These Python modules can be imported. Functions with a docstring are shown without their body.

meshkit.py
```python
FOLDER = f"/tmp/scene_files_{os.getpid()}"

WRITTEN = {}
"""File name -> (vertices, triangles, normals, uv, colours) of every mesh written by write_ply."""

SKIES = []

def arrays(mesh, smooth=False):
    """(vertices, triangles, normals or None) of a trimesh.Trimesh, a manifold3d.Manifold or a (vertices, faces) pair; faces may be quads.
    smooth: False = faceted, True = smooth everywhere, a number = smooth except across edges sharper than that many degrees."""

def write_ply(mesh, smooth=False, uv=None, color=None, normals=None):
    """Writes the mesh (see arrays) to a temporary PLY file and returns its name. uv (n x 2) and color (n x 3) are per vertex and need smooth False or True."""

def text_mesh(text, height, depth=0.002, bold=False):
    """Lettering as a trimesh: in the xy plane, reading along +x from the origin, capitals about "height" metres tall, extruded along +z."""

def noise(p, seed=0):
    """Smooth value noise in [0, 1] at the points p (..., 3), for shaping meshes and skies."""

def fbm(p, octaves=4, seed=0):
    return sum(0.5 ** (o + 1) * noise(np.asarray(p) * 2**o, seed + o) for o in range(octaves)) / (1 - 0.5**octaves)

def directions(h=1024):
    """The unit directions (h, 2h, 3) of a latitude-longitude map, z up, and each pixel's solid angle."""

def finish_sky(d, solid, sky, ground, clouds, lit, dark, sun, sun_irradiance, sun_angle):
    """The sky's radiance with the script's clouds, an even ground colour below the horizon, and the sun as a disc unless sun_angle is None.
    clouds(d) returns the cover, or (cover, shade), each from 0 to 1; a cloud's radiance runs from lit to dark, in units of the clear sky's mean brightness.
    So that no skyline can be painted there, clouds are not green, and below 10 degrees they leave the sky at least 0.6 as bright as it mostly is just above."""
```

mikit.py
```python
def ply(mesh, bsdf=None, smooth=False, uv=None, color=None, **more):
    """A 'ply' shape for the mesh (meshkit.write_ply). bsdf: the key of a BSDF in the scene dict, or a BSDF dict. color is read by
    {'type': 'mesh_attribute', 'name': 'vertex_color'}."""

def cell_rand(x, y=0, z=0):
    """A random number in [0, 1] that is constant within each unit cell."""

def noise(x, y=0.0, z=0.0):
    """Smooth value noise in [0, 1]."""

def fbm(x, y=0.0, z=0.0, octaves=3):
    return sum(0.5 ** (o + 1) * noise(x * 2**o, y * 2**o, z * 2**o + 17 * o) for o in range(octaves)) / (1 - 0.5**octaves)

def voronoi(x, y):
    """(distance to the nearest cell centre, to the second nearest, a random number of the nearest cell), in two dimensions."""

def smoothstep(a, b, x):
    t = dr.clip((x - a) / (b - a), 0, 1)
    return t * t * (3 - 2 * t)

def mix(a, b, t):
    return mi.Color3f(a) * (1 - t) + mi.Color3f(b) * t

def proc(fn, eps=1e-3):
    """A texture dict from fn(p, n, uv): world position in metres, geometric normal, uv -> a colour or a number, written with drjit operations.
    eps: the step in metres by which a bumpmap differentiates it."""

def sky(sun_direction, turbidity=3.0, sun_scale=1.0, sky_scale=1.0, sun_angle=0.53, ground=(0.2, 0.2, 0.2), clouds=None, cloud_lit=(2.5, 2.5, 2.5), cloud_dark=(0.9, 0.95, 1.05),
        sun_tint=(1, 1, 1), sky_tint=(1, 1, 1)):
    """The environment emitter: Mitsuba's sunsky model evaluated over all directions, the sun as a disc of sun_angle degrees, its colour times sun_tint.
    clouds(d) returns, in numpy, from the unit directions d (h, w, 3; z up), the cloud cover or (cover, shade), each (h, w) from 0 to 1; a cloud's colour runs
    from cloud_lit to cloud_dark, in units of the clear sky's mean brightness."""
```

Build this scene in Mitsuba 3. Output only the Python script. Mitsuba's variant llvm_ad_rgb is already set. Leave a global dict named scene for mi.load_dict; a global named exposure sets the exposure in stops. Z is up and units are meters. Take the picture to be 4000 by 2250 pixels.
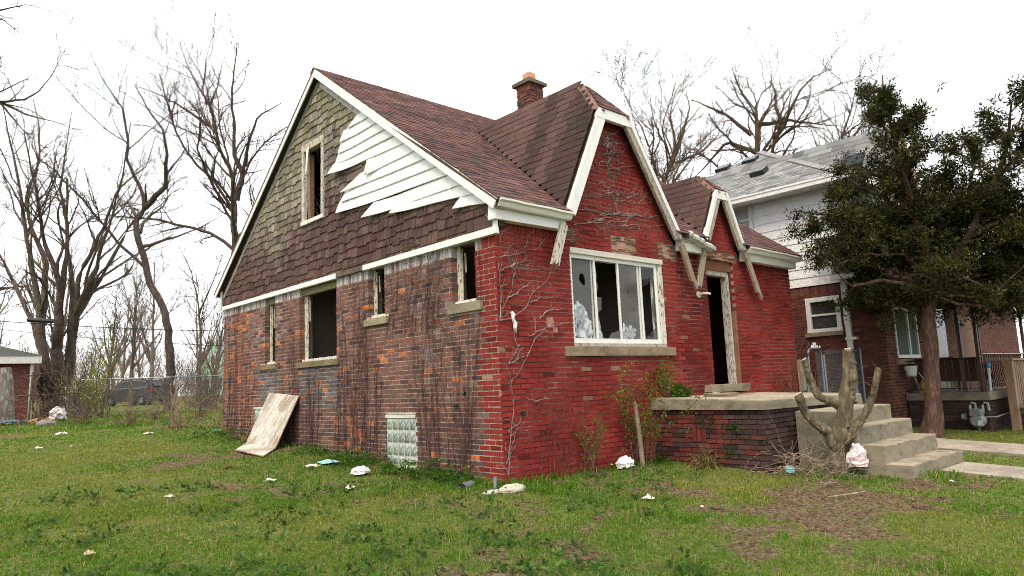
import math, numpy as np, trimesh, mitsuba as mi, drjit as dr, mikit, meshkit
from shapely.geometry import Polygon, LineString, box as sbox
from shapely.ops import unary_union
from mikit import proc, noise, fbm, smoothstep, mix

# ------------------------------------------------------------------ camera, sky, exposure
T = mi.ScalarTransform4f
CAM = np.array([-5.82, -6.642, 1.217])
YAW, PITCH, ROLL = math.radians(42.459), math.radians(7.758), math.radians(-2.429)
FWD = np.array([math.sin(YAW) * math.cos(PITCH), math.cos(YAW) * math.cos(PITCH), math.sin(PITCH)])
R0 = np.array([math.cos(YAW), -math.sin(YAW), 0.0]); U0 = np.cross(R0, FWD)
UP = -math.sin(ROLL) * R0 + math.cos(ROLL) * U0
scene, labels = {}, {}
scene['camera'] = {'type': 'perspective', 'fov': math.degrees(2 * math.atan(2000 / 2748.95)), 'fov_axis': 'x', 'near_clip': 0.05, 'far_clip': 3000.0,
                   'to_world': T().look_at(origin=CAM.tolist(), target=(CAM + FWD).tolist(), up=UP.tolist())}
scene['sky_light'] = mikit.sky([-0.55, -0.30, 0.80], turbidity=3, sun_scale=0.3, sun_angle=28, clouds=lambda d: 1.0, cloud_lit=(2.5, 2.52, 2.56), ground=(0.12, 0.13, 0.09))
exposure = 2.85
rng = np.random.default_rng(7)

# ------------------------------------------------------------------ materials (colour packed per piece in uv.x, a random number in uv.y)
def pk(c):
    c = np.clip(np.sqrt(np.clip(np.asarray(c, float), 0, 0.9) / 0.9), 0, 1)
    q = np.round(c * 63)
    return q[..., 0] * 4096 + q[..., 1] * 64 + q[..., 2]
def unpack(uv):
    q = dr.floor(uv.x + 0.5); r = dr.floor(q / 4096); q = q - r * 4096; g = dr.floor(q / 64); b = q - g * 64
    return mi.Color3f(r * r, g * g, b * b) * (0.9 / 3969.0)
def f_brick(p, n, uv):
    a = fbm(p.x * 45, p.y * 45, p.z * 45, 3); b = noise(p.x * 4 + uv.y * 9, p.y * 4, p.z * 6)
    pit = smoothstep(0.72, 0.8, noise(p.x * 90, p.y * 90, p.z * 110))
    return unpack(uv) * (0.62 + 0.5 * a + 0.26 * b) * (1 - 0.35 * pit)
def f_mortar(p, n, uv):
    a = fbm(p.x * 30, p.y * 30, p.z * 30, 3)
    return unpack(uv) * (0.6 + 0.8 * a)
def f_mortar_red(p, n, uv):
    a = fbm(p.x * 30, p.y * 30, p.z * 30, 3); k = smoothstep(.40, .62, fbm(p.x * 1.6 + 4, p.y * 1.6, p.z * 1.3, 4))
    return mix(mi.Color3f(.11, .035, .028), mi.Color3f(.36, .22, .18), k) * (0.6 + 0.8 * a)
def f_wood(p, n, uv):
    g = fbm(p.x * 55 + uv.y * 40, p.y * 55 + uv.y * 70, p.z * 3.5, 3); b = noise(p.x * 9, p.y * 9, p.z * 5 + uv.y * 20)
    k = smoothstep(0.66, 0.72, g)
    return unpack(uv) * (0.5 + 0.75 * g + 0.3 * b) * (1 - 0.45 * k)
def f_peel(p, n, uv):
    a = fbm(p.x * 60 + 3, p.y * 60, p.z * 14 + uv.y * 5, 3); t = smoothstep(0.56, 0.64, a)
    w = fbm(p.x * 60, p.y * 60, p.z * 6, 2)
    return mix(unpack(uv) * (0.85 + 0.3 * w), mi.Color3f(0.20, 0.165, 0.125) * (0.5 + w), t)
def f_paint(p, n, uv):
    a = fbm(p.x * 3, p.y * 3, p.z * 3, 3); s = noise(p.x * 25, p.y * 25, p.z * 1.6)
    d = smoothstep(0.55, 0.8, s) * smoothstep(0.35, 0.7, a)
    return unpack(uv) * (1 - 0.12 * d) * (0.94 + 0.1 * noise(p.x * 70, p.y * 70, p.z * 70))
def f_roof(p, n, uv):
    g = noise(p.x * 160, p.y * 160, p.z * 160); b = fbm(p.x * 1.3, p.y * 3, p.z * 1.0, 3)
    return unpack(uv) * (0.55 + 0.55 * g + 0.4 * b)
def f_bark(p, n, uv):
    g = fbm(p.x * 34, p.y * 34, p.z * 7, 3); b = noise(p.x * 5, p.y * 5, p.z * 2); k = smoothstep(0.52, 0.62, g)
    return unpack(uv) * (0.35 + 0.6 * g + 0.35 * b + 0.45 * k)
def f_conc(p, n, uv):
    a = fbm(p.x * 2.5, p.y * 2.5, p.z * 4, 4); g = noise(p.x * 120, p.y * 120, p.z * 120)
    s = smoothstep(0.45, 0.75, fbm(p.x * 9 + 9, p.y * 9, p.z * 14, 4)) + 0.9 * smoothstep(0.5, 0.75, fbm(p.x * 3, p.y * 3, p.z * 2, 4))
    return unpack(uv) * (0.45 + 0.6 * a + 0.4 * g) * (1 - 0.25 * s)
def f_plain(p, n, uv):
    return unpack(uv)
def f_ground(p, n, uv):
    a = fbm(p.x * 0.8, p.y * 0.8, 0, 4); b = fbm(p.x * 5 + 7, p.y * 5, 0, 3); g = fbm(p.x * 40, p.y * 40, 0, 2)
    grass = mix(mi.Color3f(0.045, 0.075, 0.018), mi.Color3f(0.11, 0.125, 0.035), b)
    soil = mix(mi.Color3f(0.05, 0.036, 0.024), mi.Color3f(0.13, 0.10, 0.065), g)
    t = smoothstep(0.2, 0.75, uv.y * 0.8 + (b - 0.5) * 0.9 + (a - 0.5) * 0.5)
    return mix(grass, soil, 0.15 + 0.85 * t) * (0.6 + 0.8 * g)

def mat(name, fn, rough=0.9, spec=0.3, **kw):
    scene[name] = {'type': 'twosided', 'nested': {'type': 'principled', 'base_color': proc(fn), 'roughness': rough, 'specular': spec, **kw}}
mat('m_brick', f_brick, 0.85, 0.25)
mat('m_mortar', f_mortar, 0.95, 0.1)
mat('m_mortar_red', f_mortar_red, 0.95, 0.1)
mat('m_wood', f_wood, 0.85, 0.25)
mat('m_peel', f_peel, 0.7, 0.3)
mat('m_paint', f_paint, 0.45, 0.4)
mat('m_roof', f_roof, 0.9, 0.3)
mat('m_bark', f_bark, 0.95, 0.15)
mat('m_conc', f_conc, 0.9, 0.2)
mat('m_gloss', f_plain, 0.22, 0.5)
mat('m_matte', f_plain, 0.8, 0.25)
mat('m_metal', f_plain, 0.38, 0.5, metallic=0.75)
mat('m_ground', f_ground, 1.0, 0.0)
scene['m_leaf'] = {'type': 'principledthin', 'base_color': proc(f_plain), 'roughness': 0.6, 'diff_trans': 0.9, 'spec_trans': 0.0, 'eta': 1.3}
scene['m_needle'] = {'type': 'principledthin', 'base_color': proc(f_plain), 'roughness': 0.5, 'diff_trans': 0.25, 'spec_trans': 0.0, 'eta': 1.35}
scene['m_glass'] = {'type': 'thindielectric'}
scene['m_dust_glass'] = {'type': 'blendbsdf', 'weight': proc(lambda p, n, uv: mi.Float(0.30) + 0.22 * fbm(p.x * 4, p.y * 4, p.z * 4, 3)),
                         'a': {'type': 'thindielectric'}, 'b': {'type': 'twosided', 'nested': {'type': 'diffuse', 'reflectance': proc(f_plain)}}}

# ------------------------------------------------------------------ mesh building
FACES = np.array([[0, 2, 3, 1], [4, 5, 7, 6], [0, 1, 5, 4], [2, 6, 7, 3], [0, 4, 6, 2], [1, 3, 7, 5]])
SGN = np.array([[x, y, z] for x in (-1, 1) for y in (-1, 1) for z in (-1, 1)], float)
class MB:
    """Collects boxes, tubes, strips and sheets, each with its own colour."""
    def __init__(s): s.v, s.f, s.c, s.n, s.bx = [], [], [], 0, []
    def add(s, v, f, col=(.5, .5, .5), r=None):
        v = np.asarray(v, float); f = np.asarray(f, int)
        if f.ndim == 2 and f.shape[1] == 4: f = np.vstack([f[:, [0, 1, 2]], f[:, [0, 2, 3]]])
        col = np.asarray(col, float)
        p = np.broadcast_to(pk(col), (len(v),))
        r = rng.random() if r is None else r
        s.v.append(v); s.f.append(f + s.n); s.c.append(np.stack([p, np.broadcast_to(r, (len(v),))], 1)); s.n += len(v); return s
    def box(s, x0, x1, y0, y1, z0, z1, col=(.5, .5, .5), jit=0):
        return s.obox(((x0 + x1) / 2, (y0 + y1) / 2, (z0 + z1) / 2), np.eye(3), (abs(x1 - x0) / 2, abs(y1 - y0) / 2, abs(z1 - z0) / 2), col, jit)
    def obox(s, c, ax, h, col=(.5, .5, .5), jit=0):
        q = SGN * np.asarray(h)
        if jit: q = q + rng.normal(0, jit, q.shape)
        return s.add(np.asarray(c) + q @ np.asarray(ax), FACES, col)
    def boxes(s, c, h, col, ax=None, jit=0):
        """many boxes at once: centres, half sizes, colours (n x 3), one frame or one per box"""
        c, h, col = np.asarray(c, float), np.asarray(h, float), np.asarray(col, float)
        if not len(c): return s
        n = len(c); q = SGN[None] * h[:, None, :]
        if jit: q = q + rng.normal(0, jit, q.shape)
        if ax is not None: q = q @ np.asarray(ax) if np.ndim(ax) == 2 else np.einsum('nij,njk->nik', q, ax)
        v = (c[:, None] + q).reshape(-1, 3)
        f = (FACES[None] + 8 * np.arange(n)[:, None, None]).reshape(-1, 4)
        return s.add(v, f, np.repeat(col, 8, 0), np.repeat(rng.random(n), 8))
    def tube(s, pts, rad, sides=6, col=(.5, .5, .5), cap=True):
        p = np.asarray(pts, float); rad = np.broadcast_to(np.asarray(rad, float), (len(p),))
        t = np.gradient(p, axis=0); t /= np.linalg.norm(t, axis=1, keepdims=True) + 1e-12
        a = np.cross(t, np.where(np.abs(t[:, 2:]) < 0.9, [0, 0, 1.0], [1.0, 0, 0])); a /= np.linalg.norm(a, axis=1, keepdims=True) + 1e-12
        b = np.cross(t, a); g = np.arange(sides) * 2 * np.pi / sides
        v = (p[:, None] + rad[:, None, None] * (np.cos(g)[None, :, None] * a[:, None] + np.sin(g)[None, :, None] * b[:, None])).reshape(-1, 3)
        i, j = np.meshgrid(np.arange(len(p) - 1), np.arange(sides), indexing='ij')
        f = np.stack([i * sides + j, i * sides + (j + 1) % sides, (i + 1) * sides + (j + 1) % sides, (i + 1) * sides + j], -1).reshape(-1, 4)
        s.add(v, f, col)
        if cap:
            for o, flip in ((0, 1), ((len(p) - 1) * sides, 0)):
                m = s.n; s.add(v[o:o + sides], np.array([[0, k, k + 1] if not flip else [0, k + 1, k] for k in range(1, sides - 1)]), col)
        return s
    def prism(s, poly, frame, d0, d1, col=(.5, .5, .5)):
        """a shapely polygon in (u, w) of frame (origin, u axis, w axis, normal), between the depths d0 and d1 along the normal"""
        o, u, w, nn = [np.asarray(q, float) for q in frame]
        for g in getattr(poly, 'geoms', [poly]):
            if g.is_empty or g.area < 1e-7: continue
            m = trimesh.creation.extrude_polygon(g, d1 - d0, engine='earcut')
            v = m.vertices
            s.add(o + v[:, :1] * u + v[:, 1:2] * w + (v[:, 2:] + d0) * nn, m.faces if np.dot(np.cross(u, w), nn) > 0 else m.faces[:, ::-1], col)
        return s
    def mesh(s):
        return trimesh.Trimesh(np.vstack(s.v), np.vstack(s.f), process=False), np.vstack(s.c)

def key(name):
    if name not in scene and name not in labels: return name
    i = 1
    while f'{name}_{i:03d}' in scene or f'{name}_{i:03d}' in labels: i += 1
    return f'{name}_{i:03d}'
def put(name, mb, m, smooth=False, label=None, cat=None, group=None, kind=None):
    k = key(name); mesh, uv = mb.mesh()
    scene[k] = mikit.ply(mesh, m, smooth=smooth, uv=uv)
    d = {a: b for a, b in (('label', label), ('category', cat), ('group', group), ('kind', kind)) if b}
    if d: labels[k] = d
    return k
def thing(name, label, cat, group=None, kind=None):
    k = key(name); labels[k] = {'label': label, 'category': cat}
    if group: labels[k]['group'] = group
    if kind: labels[k]['kind'] = kind
    return k
def jc(c, a=0.12, n=None):
    """a colour with random tone, one or n of them"""
    c = np.asarray(c, float)
    return c * (1 + rng.normal(0, a, (n, 1) if n else 1)).clip(0.4, 1.8)
def V3(*a): return np.array(a, float)
def nrm(v): v = np.asarray(v, float); return v / np.linalg.norm(v)

# ------------------------------------------------------------------ ground
def gz(x, y):
    return np.interp(y, [-80, -8, 0, 17, 52, 76, 300, 900], [-2.2, -0.42, 0.0, 0.72, 0.88, 1.45, 1.6, 1.6])
def gbump(x, y):
    p = np.stack([x, y, 0 * x], -1)
    return 0.05 * (meshkit.fbm(p * 0.9, 3, 1) - 0.5) + 0.035 * (meshkit.fbm(p * 4.0, 3, 2) - 0.5)
def grid_sheet(xs, ys, zf, col):
    X, Y = np.meshgrid(xs, ys, indexing='ij'); Z = zf(X, Y)
    v = np.stack([X, Y, Z], -1).reshape(-1, 3); a, b = len(xs), len(ys)
    i, j = np.meshgrid(np.arange(a - 1), np.arange(b - 1), indexing='ij')
    f = np.stack([i * b + j, (i + 1) * b + j, (i + 1) * b + j + 1, i * b + j + 1], -1).reshape(-1, 4)
    return MB().add(v, f, col)
def soilness(x, y):
    """0 to 1: how bare the ground is (worn, dug over lawn in front of the porch)"""
    p_ = np.stack([x * .8, y * .8, 0 * x], -1); a = meshkit.fbm(p_, 3, 21); b = meshkit.fbm(p_ * 4.1, 3, 22)
    zone = np.exp(-(((x - 1.3) / 1.9) ** 2 + ((y + 3.35) / .75) ** 2)) * .30 + np.exp(-(((x + 1.6) / 1.6) ** 2 + ((y + 2.6) / .9) ** 2)) * .06 + np.exp(-(((x - .3) / .9) ** 2 + ((y + 2.0) / .35) ** 2)) * .13
    return np.clip((a * .55 + b * .45 + zone - .57) * 7, 0, 1)
xs = np.concatenate([-np.geomspace(700, 16, 25), np.linspace(-15, 14, 380), np.geomspace(15, 900, 25)])
ys = np.concatenate([-np.geomspace(500, 13, 18), np.linspace(-12, 22, 420), np.geomspace(22.5, 900, 40)])
gmb = grid_sheet(xs, ys, lambda x, y: gz(x, y) + gbump(x, y), (.1, .1, .1)); gv = gmb.v[0]
gmb.c[0] = np.stack([gmb.c[0][:, 0], soilness(gv[:, 0], gv[:, 1])], 1)
put('ground', gmb, 'm_ground', True, kind='structure')

# ------------------------------------------------------------------ brick laying
CH, BL, JT = 0.0677, 0.2117, 0.013
zk = lambda k: (47 - k) * CH
def intervals(poly, z):
    g = poly.intersection(LineString([(-50, z), (50, z)]))
    out = []
    for q in getattr(g, 'geoms', [g]):
        if q.is_empty or q.geom_type != 'LineString': continue
        a = [c[0] for c in q.coords]; out.append((min(a), max(a)))
    return sorted(out)
def lay(poly, z0, z1, colour, off=0.0, holes=()):
    """running bond over a polygon: rows of (u0, u1, za, zb, colour)"""
    rows = []
    for k in range(int(math.floor(z0 / CH)), int(math.ceil(z1 / CH))):
        za, zb = k * CH, (k + 1) * CH - JT; zm = (za + zb) / 2
        for a, b in intervals(poly, zm):
            if b - a < 0.02: continue
            s = math.floor((a - off) / BL) * BL + off + (BL / 2 if k % 2 else 0) - BL
            while s < b:
                u0, u1 = max(s, a), min(s + BL - JT, b); s += BL
                if u1 - u0 > 0.022: rows.append((u0, u1, za, zb, colour((u0 + u1) / 2, zm, k)))
    return rows
def soldiers(u0, u1, z0, z1, colour):
    n = max(1, int(round((u1 - u0) / 0.0677))); w = (u1 - u0) / n
    return [(u0 + i * w, u0 + (i + 1) * w - JT, z0, z1 - JT, colour((u0 + (i + .5) * w), (z0 + z1) / 2, 99)) for i in range(n)]
def rows_boxes(rows, axis, face, depth, into, proud=0.004):
    """bricks as boxes: axis 0 = wall along x with its face at y = face, axis 1 = wall along y with its face at x = face; into = +1 / -1 towards the inside"""
    r = np.array([q[:4] for q in rows]); col = np.array([q[4] for q in rows])
    pr = rng.random(len(r)) * proud
    du = rng.normal(0, 0.0012, (len(r), 2)); r[:, 0] += du[:, 0]; r[:, 1] += du[:, 1]
    lo, hi = face - into * pr, face + into * depth + 0 * pr
    cu, cw, cd = (r[:, 0] + r[:, 1]) / 2, (r[:, 2] + r[:, 3]) / 2, (lo + hi) / 2
    hu, hw, hd = (r[:, 1] - r[:, 0]) / 2, (r[:, 3] - r[:, 2]) / 2, np.abs(hi - lo) / 2
    c = np.stack([cu, cd, cw] if axis == 0 else [cd, cu, cw], 1); h = np.stack([hu, hd, hw] if axis == 0 else [hd, hu, hw], 1)
    return c, h, col
def put_bricks(holder, c, h, col, single, m='m_brick', jit=0.0012, name='brick'):
    """the bricks chosen by the mask as parts of their own, the rest as one part"""
    for i in np.nonzero(single)[0]:
        put(f'{holder}__{name}', MB().boxes(c[i:i + 1], h[i:i + 1], col[i:i + 1], jit=jit), m)
    rest = ~single
    if rest.any(): put(f'{holder}__{name}work', MB().boxes(c[rest], h[rest], col[rest], jit=jit), m, kind='stuff')
def nearest(c, n):
    d = np.linalg.norm(c - CAM, axis=1); out = np.zeros(len(c), bool); out[np.argsort(d)[:n]] = True; return out

# ------------------------------------------------------------------ the derelict brick house
HOUSE = thing('brick_house', 'derelict red and brown brick house with steep maroon shingle gables and broken windows', 'house')
LEN, WID, RY, RZ, EZ, SL = 9.32, 7.88, 4.66, 7.03, 3.53, 0.726
FX = (V3(0, 0, 0), V3(1, 0, 0), V3(0, 0, 1), V3(0, -1, 0))          # front wall frame, outward normal -y
FY = (V3(0, 0, 0), V3(0, 1, 0), V3(0, 0, 1), V3(-1, 0, 0))          # side wall frame, outward normal -x
RED = np.array([0.205, 0.024, 0.021])
def red(u, z, k):
    n = meshkit.fbm(np.array([u * 1.1, z * 0.8, 3.0]), 3)
    c = RED * (0.70 + 0.55 * n) * (1 + rng.normal(0, 0.09))
    if rng.random() < 0.08: c = c * np.array([1.10, 1.3, 1.25])
    if rng.random() < 0.006 and z < 3.2: c = np.array([.26, .15, .10]) * rng.uniform(.7, 1.1)       # paint flaked off
    if u > 4.0 and u < 4.8: c = c * rng.uniform(0.55, 0.85)            # darker strip beside the door
    if rng.random() < 0.03: c = c * 0.55
    return c.clip(0.01, 1)
big = Polygon([(1.22, 3.2), (1.24, 3.36), (2.10, 5.22), (2.72, 5.22), (3.93, 3.36), (3.95, 3.2)])
small = Polygon([(4.58, 3.2), (4.6, 3.36), (5.08, 4.40), (5.46, 4.40), (5.93, 3.36), (5.95, 3.2)])
fwall = unary_union([sbox(0, -0.12, WID, 3.40), big, small])
fwin, fdoor = sbox(1.38, 1.56, 3.56, 3.10), sbox(4.84, 0.95, 5.72, 3.25)
fsill = sbox(1.18, 1.56, 3.70, 1.69)
niche = sbox(2.34, 4.28, 2.66, 4.72)
fopen = fwall.difference(unary_union([fwin, fdoor]))
stone_patches = [sbox(1.16, 3.16, 1.52, 3.38), sbox(2.30, 3.14, 2.92, 3.40), sbox(3.48, 3.12, 3.98, 3.40), sbox(4.74, 3.25, 5.98, 3.40)]
fb = fopen.difference(unary_union([fsill, niche] + stone_patches + [sbox(0, zk(0), 1.22, 3.5), sbox(3.97, zk(0), 4.60, 3.5), sbox(5.95, zk(0), WID, 3.5), sbox(4.80, 3.62, 5.85, 3.80), sbox(2.06, 5.05, 2.8, 5.3), sbox(0.98, 1.86, 1.06, 1.93), sbox(0.86, 1.99, 1.0, 2.12)]))
rows = lay(fb, -0.1, 5.3, red, 0.02)
rows += soldiers(0.0, 1.2, zk(0), 3.38, red) + soldiers(4.0, 4.6, zk(0), 3.38, lambda u, z, k: red(u, z, k) * 0.6) + soldiers(5.97, WID, zk(0), 3.38, lambda u, z, k: red(u, z, k) * 0.7)
rows += soldiers(2.08, 2.78, 5.05, 5.24, red) + soldiers(4.84, 5.82, 3.63, 3.79, red)
c, h, col = rows_boxes(rows, 0, 0.0, 0.10, 1)
FWALL = put(f'{HOUSE}__front_wall', MB().prism(fopen.difference(niche).buffer(-0.008), FX, -0.10, -0.006, (0.30, 0.185, 0.14)), 'm_mortar_red', label='red painted brick front wall with dead creeper stems')
n_front = 190
put_bricks(FWALL, c, h, col, nearest(c, n_front))
# shallow chequered brick panel near the gable top
r2 = []
for i, (u, z) in enumerate([(2.34, 4.28 + 0.072 * q) for q in range(6)]):
    r2.append((u, u + 0.085, z, z + 0.06, jc(RED if i in (2, 4) else (0.09, 0.055, 0.04), .2)))
    r2.append((2.575, 2.66, z, z + 0.06, jc(RED if i in (0, 3) else (0.10, 0.06, 0.045), .2)))
    if 0 < i < 5: r2.append((2.435, 2.565, z, z + 0.06, jc(RED, .1)))
r2 += [(2.435 + .045 * q, 2.435 + .045 * q + .035, 4.28, 4.345, jc((.12, .06, .045), .2)) for q in range(3)] + [(2.435 + .045 * q, 2.435 + .045 * q + .035, 4.645, 4.72, jc((.13, .06, .045), .2)) for q in range(3)]
c2, h2, col2 = rows_boxes(r2, 0, 0.012, 0.10, 1)
put(f'{HOUSE}__gable_panel', MB().boxes(c2, h2, col2).box(2.33, 2.67, 0.03, 0.1, 4.27, 4.73, (.05, .03, .025)), 'm_brick', label='small checkered brick panel high in the red gable')
# exposed thin stone and mortar courses where facing is lost
mb = MB()
for q in stone_patches:
    x0, z0, x1, z1 = q.bounds; z = z0
    while z < z1:
        x = x0 + rng.uniform(-.03, .02); hh = rng.uniform(0.010, 0.022)
        while x < x1:
            w = rng.uniform(0.06, 0.24); d = rng.uniform(-0.012, 0.03)
            mb.box(x, min(x + w, x1 + .02), d, 0.1, z, z + hh * rng.uniform(.6, .95), jc([(.30, .17, .09), (.17, .11, .075), (.10, .07, .055), (.36, .23, .13)][rng.integers(4)], .15), 0.003); x += w
        z += hh
put(f'{FWALL}__stone_strips', mb, 'm_brick', kind='stuff')
# ---- side wall
w1, w2, w3, w4 = (6.62, 7.10, 1.80, 3.12), (4.16, 5.56, 1.77, 3.12), (2.64, 3.12, 2.33, 3.12), (0.42, 0.93, 2.31, 3.12)
gb1, gb2 = (1.87, 2.66, 0.12, 0.84), (6.86, 7.62, 0.28, 0.97)
sills = [(6.51, 7.34, 1.70, 1.80), (4.07, 5.63, 1.66, 1.77), (2.53, 3.19, 2.21, 2.33), (0.29, 0.99, 2.18, 2.31)]
R4 = lambda q: sbox(q[0], q[2], q[1], q[3])
swall = sbox(0.0, -0.15, LEN, 3.24)
sopen = swall.difference(unary_union([R4(q) for q in (w1, w2, w3, w4, gb1, gb2)]))
def yb(z): return 0.46 if z > 2.33 else 0.27 if z > 1.73 else 0.38 if z > 0.9 else 0.28 if z > 0.45 else 0.40
oranges = {(int(round(y / BL)), int(round(z / CH))) for y, z in []}
def side(u, z, k):
    if u < yb(z): return red(u * 3 + 20, z, k)
    n = meshkit.fbm(np.array([u * 0.7, z * 0.5, 9.0]), 3); m = meshkit.fbm(np.array([u * 2.2, z * 1.2, 5.0]), 3)
    c = np.array([0.145, 0.075, 0.063]) * (0.75 + 0.55 * n)
    if u > 7.3: c = np.array([0.185, 0.078, 0.056]) * (0.75 + .5 * n)
    t = rng.random()
    if z > 2.25 and m > 0.47 and t < 0.65: c = np.array([0.19, 0.13, 0.125]) * rng.uniform(.75, 1.1)     # limed, worn face
    elif m > 0.60 and t < 0.4: c = np.array([0.165, 0.12, 0.115])
    if 0.95 < z < 1.68 and (4.0 < u < 5.7 or 6.4 < u < 7.35) and rng.random() < 0.72: c = np.array([0.135, 0.125, 0.13]) * rng.uniform(.6, 1.05)  # grey glazed
    elif z < 0.75 and t < 0.55: c = np.array([0.085, 0.055, 0.052])
    elif t < 0.14: c = np.array([0.082, 0.052, 0.05])
    elif t > 0.93: c = np.array([0.20, 0.075, 0.05])
    po = 0.018 + 0.05 * (u > 7.2) + 0.16 * ((abs(u - 3.55) < .35) * (0.25 < z < 1.05)) + 0.35 * ((abs(u - 3.45) < .28) * (0.4 < z < 0.8))
    if rng.random() < po: c = np.array([0.42, 0.135, 0.05])
    return (c * (1 + rng.normal(0, .13))).clip(.01, 1)
sb = sopen.difference(unary_union([R4(q) for q in sills] + [sbox(0, zk(3), LEN, 4)]))
rows = lay(sb, -0.1, zk(3), side, 0.05)
def white_soldier(u, z, k):
    if u < 0.30: return red(u, z, k)
    t = rng.random(); return jc((0.42, 0.40, 0.40), .12) if t < .75 else jc((.25, .17, .16), .15)
for a, b in intervals(sopen, 3.05): rows += soldiers(a, b, zk(3), 3.20, white_soldier)
c, h, col = rows_boxes(rows, 1, 0.0, 0.10, 1)
SWALL = put(f'{HOUSE}__side_wall', MB().prism(sopen.buffer(-0.008), FY, -0.10, -0.005, (0.44, 0.36, 0.27)), 'm_mortar', label='brown weathered side wall with orange spalled bricks and ivy stems')
put_bricks(SWALL, c, h, col, nearest(c, 110))
# window sills
for (a, b, z0, z1), colr in zip(sills, [(.20, .17, .10), (.19, .16, .095), (.25, .22, .155), (.26, .23, .165)]):
    put(f'{HOUSE}__window_sill', MB().box(-0.05, 0.1, a, b, z0 + .004, z1 - .004, jc(colr, .05), 0.003), 'm_conc')
put(f'{HOUSE}__window_sill', MB().box(1.18, 3.70, -0.055, 0.1, 1.562, 1.69, (.27, .22, .155), 0.003), 'm_conc')
# other walls, floor, inner partitions: plain brick backs and plaster, real rooms behind the openings
plas = (0.20, 0.18, 0.155)
mb = MB().prism(fopen.buffer(-0.012), FX, -0.26, -0.11, plas).prism(sopen.difference(sbox(-1, -1, .27, 5)).buffer(-0.012), FY, -0.26, -0.11, plas)
mb.box(.27, WID - .01, .27, LEN - .27, 0.80, 0.98, (.16, .12, .085)).box(.11, WID - .1, .27, LEN - .1, 3.30, 3.42, (.2, .19, .17))
mb.box(3.9, 4.02, .27, LEN - .3, .98, 3.3, plas).box(.27, 3.9, 3.42, 3.54, .98, 3.3, plas).box(.27, 3.9, 6.0, 6.1, .98, 3.3, (.17, .155, .135)).box(2.0, 2.08, 3.54, 6.0, .98, 3.3, (.16, .15, .13))
mb.box(4.02, WID - .3, 2.6, 2.7, .98, 3.3, (.12, .11, .1))
put(f'{HOUSE}__interior', mb, 'm_matte', label='bare dark rooms behind the open windows')
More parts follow.
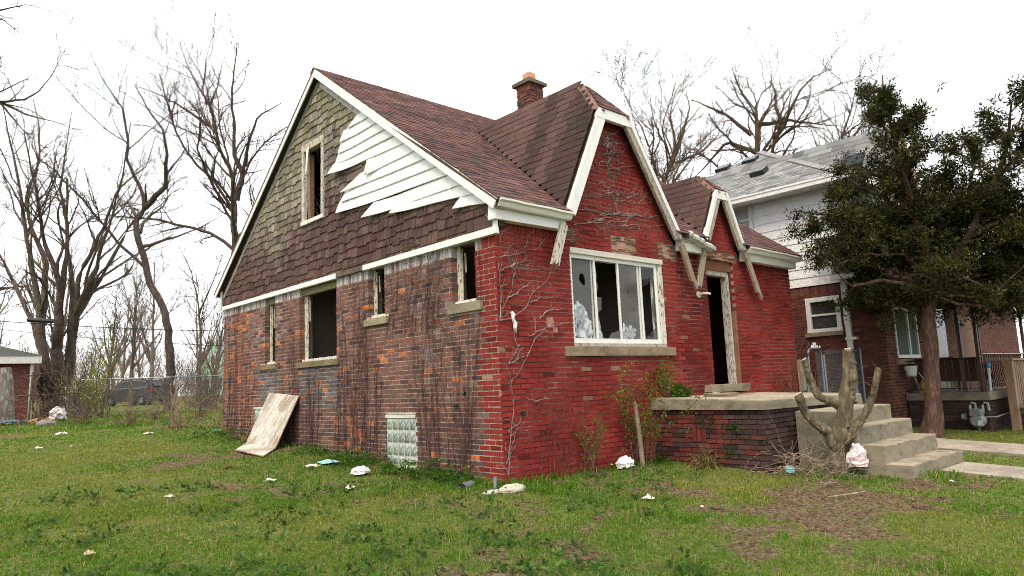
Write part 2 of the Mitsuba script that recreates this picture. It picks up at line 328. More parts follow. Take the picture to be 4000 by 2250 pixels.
mb = MB().box(WID - .1, WID, 0.1, LEN, -.3, 3.4, (.14, .06, .05)).box(0, WID, LEN - .1, LEN, -.3, 3.4, (.12, .06, .05)).prism(Polygon([(0.0, 3.35), (LEN, 3.35), (RY, RZ - .12)]), (V3(WID, 0, 0), V3(0, 1, 0), V3(0, 0, 1), V3(-1, 0, 0)), 0, .1, (.1, .07, .06))
put(f'{HOUSE}__rear_walls', mb, 'm_brick')

# ---- roofs: tabs laid in courses on a plane
def tab_course(mb, a, b, up, nn, expo, tone, wid=0.30, th=0.008, off=0.0, skip=()):
    """one course of tabs along the segment a-b (its lower edge), rising along up"""
    d = b - a; L = np.linalg.norm(d)
    if L < 0.03: return
    d = d / L; s = -((off * wid) % wid); cs, hs, cols = [], [], []
    while s < L:
        u0, u1 = max(s, 0), min(s + wid - 0.004, L); s += wid
        if u1 - u0 < 0.015 or any(q0 < (u0 + u1) / 2 < q1 for q0, q1 in skip): continue
        m = a + d * (u0 + u1) / 2 + up * expo * 0.53 + nn * (th * 0.9 + rng.uniform(0, .004))
        cs.append(m); hs.append(((u1 - u0) / 2, expo * 0.55, th / 2)); cols.append(tone(m))
    tilt = 0.055
    ax = np.array([d, nrm(up * math.cos(tilt) - nn * math.sin(tilt)), nrm(nn * math.cos(tilt) + up * math.sin(tilt))])
    mb.boxes(cs, hs, cols, ax, 0.0012)
def tone_main(m):
    t = rng.random(); n = meshkit.noise(np.array([m[0] * 1.5, m[1] * 2, 4.0]))
    return np.array([(.092, .047, .042), (.068, .04, .038), (.12, .058, .05), (.042, .03, .03)][0 if t < .4 else 1 if t < .62 else 2 if t < .85 else 3]) * (.8 + .4 * n)
def tone_cross(m):
    n = meshkit.fbm(np.array([m[1] * 3.2, m[0] * 0.5, 8.0]), 2)
    return np.array([.066, .038, .033]) * (0.30 + 1.35 * n) * rng.uniform(.85, 1.15)
XB, ZB, XS, ZS = 2.33, 5.87, 5.27, 4.82                               # the two cross gables' ridges
SB = (2.02, 1.49); SS = (1.90, 2.02)                                  # left and right slopes
yv = lambda z: (z - EZ) / SL - 0.16                                   # where the main slope has height z
EX = 0.128
sa = math.atan(SL)
mb = MB(); mstuff = MB()
upm, nm = V3(0, math.cos(sa), math.sin(sa)), V3(0, -math.sin(sa), math.cos(sa))
y = -0.24; i = 0
while True:
    z = EZ + (y + 0.16) * SL
    if z > RZ - .05: break
    skip = []
    if z < ZB + .05: skip.append((XB - (ZB - z) / SB[0] + .14 + .16, XB + (ZB - z) / SB[1] - .14 + .16))
    if z < ZS + .05: skip.append((XS - (ZS - z) / SS[0] + .14 + .16, XS + (ZS - z) / SS[1] - .14 + .16))
    tab_course(mb, V3(-0.16, y, z + .045), V3(8.0, y, z + .045), upm, nm, EX, tone_main, 0.17, 0.016, rng.random(), skip)
    y += EX * math.cos(sa); i += 1
mains = mb
deck = MB()
def slab(p, th=0.05, col=(.07, .05, .04)):
    p = np.asarray(p, float); n = nrm(np.cross(p[1] - p[0], p[2] - p[0])); n = n if n[2] > 0 else -n
    k = len(p); v = np.vstack([p, p - n * th])
    f = [[0, q, q + 1] for q in range(1, k - 1)] + [[k, k + q + 1, k + q] for q in range(1, k - 1)]
    for q in range(k): f += [[q, k + q, (q + 1) % k + k], [q, (q + 1) % k + k, (q + 1) % k]]
    deck.add(v, f, col)
ze = lambda y: EZ + (y + .16) * SL
for xa, xb, yf in ((-.155, 1.16, -.24), (3.94, 4.57, -.24), (5.97, 7.99, -.24), (1.16, 3.94, .28), (4.57, 5.97, .2)):
    slab([(xa, yf, ze(yf) + .04), (xb, yf, ze(yf) + .04), (xb, RY, RZ + .04), (xa, RY, RZ + .04)])
slab([(-.155, LEN + .24, ze(-.24) + .04), (7.99, LEN + .24, ze(-.24) + .04), (7.99, RY, RZ + .04), (-.155, RY, RZ + .04)], col=(.12, .07, .06))
crossm = MB()
def cross_roof(xc, zc, sl, zl, zr, hip_z, hip_y):
    """steep gable facing the street: left and right slopes with a clipped front"""
    yf = -0.135
    for side_, s_, zlow in ((-1, sl[0], zl), (1, sl[1], zr)):
        a = math.atan(s_); up = V3(-side_ * math.cos(a), 0, math.sin(a)); nn = V3(side_ * math.sin(a), 0, math.cos(a))
        xe = lambda z: xc + side_ * (zc - z) / s_
        z = zlow
        while z < zc - .03:
            y0 = yf if z < hip_z - .1 else yf + min(1, (z + .12 - hip_z) / (zc - hip_z)) * hip_y
            A, B = V3(xe(z), y0, z), V3(xe(z), max(yv(z) + .02, y0 + .03), z)
            tab_course(crossm, A + nn * .05, B + nn * .05, up, nn, .135, tone_cross, 0.22, 0.015, rng.random())
            z += .135 * math.sin(a)
        slab([(xe(zlow), yf, zlow), (xe(hip_z), yf, hip_z), (xc, yf + hip_y, zc), (xc, yv(zc), zc), (xe(zlow), yv(zlow), zlow)], .05)
    xl, xr = xc - (zc - hip_z) / sl[0], xc + (zc - hip_z) / sl[1]
    P, Q, R = V3(xl, yf - .03, hip_z - .01), V3(xr, yf - .03, hip_z - .01), V3(xc, yf + hip_y, zc + .02)
    nn = nrm(np.cross(Q - P, R - P)); nn = nn if nn[2] > 0 else -nn; up = nrm(R - (P + Q) / 2); hgt = np.linalg.norm(R - (P + Q) / 2)
    t = 0
    while t < .92:
        t2 = min(1, t + .11 / hgt); tab_course(crossm, P + (R - P) * t + (Q - P) * (t2 - t) * .5 + nn * .03, Q + (R - Q) * t - (Q - P) * (t2 - t) * .5 + nn * .03, up, nn, .125, tone_main, .25, .009, rng.random()); t += .125 / hgt
    slab([P, Q, R], .05)
    for A, B in ((P, R), (Q, R), (R, V3(xc, yv(zc) - .02, zc + .02))):         # ridge and hip caps
        L = np.linalg.norm(B - A); k = int(L / .14); d = (B - A) / L
        for j in range(k):
            m = A + d * (j + .5) * .14 + V3(0, 0, .022)
            sd = nrm(np.cross(d, [0, 0, 1]))
            for w in (-1, 1):
                u2 = nrm(sd * w - V3(0, 0, .75 if A[0] == B[0] else .45)); crossm.obox(m + u2 * .055 + V3(0, 0, .003 * (j % 2)), np.array([d, u2, np.cross(d, u2)]), (.076, .058, .005), jc((.17, .095, .08), .15))
cross_roof(XB, ZB, SB, 3.50, 3.50, 5.24, 0.53)
cross_roof(XS, ZS, SS, 3.50, 3.50, 4.46, 0.40)
for j in range(57):                                                      # main ridge caps
    x = -.16 + j * .143
    for w in (-1, 1):
        u2 = V3(0, w * math.cos(sa), -math.sin(sa)); mains.obox(V3(x + .07, RY, RZ + .055) + u2 * .07, np.array([V3(1, 0, 0), u2, np.cross(V3(1, 0, 0), u2)]), (.076, .075, .006), jc((.14, .08, .07), .15))
ROOF = put(f'{HOUSE}__roof', deck, 'm_wood', label='maroon asphalt shingle roof, darker on the two front gables')
def put_tabs(holder, mb, n, name, m, rest_name):
    """split a mesh of boxes: the n nearest as single parts, the rest as one"""
    mesh, uv = mb.mesh(); nb = len(mesh.vertices) // 8
    v = mesh.vertices.reshape(nb, 8, 3); q = uv.reshape(nb, 8, 2); pick = nearest(v.mean(1), n) if n else np.zeros(nb, bool)
    f0 = np.vstack([FACES[:, [0, 1, 2]], FACES[:, [0, 2, 3]]])
    for i in np.nonzero(pick)[0]:
        scene[key(f'{holder}__{name}')] = mikit.ply(trimesh.Trimesh(v[i], f0, process=False), m, uv=q[i])
    r = ~pick; k = r.sum()
    if k:
        kk = key(f'{holder}__{rest_name}')
        scene[kk] = mikit.ply(trimesh.Trimesh(v[r].reshape(-1, 3), (f0[None] + 8 * np.arange(k)[:, None, None]).reshape(-1, 3), process=False), m, uv=q[r].reshape(-1, 2)); labels[kk] = {'kind': 'stuff'}
put_tabs(ROOF, crossm, 170, 'shingle', 'm_roof', 'gable_shingles')
put_tabs(ROOF, mains, 120, 'shingle', 'm_roof', 'slope_shingles')

# ---- gable wall of the side: staggered cedar shingles, old window, torn white siding
rake_y = lambda z: ((z - EZ) / SL - .16, LEN + .16 - (z - EZ) / SL)
gwin = sbox(4.60, 4.36, 5.26, 5.67)
GW = put(f'{HOUSE}__gable_wall', MB().prism(Polygon([(-.08, 3.22), (-.08, 3.50), (RY, RZ - .06), (LEN + .08, 3.50), (LEN + .08, 3.22)]).difference(gwin), FY, -.11, -.002, (.07, .045, .035)), 'm_wood', label='gable wall of weathered cedar shingles, moss green towards the top')
white_area = Polygon([(3.10, 5.80), (3.55, 5.70), (3.66, 5.5), (3.85, 5.35), (4.0, 5.0), (3.55, 4.96), (3.0, 4.90), (3.0, 4.68), (3.62, 4.62), (3.75, 4.4), (3.9, 4.26), (3.0, 4.15), (2.95, 4.05), (2.2, 4.0), (2.1, 3.92), (.7, 3.75), (.6, 3.66), (-.1, 3.55), (-.1, 3.5)])
mb = MB(); cs, hs, cols = [], [], []
nrow = 24
for r in range(nrow + 1):
    z0 = 3.265 + .1475 * r; a, b = rake_y(z0 + .07); a = max(a + .10, -.06); b = min(b - .10, LEN + .06); y = a
    run = 0; low = 0
    while y < b - .02:
        w = min(rng.uniform(.085, .20), b - y)
        if run <= 0: low = 0 if low else rng.uniform(.022, .04); run = rng.integers(1, 5)
        run -= 1; ym = y + w / 2; zlo, zhi = z0 - low, z0 + .185
        y += w
        if 4.54 < ym < 5.32 and 4.28 < z0 + .07 < 5.72: continue
        if white_area.buffer(-.03).contains(LineString([(ym, z0 - .02), (ym, z0 + .1)])): continue
        za, zb = rake_y(zhi); zhi = zhi if za - .02 < ym < zb + .02 else z0 + .12
        n = meshkit.fbm(np.array([ym * .7, z0 * .6, 2.0]), 3) - .5
        g = np.clip((z0 - 4.15) / 1.1 + n * 1.6 + rng.normal(0, .12) + .22 * (ym > 5.0), 0, 1)
        mo = np.clip((z0 - 5.0) * .7 + n * 3 + (.4 if 2.9 < ym < 4.6 else 0), 0, 1) * (rng.random() < .55)
        c0 = np.array([.084, .051, .043]) * (1 - g) + np.array([.20, .178, .148]) * g
        c0 = c0 * (1 - .55 * mo) + np.array([.15, .15, .06]) * .55 * mo
        cs.append((-.020 - rng.uniform(0, .004), ym, (zlo + zhi) / 2)); hs.append((.0075, w / 2 - .004, (zhi - zlo) / 2)); cols.append(jc(c0, .20))
tl = .125
mb.boxes(cs, hs, cols, np.array([[math.cos(tl), 0, -math.sin(tl)], [0, 1, 0], [math.sin(tl), 0, math.cos(tl)]]), .0012)
put_tabs(GW, mb, 210, 'shingle', 'm_wood', 'shingle_rows')
# torn siding panels: (y left, z left, y right, z right, exposure) and how far the left end curls off the wall
panels = [(3.60, 5.625, 2.86, 5.625, .20, 0.01), (3.86, 5.445, 2.60, 5.445, .19, .015), (3.93, 5.265, 2.34, 5.265, .19, .012), (4.02, 5.10, 2.09, 5.085, .19, .02), (4.13, 4.945, 1.83, 4.885, .19, .11),
          (3.02, 4.66, 1.57, 4.695, .27, .05), (3.80, 4.545, 1.32, 4.50, .20, .05), (3.84, 4.38, 1.04, 4.31, .20, .03), (3.98, 4.215, .78, 4.12, .20, .04), (3.07, 3.955, .50, 3.915, .20, .08), (2.27, 3.865, .23, 3.72, .20, .07), (.74, 3.615, -.06, 3.53, .17, .04)]
for i, (ya, za, yr, zr, ex, curl) in enumerate(panels):
    n = 14; t = np.linspace(0, 1, n); yb_ = ya + (yr - ya) * t; zb_ = za + (zr - za) * t + .010 * np.sin(t * 7 + i) * (1 - t)
    ybt = yb_ - (.0 if i in (0,) else .0); zt = np.minimum(zb_ + ex, 1e9)
    # upper edge follows the roof on the right, a torn slant on the left
    slope_y = lambda z: (z - EZ) / SL - .16 + .10
    yt = ya + .04 + (np.maximum(yr, slope_y(zr + ex)) - ya - .04) * t
    if i in (9, 10, 11): yt = yt - (1 - t) * (.30 if i < 11 else .20)
    elif i in (6, 7): yt = yt - (1 - t) * (.62 if i == 6 else .2)
    else: yt = yt - (1 - t) * (.10 if i else .42)
    out = curl * np.maximum(0, 1 - t * 3.2) ** 1.5
    lip = .066 + out; topx = .038 + out * .35
    rowsv = [np.stack([-topx, yt, zt], 1), np.stack([-(topx * .35 + lip * .65) - .003, yb_ * .65 + yt * .35, zt * .35 + zb_ * .65], 1), np.stack([-lip, yb_, zb_], 1), np.stack([-lip + .02, yb_, zb_ - .004], 1), np.stack([-lip + .02, yb_, zb_ + .03], 1)]
    v = np.vstack(rowsv); f = []
    for q in range(4):
        for j in range(n - 1): f.append([q * n + j, q * n + j + 1, (q + 1) * n + j + 1, (q + 1) * n + j])
    put(f'{GW}__siding_panel', MB().add(v, f, jc((.74, .755, .75), .02)), 'm_paint')
# a bent flap over the hole
v = np.array([(-.05, 3.02, 4.93), (-.10, 2.98, 4.80), (-.13, 3.0, 4.67), (-.05, 2.75, 4.90), (-.07, 2.78, 4.79), (-.06, 2.80, 4.71)])
put(f'{GW}__siding_panel', MB().add(v, [[0, 1, 4, 3], [1, 2, 5, 4]], (.72, .73, .73)), 'm_paint', label='bent siding flap beside the torn hole')
# ---- trim: rake boards, frieze, corner returns, fascia and gutters
WHITE, OLD, GREYW = (.74, .75, .735), (.52, .50, .44), (.36, .33, .27)
def board(a, b, w, th, side_dir, col, m='m_paint', name='trim_board', jit=.002, label=None):
    """a board along a-b, w wide along side_dir and th thick across"""
    a, b = np.asarray(a, float), np.asarray(b, float); d = nrm(b - a); s = nrm(side_dir - np.dot(side_dir, d) * d)
    return put(f'{HOUSE}__{name}', MB().obox((a + b) / 2, np.array([d, s, np.cross(d, s)]), (np.linalg.norm(b - a) / 2, w / 2, th / 2), col, jit), m, label=label)
for yy, sgn in ((-.20, 1), (LEN + .20, -1)):
    d = V3(0, sgn * math.cos(sa), math.sin(sa)); lo = V3(-.145, yy, ze(-.20) - .035)
    board(lo, V3(-.145, RY - sgn * .0, RZ - .035 + .0), .14, .02, np.cross(d, V3(1, 0, 0)), WHITE, name='rake_board')
    if sgn > 0: board(V3(-.03, 3.22, 5.80), V3(-.03, RY - .05, RZ - .25 + .03), .15, .03, np.cross(d, V3(1, 0, 0)), (.42, .41, .38), 'm_peel', 'rake_board')
    else: board(V3(-.03, LEN - .05, 3.40), V3(-.03, RY + .06, RZ - .19), .09, .03, np.cross(d, V3(1, 0, 0)), (.25, .235, .20), 'm_wood', 'rake_board')
put(f'{HOUSE}__soffit', MB().prism(Polygon([(-.2, 3.43), (RY, RZ - .08), (LEN + .2, 3.43), (LEN + .2, 3.47), (RY, RZ - .02), (-.2, 3.47)]), FY, .0, .14, (.05, .04, .035)), 'm_matte')
for a, b, z0, z1, m, cc in ((9.28, 4.06, 3.115, 3.20, 'm_paint', WHITE), (4.06, 3.18, 3.13, 3.20, 'm_peel', (.10, .07, .05)), (3.18, -.09, 3.115, 3.205, 'm_paint', WHITE)):
    put(f'{HOUSE}__frieze_board', MB().box(-.065, .0, b + .004, a, z0, z1, cc, .003), m)
put(f'{HOUSE}__frieze_board', MB().box(-.022, -.004, -.02, 9.27, 3.203, 3.285, (.115, .052, .038), .002), 'm_peel', label='peeling red brown band above the white frieze')
put(f'{HOUSE}__corner_board', MB().box(-.07, -.03, -.10, -.045, 3.12, 3.60, WHITE, .002), 'm_paint')
put(f'{HOUSE}__corner_board', MB().box(-.024, -.004, .0, .14, 3.21, 3.56, (.48, .47, .44), .002), 'm_peel')
put(f'{HOUSE}__corner_board', MB().box(-.07, -.03, LEN + .03, LEN + .09, 3.12, 3.56, WHITE, .002), 'm_paint')
def gutter(x0, x1, y, z, tilt=0.0, name='gutter', lab=None):
    prof = np.array([(0, 0), (-.075, 0), (-.085, .02), (-.10, .055), (-.13, .075), (-.13, .10), (-.123, .10), (-.118, .08), (-.09, .058), (-.07, .012), (-.006, .012), (-.006, .11), (0, .11)])
    n = 7; xs_ = np.linspace(x0, x1, n); k = len(prof); v = []
    for i, x in enumerate(xs_):
        dz = tilt * (x - x0) + .004 * math.sin(i * 2.1)
        v += [(x, y + q[0], z + q[1] + dz) for q in prof]
    f = [[i * k + j, i * k + (j + 1) % k, (i + 1) * k + (j + 1) % k, (i + 1) * k + j] for i in range(n - 1) for j in range(k)]
    mb = MB().add(v, f, (.68, .68, .62))
    for x, s in ((x0, -1), (x1, 1)):
        if not (lab and s > 0): mb.prism(Polygon([(-q[0], q[1]) for q in prof[:6]] + [(0, .10)]), (V3(x, y, z + tilt * (x - x0)), V3(0, -1, 0), V3(0, 0, 1), V3(1, 0, 0)), -.002, .002, (.7, .7, .66))
    return put(f'{HOUSE}__{name}', mb, 'm_paint', label=lab)
gutter(-.11, 1.22, -.145, 3.435, -.012)
gutter(5.98, 7.97, -.145, 3.42, -.006)
for x0, x1, z0 in ((-.11, 1.20, 3.29), (3.96, 4.62, 3.28), (5.98, 7.93, 3.28)):
    put(f'{HOUSE}__fascia', MB().box(x0, x1, -.14, -.012, z0, 3.42, (.70, .71, .69), .003).box(x0, x1, -.14, -.012, 3.425, 3.50, (.66, .66, .6), .002), 'm_paint')
put(f'{HOUSE}__eave_return', MB().box(-.115, -.095, -.14, -.03, 3.30, 3.55, WHITE, .003), 'm_paint')
# the broken gutter between the gables: two bent lengths, the end one hanging
for (xa, za, xb, zb_, w) in ((3.98, 3.50, 4.30, 3.43, .13), (4.26, 3.42, 4.70, 3.32, .14)):
    d = nrm(V3(xb - xa, 0, zb_ - za)); up = nrm(V3(-d[2], 0, d[0])); mb = MB(); a, b = V3(xa, -.15, za), V3(xb, -.15, zb_)
    nseg = 5; vs = []
    for i in range(nseg + 1):
        m = a + (b - a) * i / nseg + V3(0, 0, .012 * math.sin(i * 2.3)); o = .02 * math.sin(i * 1.7)
        vs += [m + up * .09, m, m + V3(0, -w - o, .005), m + V3(0, -w - .02 - o, .05), m + V3(0, -w + .015 - o, .085)]
    fs = [[i * 5 + j, i * 5 + j + 1, (i + 1) * 5 + j + 1, (i + 1) * 5 + j] for i in range(nseg) for j in range(4)]
    put(f'{HOUSE}__broken_gutter', mb.add(vs, fs, (.60, .61, .58)), 'm_paint', label='bent white gutter piece hanging between the gables')
# steep gable rake boards, white cladding above and bare wood where it is torn off
def rake(xc, zc, sl, hip_z, xl, xr, cw, wood, tips):
    for s_, side_, xe in ((sl[0], -1, xl), (sl[1], 1, xr)):
        d = nrm(V3(side_, 0, -s_)); inn = nrm(V3(-side_ * s_, 0, -1)); x1 = xc + side_ * (zc - hip_z) / s_; x0 = xe; z0 = zc - abs(xe - xc) * s_
        a, b = V3(x1, -.15, hip_z - .01), V3(x0, -.15, z0)
        if side_ < 0 and not wood[0]: board(a + inn * .085, b + inn * .085, .17, .07, inn, WHITE, name='rake_board')
        else:
            board(a + inn * cw / 2, b + inn * cw / 2, cw, .08, inn, WHITE, name='rake_board'); board(a + inn * (cw + .055), b + inn * (cw + .055) - d * .05, .105, .05, inn, GREYW, 'm_peel', 'rake_board')
    xa, xb = xc - (zc - hip_z) / sl[0], xc + (zc - hip_z) / sl[1]
    put(f'{HOUSE}__rake_board', MB().prism(Polygon([(xa - .01, hip_z + .01), (xb + .01, hip_z + .01), (xb + .09, hip_z - .145), (xa - .07, hip_z - .145)]), FX, .118, .188, WHITE), 'm_paint')
rake(XB, ZB, SB, 5.24, 1.20, 3.93, .075, (False, True), None)
rake(XS, ZS, SS, 4.46, 4.60, 5.93, .07, (True, True), None)
def tip_board(p, q, w, cc, cut, lab):
    p, q = np.asarray(p), np.asarray(q); d = nrm(q - p); s = np.array([-d[1], d[0]]); L = np.linalg.norm(q - p)
    pts = [p + s * w / 2, p - s * w / 2] + ([q - s * w / 2 - d * w * 1.6, q - s * w * .1 - d * .15, q + s * w * .05, q + s * w / 2 - d * .05] if cut else [q - s * w / 2 + d * .02, q - s * w * .2 - d * .03, q, q + s * w * .3 - d * .05, q + s * w / 2 - d * .01])
    put(f'{HOUSE}__loose_board', MB().prism(Polygon(pts), FX, .135, .18, cc), 'm_peel', label=lab)
tip_board((1.13, 3.36), (.91, 2.78), .13, (.50, .48, .42), False, 'short broken white board hanging below the left eave')
tip_board((3.92, 3.36), (4.24, 2.62), .12, (.27, .22, .14), True, 'pointed grey board end right of the picture window')
tip_board((4.60, 3.36), (4.33, 2.68), .105, (.30, .27, .21), False, 'split grey board end left of the doorway')
tip_board((5.94, 3.42), (6.37, 2.56), .115, (.33, .30, .22), True, 'pointed grey board end right of the doorway')
# ---- chimney
CX, CY, CT = 4.23, 3.52, 7.45
cs, hs, cols = [], [], []
for k in range(23):
    z = CT - .04 - k * CH
    for s_ in (-1, 1):
        for ax_ in (0, 1):
            edges = (-.20, .0, .20) if (k + ax_) % 2 else (-.20, -.10, .10, .20)
            for a, b in zip(edges[:-1], edges[1:]):
                if rng.random() < .05: continue
                o = (a + b) / 2; ctr = (CX + o, CY + s_ * .15, z) if ax_ == 0 else (CX + s_ * .15, CY + o, z); w = (b - a) / 2 - .006
                cs.append(np.array(ctr) + rng.normal(0, .005, 3)); hs.append((w, .05, .027) if ax_ == 0 else (.05, w, .027))
                cols.append(jc([(.17, .06, .045), (.09, .045, .036), (.30, .07, .045)][rng.choice(3, p=[.48, .38, .14])], .15))
CHIM = put(f'{HOUSE}__chimney', MB().box(CX - .185, CX + .185, CY - .185, CY + .185, 5.7, CT, (.22, .16, .12)), 'm_mortar')
put(f'{CHIM}__brickwork', MB().boxes(cs, hs, cols, jit=.003), 'm_brick', kind='stuff')
put(f'{CHIM}__cap', MB().box(CX - .265, CX + .265, CY - .265, CY + .265, CT, CT + .07, (.17, .155, .11), .006), 'm_conc')
put(f'{CHIM}__flue', MB().box(CX - .10, CX + .10, CY - .10, CY + .10, CT + .07, CT + .30, (.56, .30, .19), .004), 'm_matte')

# ---- windows of the house: worn frames set in their openings
def frame_y(q, name, head=None, lab=None, far=.05):
    """an old wooden frame in the side wall: jambs, sill, broken sash"""
    y0, y1, z0, z1 = q
    W = put(f'{HOUSE}__{name}', MB().box(.10, .118, y1 - far, y1 - .004, z0 + .05, z1, (.56, .54, .46), .002).box(.10, .12, y0 + .004, y0 + .03, z0 + .05, z1, (.5, .48, .42), .002)
            .box(.118, .13, y1 - far - .025, y1 - far, z0 + .05, z1 - .03, (.50, .48, .40), .003), 'm_peel', label=lab)
    put(f'{W}__sill', MB().box(.04, .16, y0 + .01, y1 - .01, z0 + .004, z0 + .05, (.58, .57, .53), .004), 'm_peel')
    if head: put(f'{W}__header', MB().box(.05, .10, y0 + .01, y1 - .01, z1 - .13, z1 - .005, head, .003), 'm_peel')
    put(f'{W}__sash', MB().box(.135, .145, y1 - far - .085, y1 - far - .05, z0 + .55 * (z1 - z0), z1 - .1, (.38, .35, .28), .004), 'm_peel')
    return W
frame_y(w1, 'side_window', (.17, .165, .075), 'narrow side window with peeling white frame, farthest back')
frame_y(w2, 'side_window', (.16, .16, .07), 'wide empty side window with peeling frame', .07)
frame_y(w3, 'side_window', None, 'small high side window in the middle of the wall')
frame_y(w4, 'side_window', None, 'small high side window next to the red corner', .07)
# attic window frame
AW = put(f'{HOUSE}__attic_window', MB().box(-.055, .05, 5.26, 5.36, 4.30, 5.74, (.50, .48, .42), .004).box(-.055, .05, 4.50, 4.60, 4.34, 5.70, (.46, .44, .38), .004)
         .box(-.06, .05, 4.50, 5.36, 5.66, 5.80, (.44, .41, .35), .004).box(.0, .08, 5.12, 5.20, 4.4, 5.6, (.20, .13, .09), .006), 'm_peel', label='open attic window with peeling white frame')
put(f'{AW}__sill', MB().box(-.075, .05, 4.50, 5.36, 4.27, 4.335, (.70, .70, .66), .002), 'm_paint')
put(f'{AW}__torn_strip', MB().add([(-.06, 5.16, 5.70), (-.07, 5.02, 5.72), (-.09, 5.10, 5.45), (-.085, 5.05, 5.44), (-.10, 5.11, 5.2), (-.1, 5.07, 5.22)], [[0, 1, 3, 2], [2, 3, 5, 4]], (.66, .66, .62)), 'm_paint')
put(f'{HOUSE}__attic', MB().box(3.0, 3.06, 1.2, 8.1, 3.42, 6.0, (.20, .16, .12)).box(.15, 3.0, 6.9, 6.96, 3.42, 5.2, (.20, .16, .12)).box(.15, 3.0, 2.2, 2.26, 3.42, 5.2, (.20, .16, .12)), 'm_wood', label='bare timber attic inside the gable')
# picture window
PW = put(f'{HOUSE}__picture_window', MB().box(1.40, 1.445, .03, .12, 1.76, 3.0, WHITE).box(3.37, 3.435, .03, .12, 1.76, 3.0, WHITE).box(1.40, 3.435, .031, .121, 2.96, 3.02, WHITE).box(1.40, 3.435, .02, .122, 1.745, 1.80, WHITE).box(1.40, 3.435, .032, .12, 1.80, 1.815, (.55, .55, .53)), 'm_paint', label='wide white sliding window with broken and sprayed panes')
put(f'{PW}__header', MB().box(1.385, 3.555, -.015, .14, 3.02, 3.10, (.56, .55, .47), .002), 'm_paint')
put(f'{PW}__sill', MB().box(1.385, 3.54, .0, .14, 1.69, 1.743, (.42, .38, .32), .004), 'm_peel')
put(f'{PW}__jamb', MB().box(3.45, 3.555, .0, .14, 1.74, 3.02, (.60, .58, .52), .004), 'm_peel', label='wooden jamb with flaking paint')
for xa, xb, ya, yb_, cc in ((1.875, 1.905, .06, .085, (.45, .45, .44)), (1.92, 1.955, .035, .06, WHITE), (2.455, 2.49, .035, .06, WHITE), (2.90, 2.93, .065, .09, (.5, .5, .49)), (2.945, 2.985, .045, .07, (.62, .62, .6)), (3.005, 3.03, .03, .055, WHITE), (2.82, 2.85, .09, .11, (.3, .3, .29))):
    put(f'{PW}__mullion', MB().box(xa, xb, ya, yb_, 1.815, 2.96, cc, .001), 'm_paint')
def pane(poly, y, col, m='m_dust_glass', lab=None):
    put(f'{PW}__pane', MB().prism(poly, FX, -y - .002, -y + .002, col), m, label=lab)
hole = Polygon([(1.64, 2.72), (1.68, 2.76), (1.73, 2.74), (1.76, 2.67), (1.755, 2.60), (1.72, 2.575), (1.66, 2.62), (1.63, 2.66)])
pane(sbox(1.445, 1.815, 1.905, 2.96).difference(hole), .074, (.13, .127, .117), lab='dusty pane with a hole, lower half sprayed white')
pane(Polygon([(1.955, 1.815), (2.07, 1.815), (2.02, 1.93), (2.0, 2.05), (1.985, 2.12), (1.99, 2.2), (2.055, 2.24), (2.07, 2.42), (1.975, 2.42), (1.96, 2.46), (2.01, 2.58), (1.975, 2.65), (1.995, 2.75), (1.97, 2.82), (1.955, 2.95)]), .047, (.09, .09, .09), lab='jagged glass left in the smashed pane')
pane(Polygon([(2.17, 1.815), (2.25, 1.90), (2.34, 1.915), (2.455, 1.95), (2.455, 1.815)]), .047, (.1, .1, .095))
pane(sbox(2.49, 1.815, 2.945, 2.96), .056, (.125, .115, .10), lab='dusty pane with a blue smudge')
pane(Polygon([(3.03, 1.815), (3.37, 1.815), (3.37, 2.96), (3.03, 2.96), (3.03, 2.62), (3.2, 2.68), (3.3, 2.82), (3.34, 2.60), (3.26, 2.3), (3.33, 2.0), (3.08, 1.83), (3.06, 2.0)]), .042, (.04, .04, .04))
# spray paint on the lower left pane and on the glass shard, a sheet of paint with ragged edges
def blob(cx, cz, rx, rz, seed, n=46):
    r_ = np.random.default_rng(seed); t = np.linspace(0, 2 * np.pi, n, endpoint=False)
    k = 1 + .10 * np.sin(3 * t + r_.random() * 6) + .12 * np.sin(7 * t + r_.random() * 6) + .10 * r_.normal(0, 1, n)
    return Polygon(np.stack([cx + rx * k * np.cos(t), cz + rz * k * np.sin(t)], 1)).buffer(0)
def f_spray(p, n, uv):
    a = fbm(p.x * 9, 0, p.z * 6, 3); b = noise(p.x * 22, 0, p.z * 16)
    return mix(mi.Color3f(.60, .66, .70), mi.Color3f(.07, .11, .17), smoothstep(.42, .75, a * .6 + b * .4))
scene['m_spray'] = {'type': 'blendbsdf', 'weight': proc(lambda p, n, uv: smoothstep(.34, .62, fbm(p.x * 11 + 2, 0, p.z * 8, 3))), 'a': {'type': 'thindielectric'}, 'b': {'type': 'twosided', 'nested': {'type': 'diffuse', 'reflectance': proc(f_spray)}}}
put(f'{PW}__spray_paint', MB().prism(unary_union([blob(1.66, 2.0, .19, .19, 1), blob(1.6, 2.2, .13, .13, 2), blob(1.75, 1.9, .13, .1, 3)]).intersection(sbox(1.447, 1.815, 1.87, 2.5)), FX, -.0705, -.070, WHITE), 'm_spray', label='white and blue spray paint on the left pane')
put(f'{PW}__spray_paint', MB().prism(blob(2.0, 1.95, .06, .16, 4).intersection(Polygon([(1.957, 1.816), (2.068, 1.816), (2.018, 1.93), (1.998, 2.05), (1.985, 2.13), (1.957, 2.13)])), FX, -.0435, -.043, WHITE), 'm_spray')
put(f'{PW}__spray_paint', MB().prism(unary_union([blob(2.68, 1.92, .17, .1, 5), blob(2.57, 1.9, .07, .13, 6)]).intersection(sbox(2.492, 1.816, 2.94, 2.3)), FX, -.0525, -.052, (.2, .25, .33)), 'm_spray')
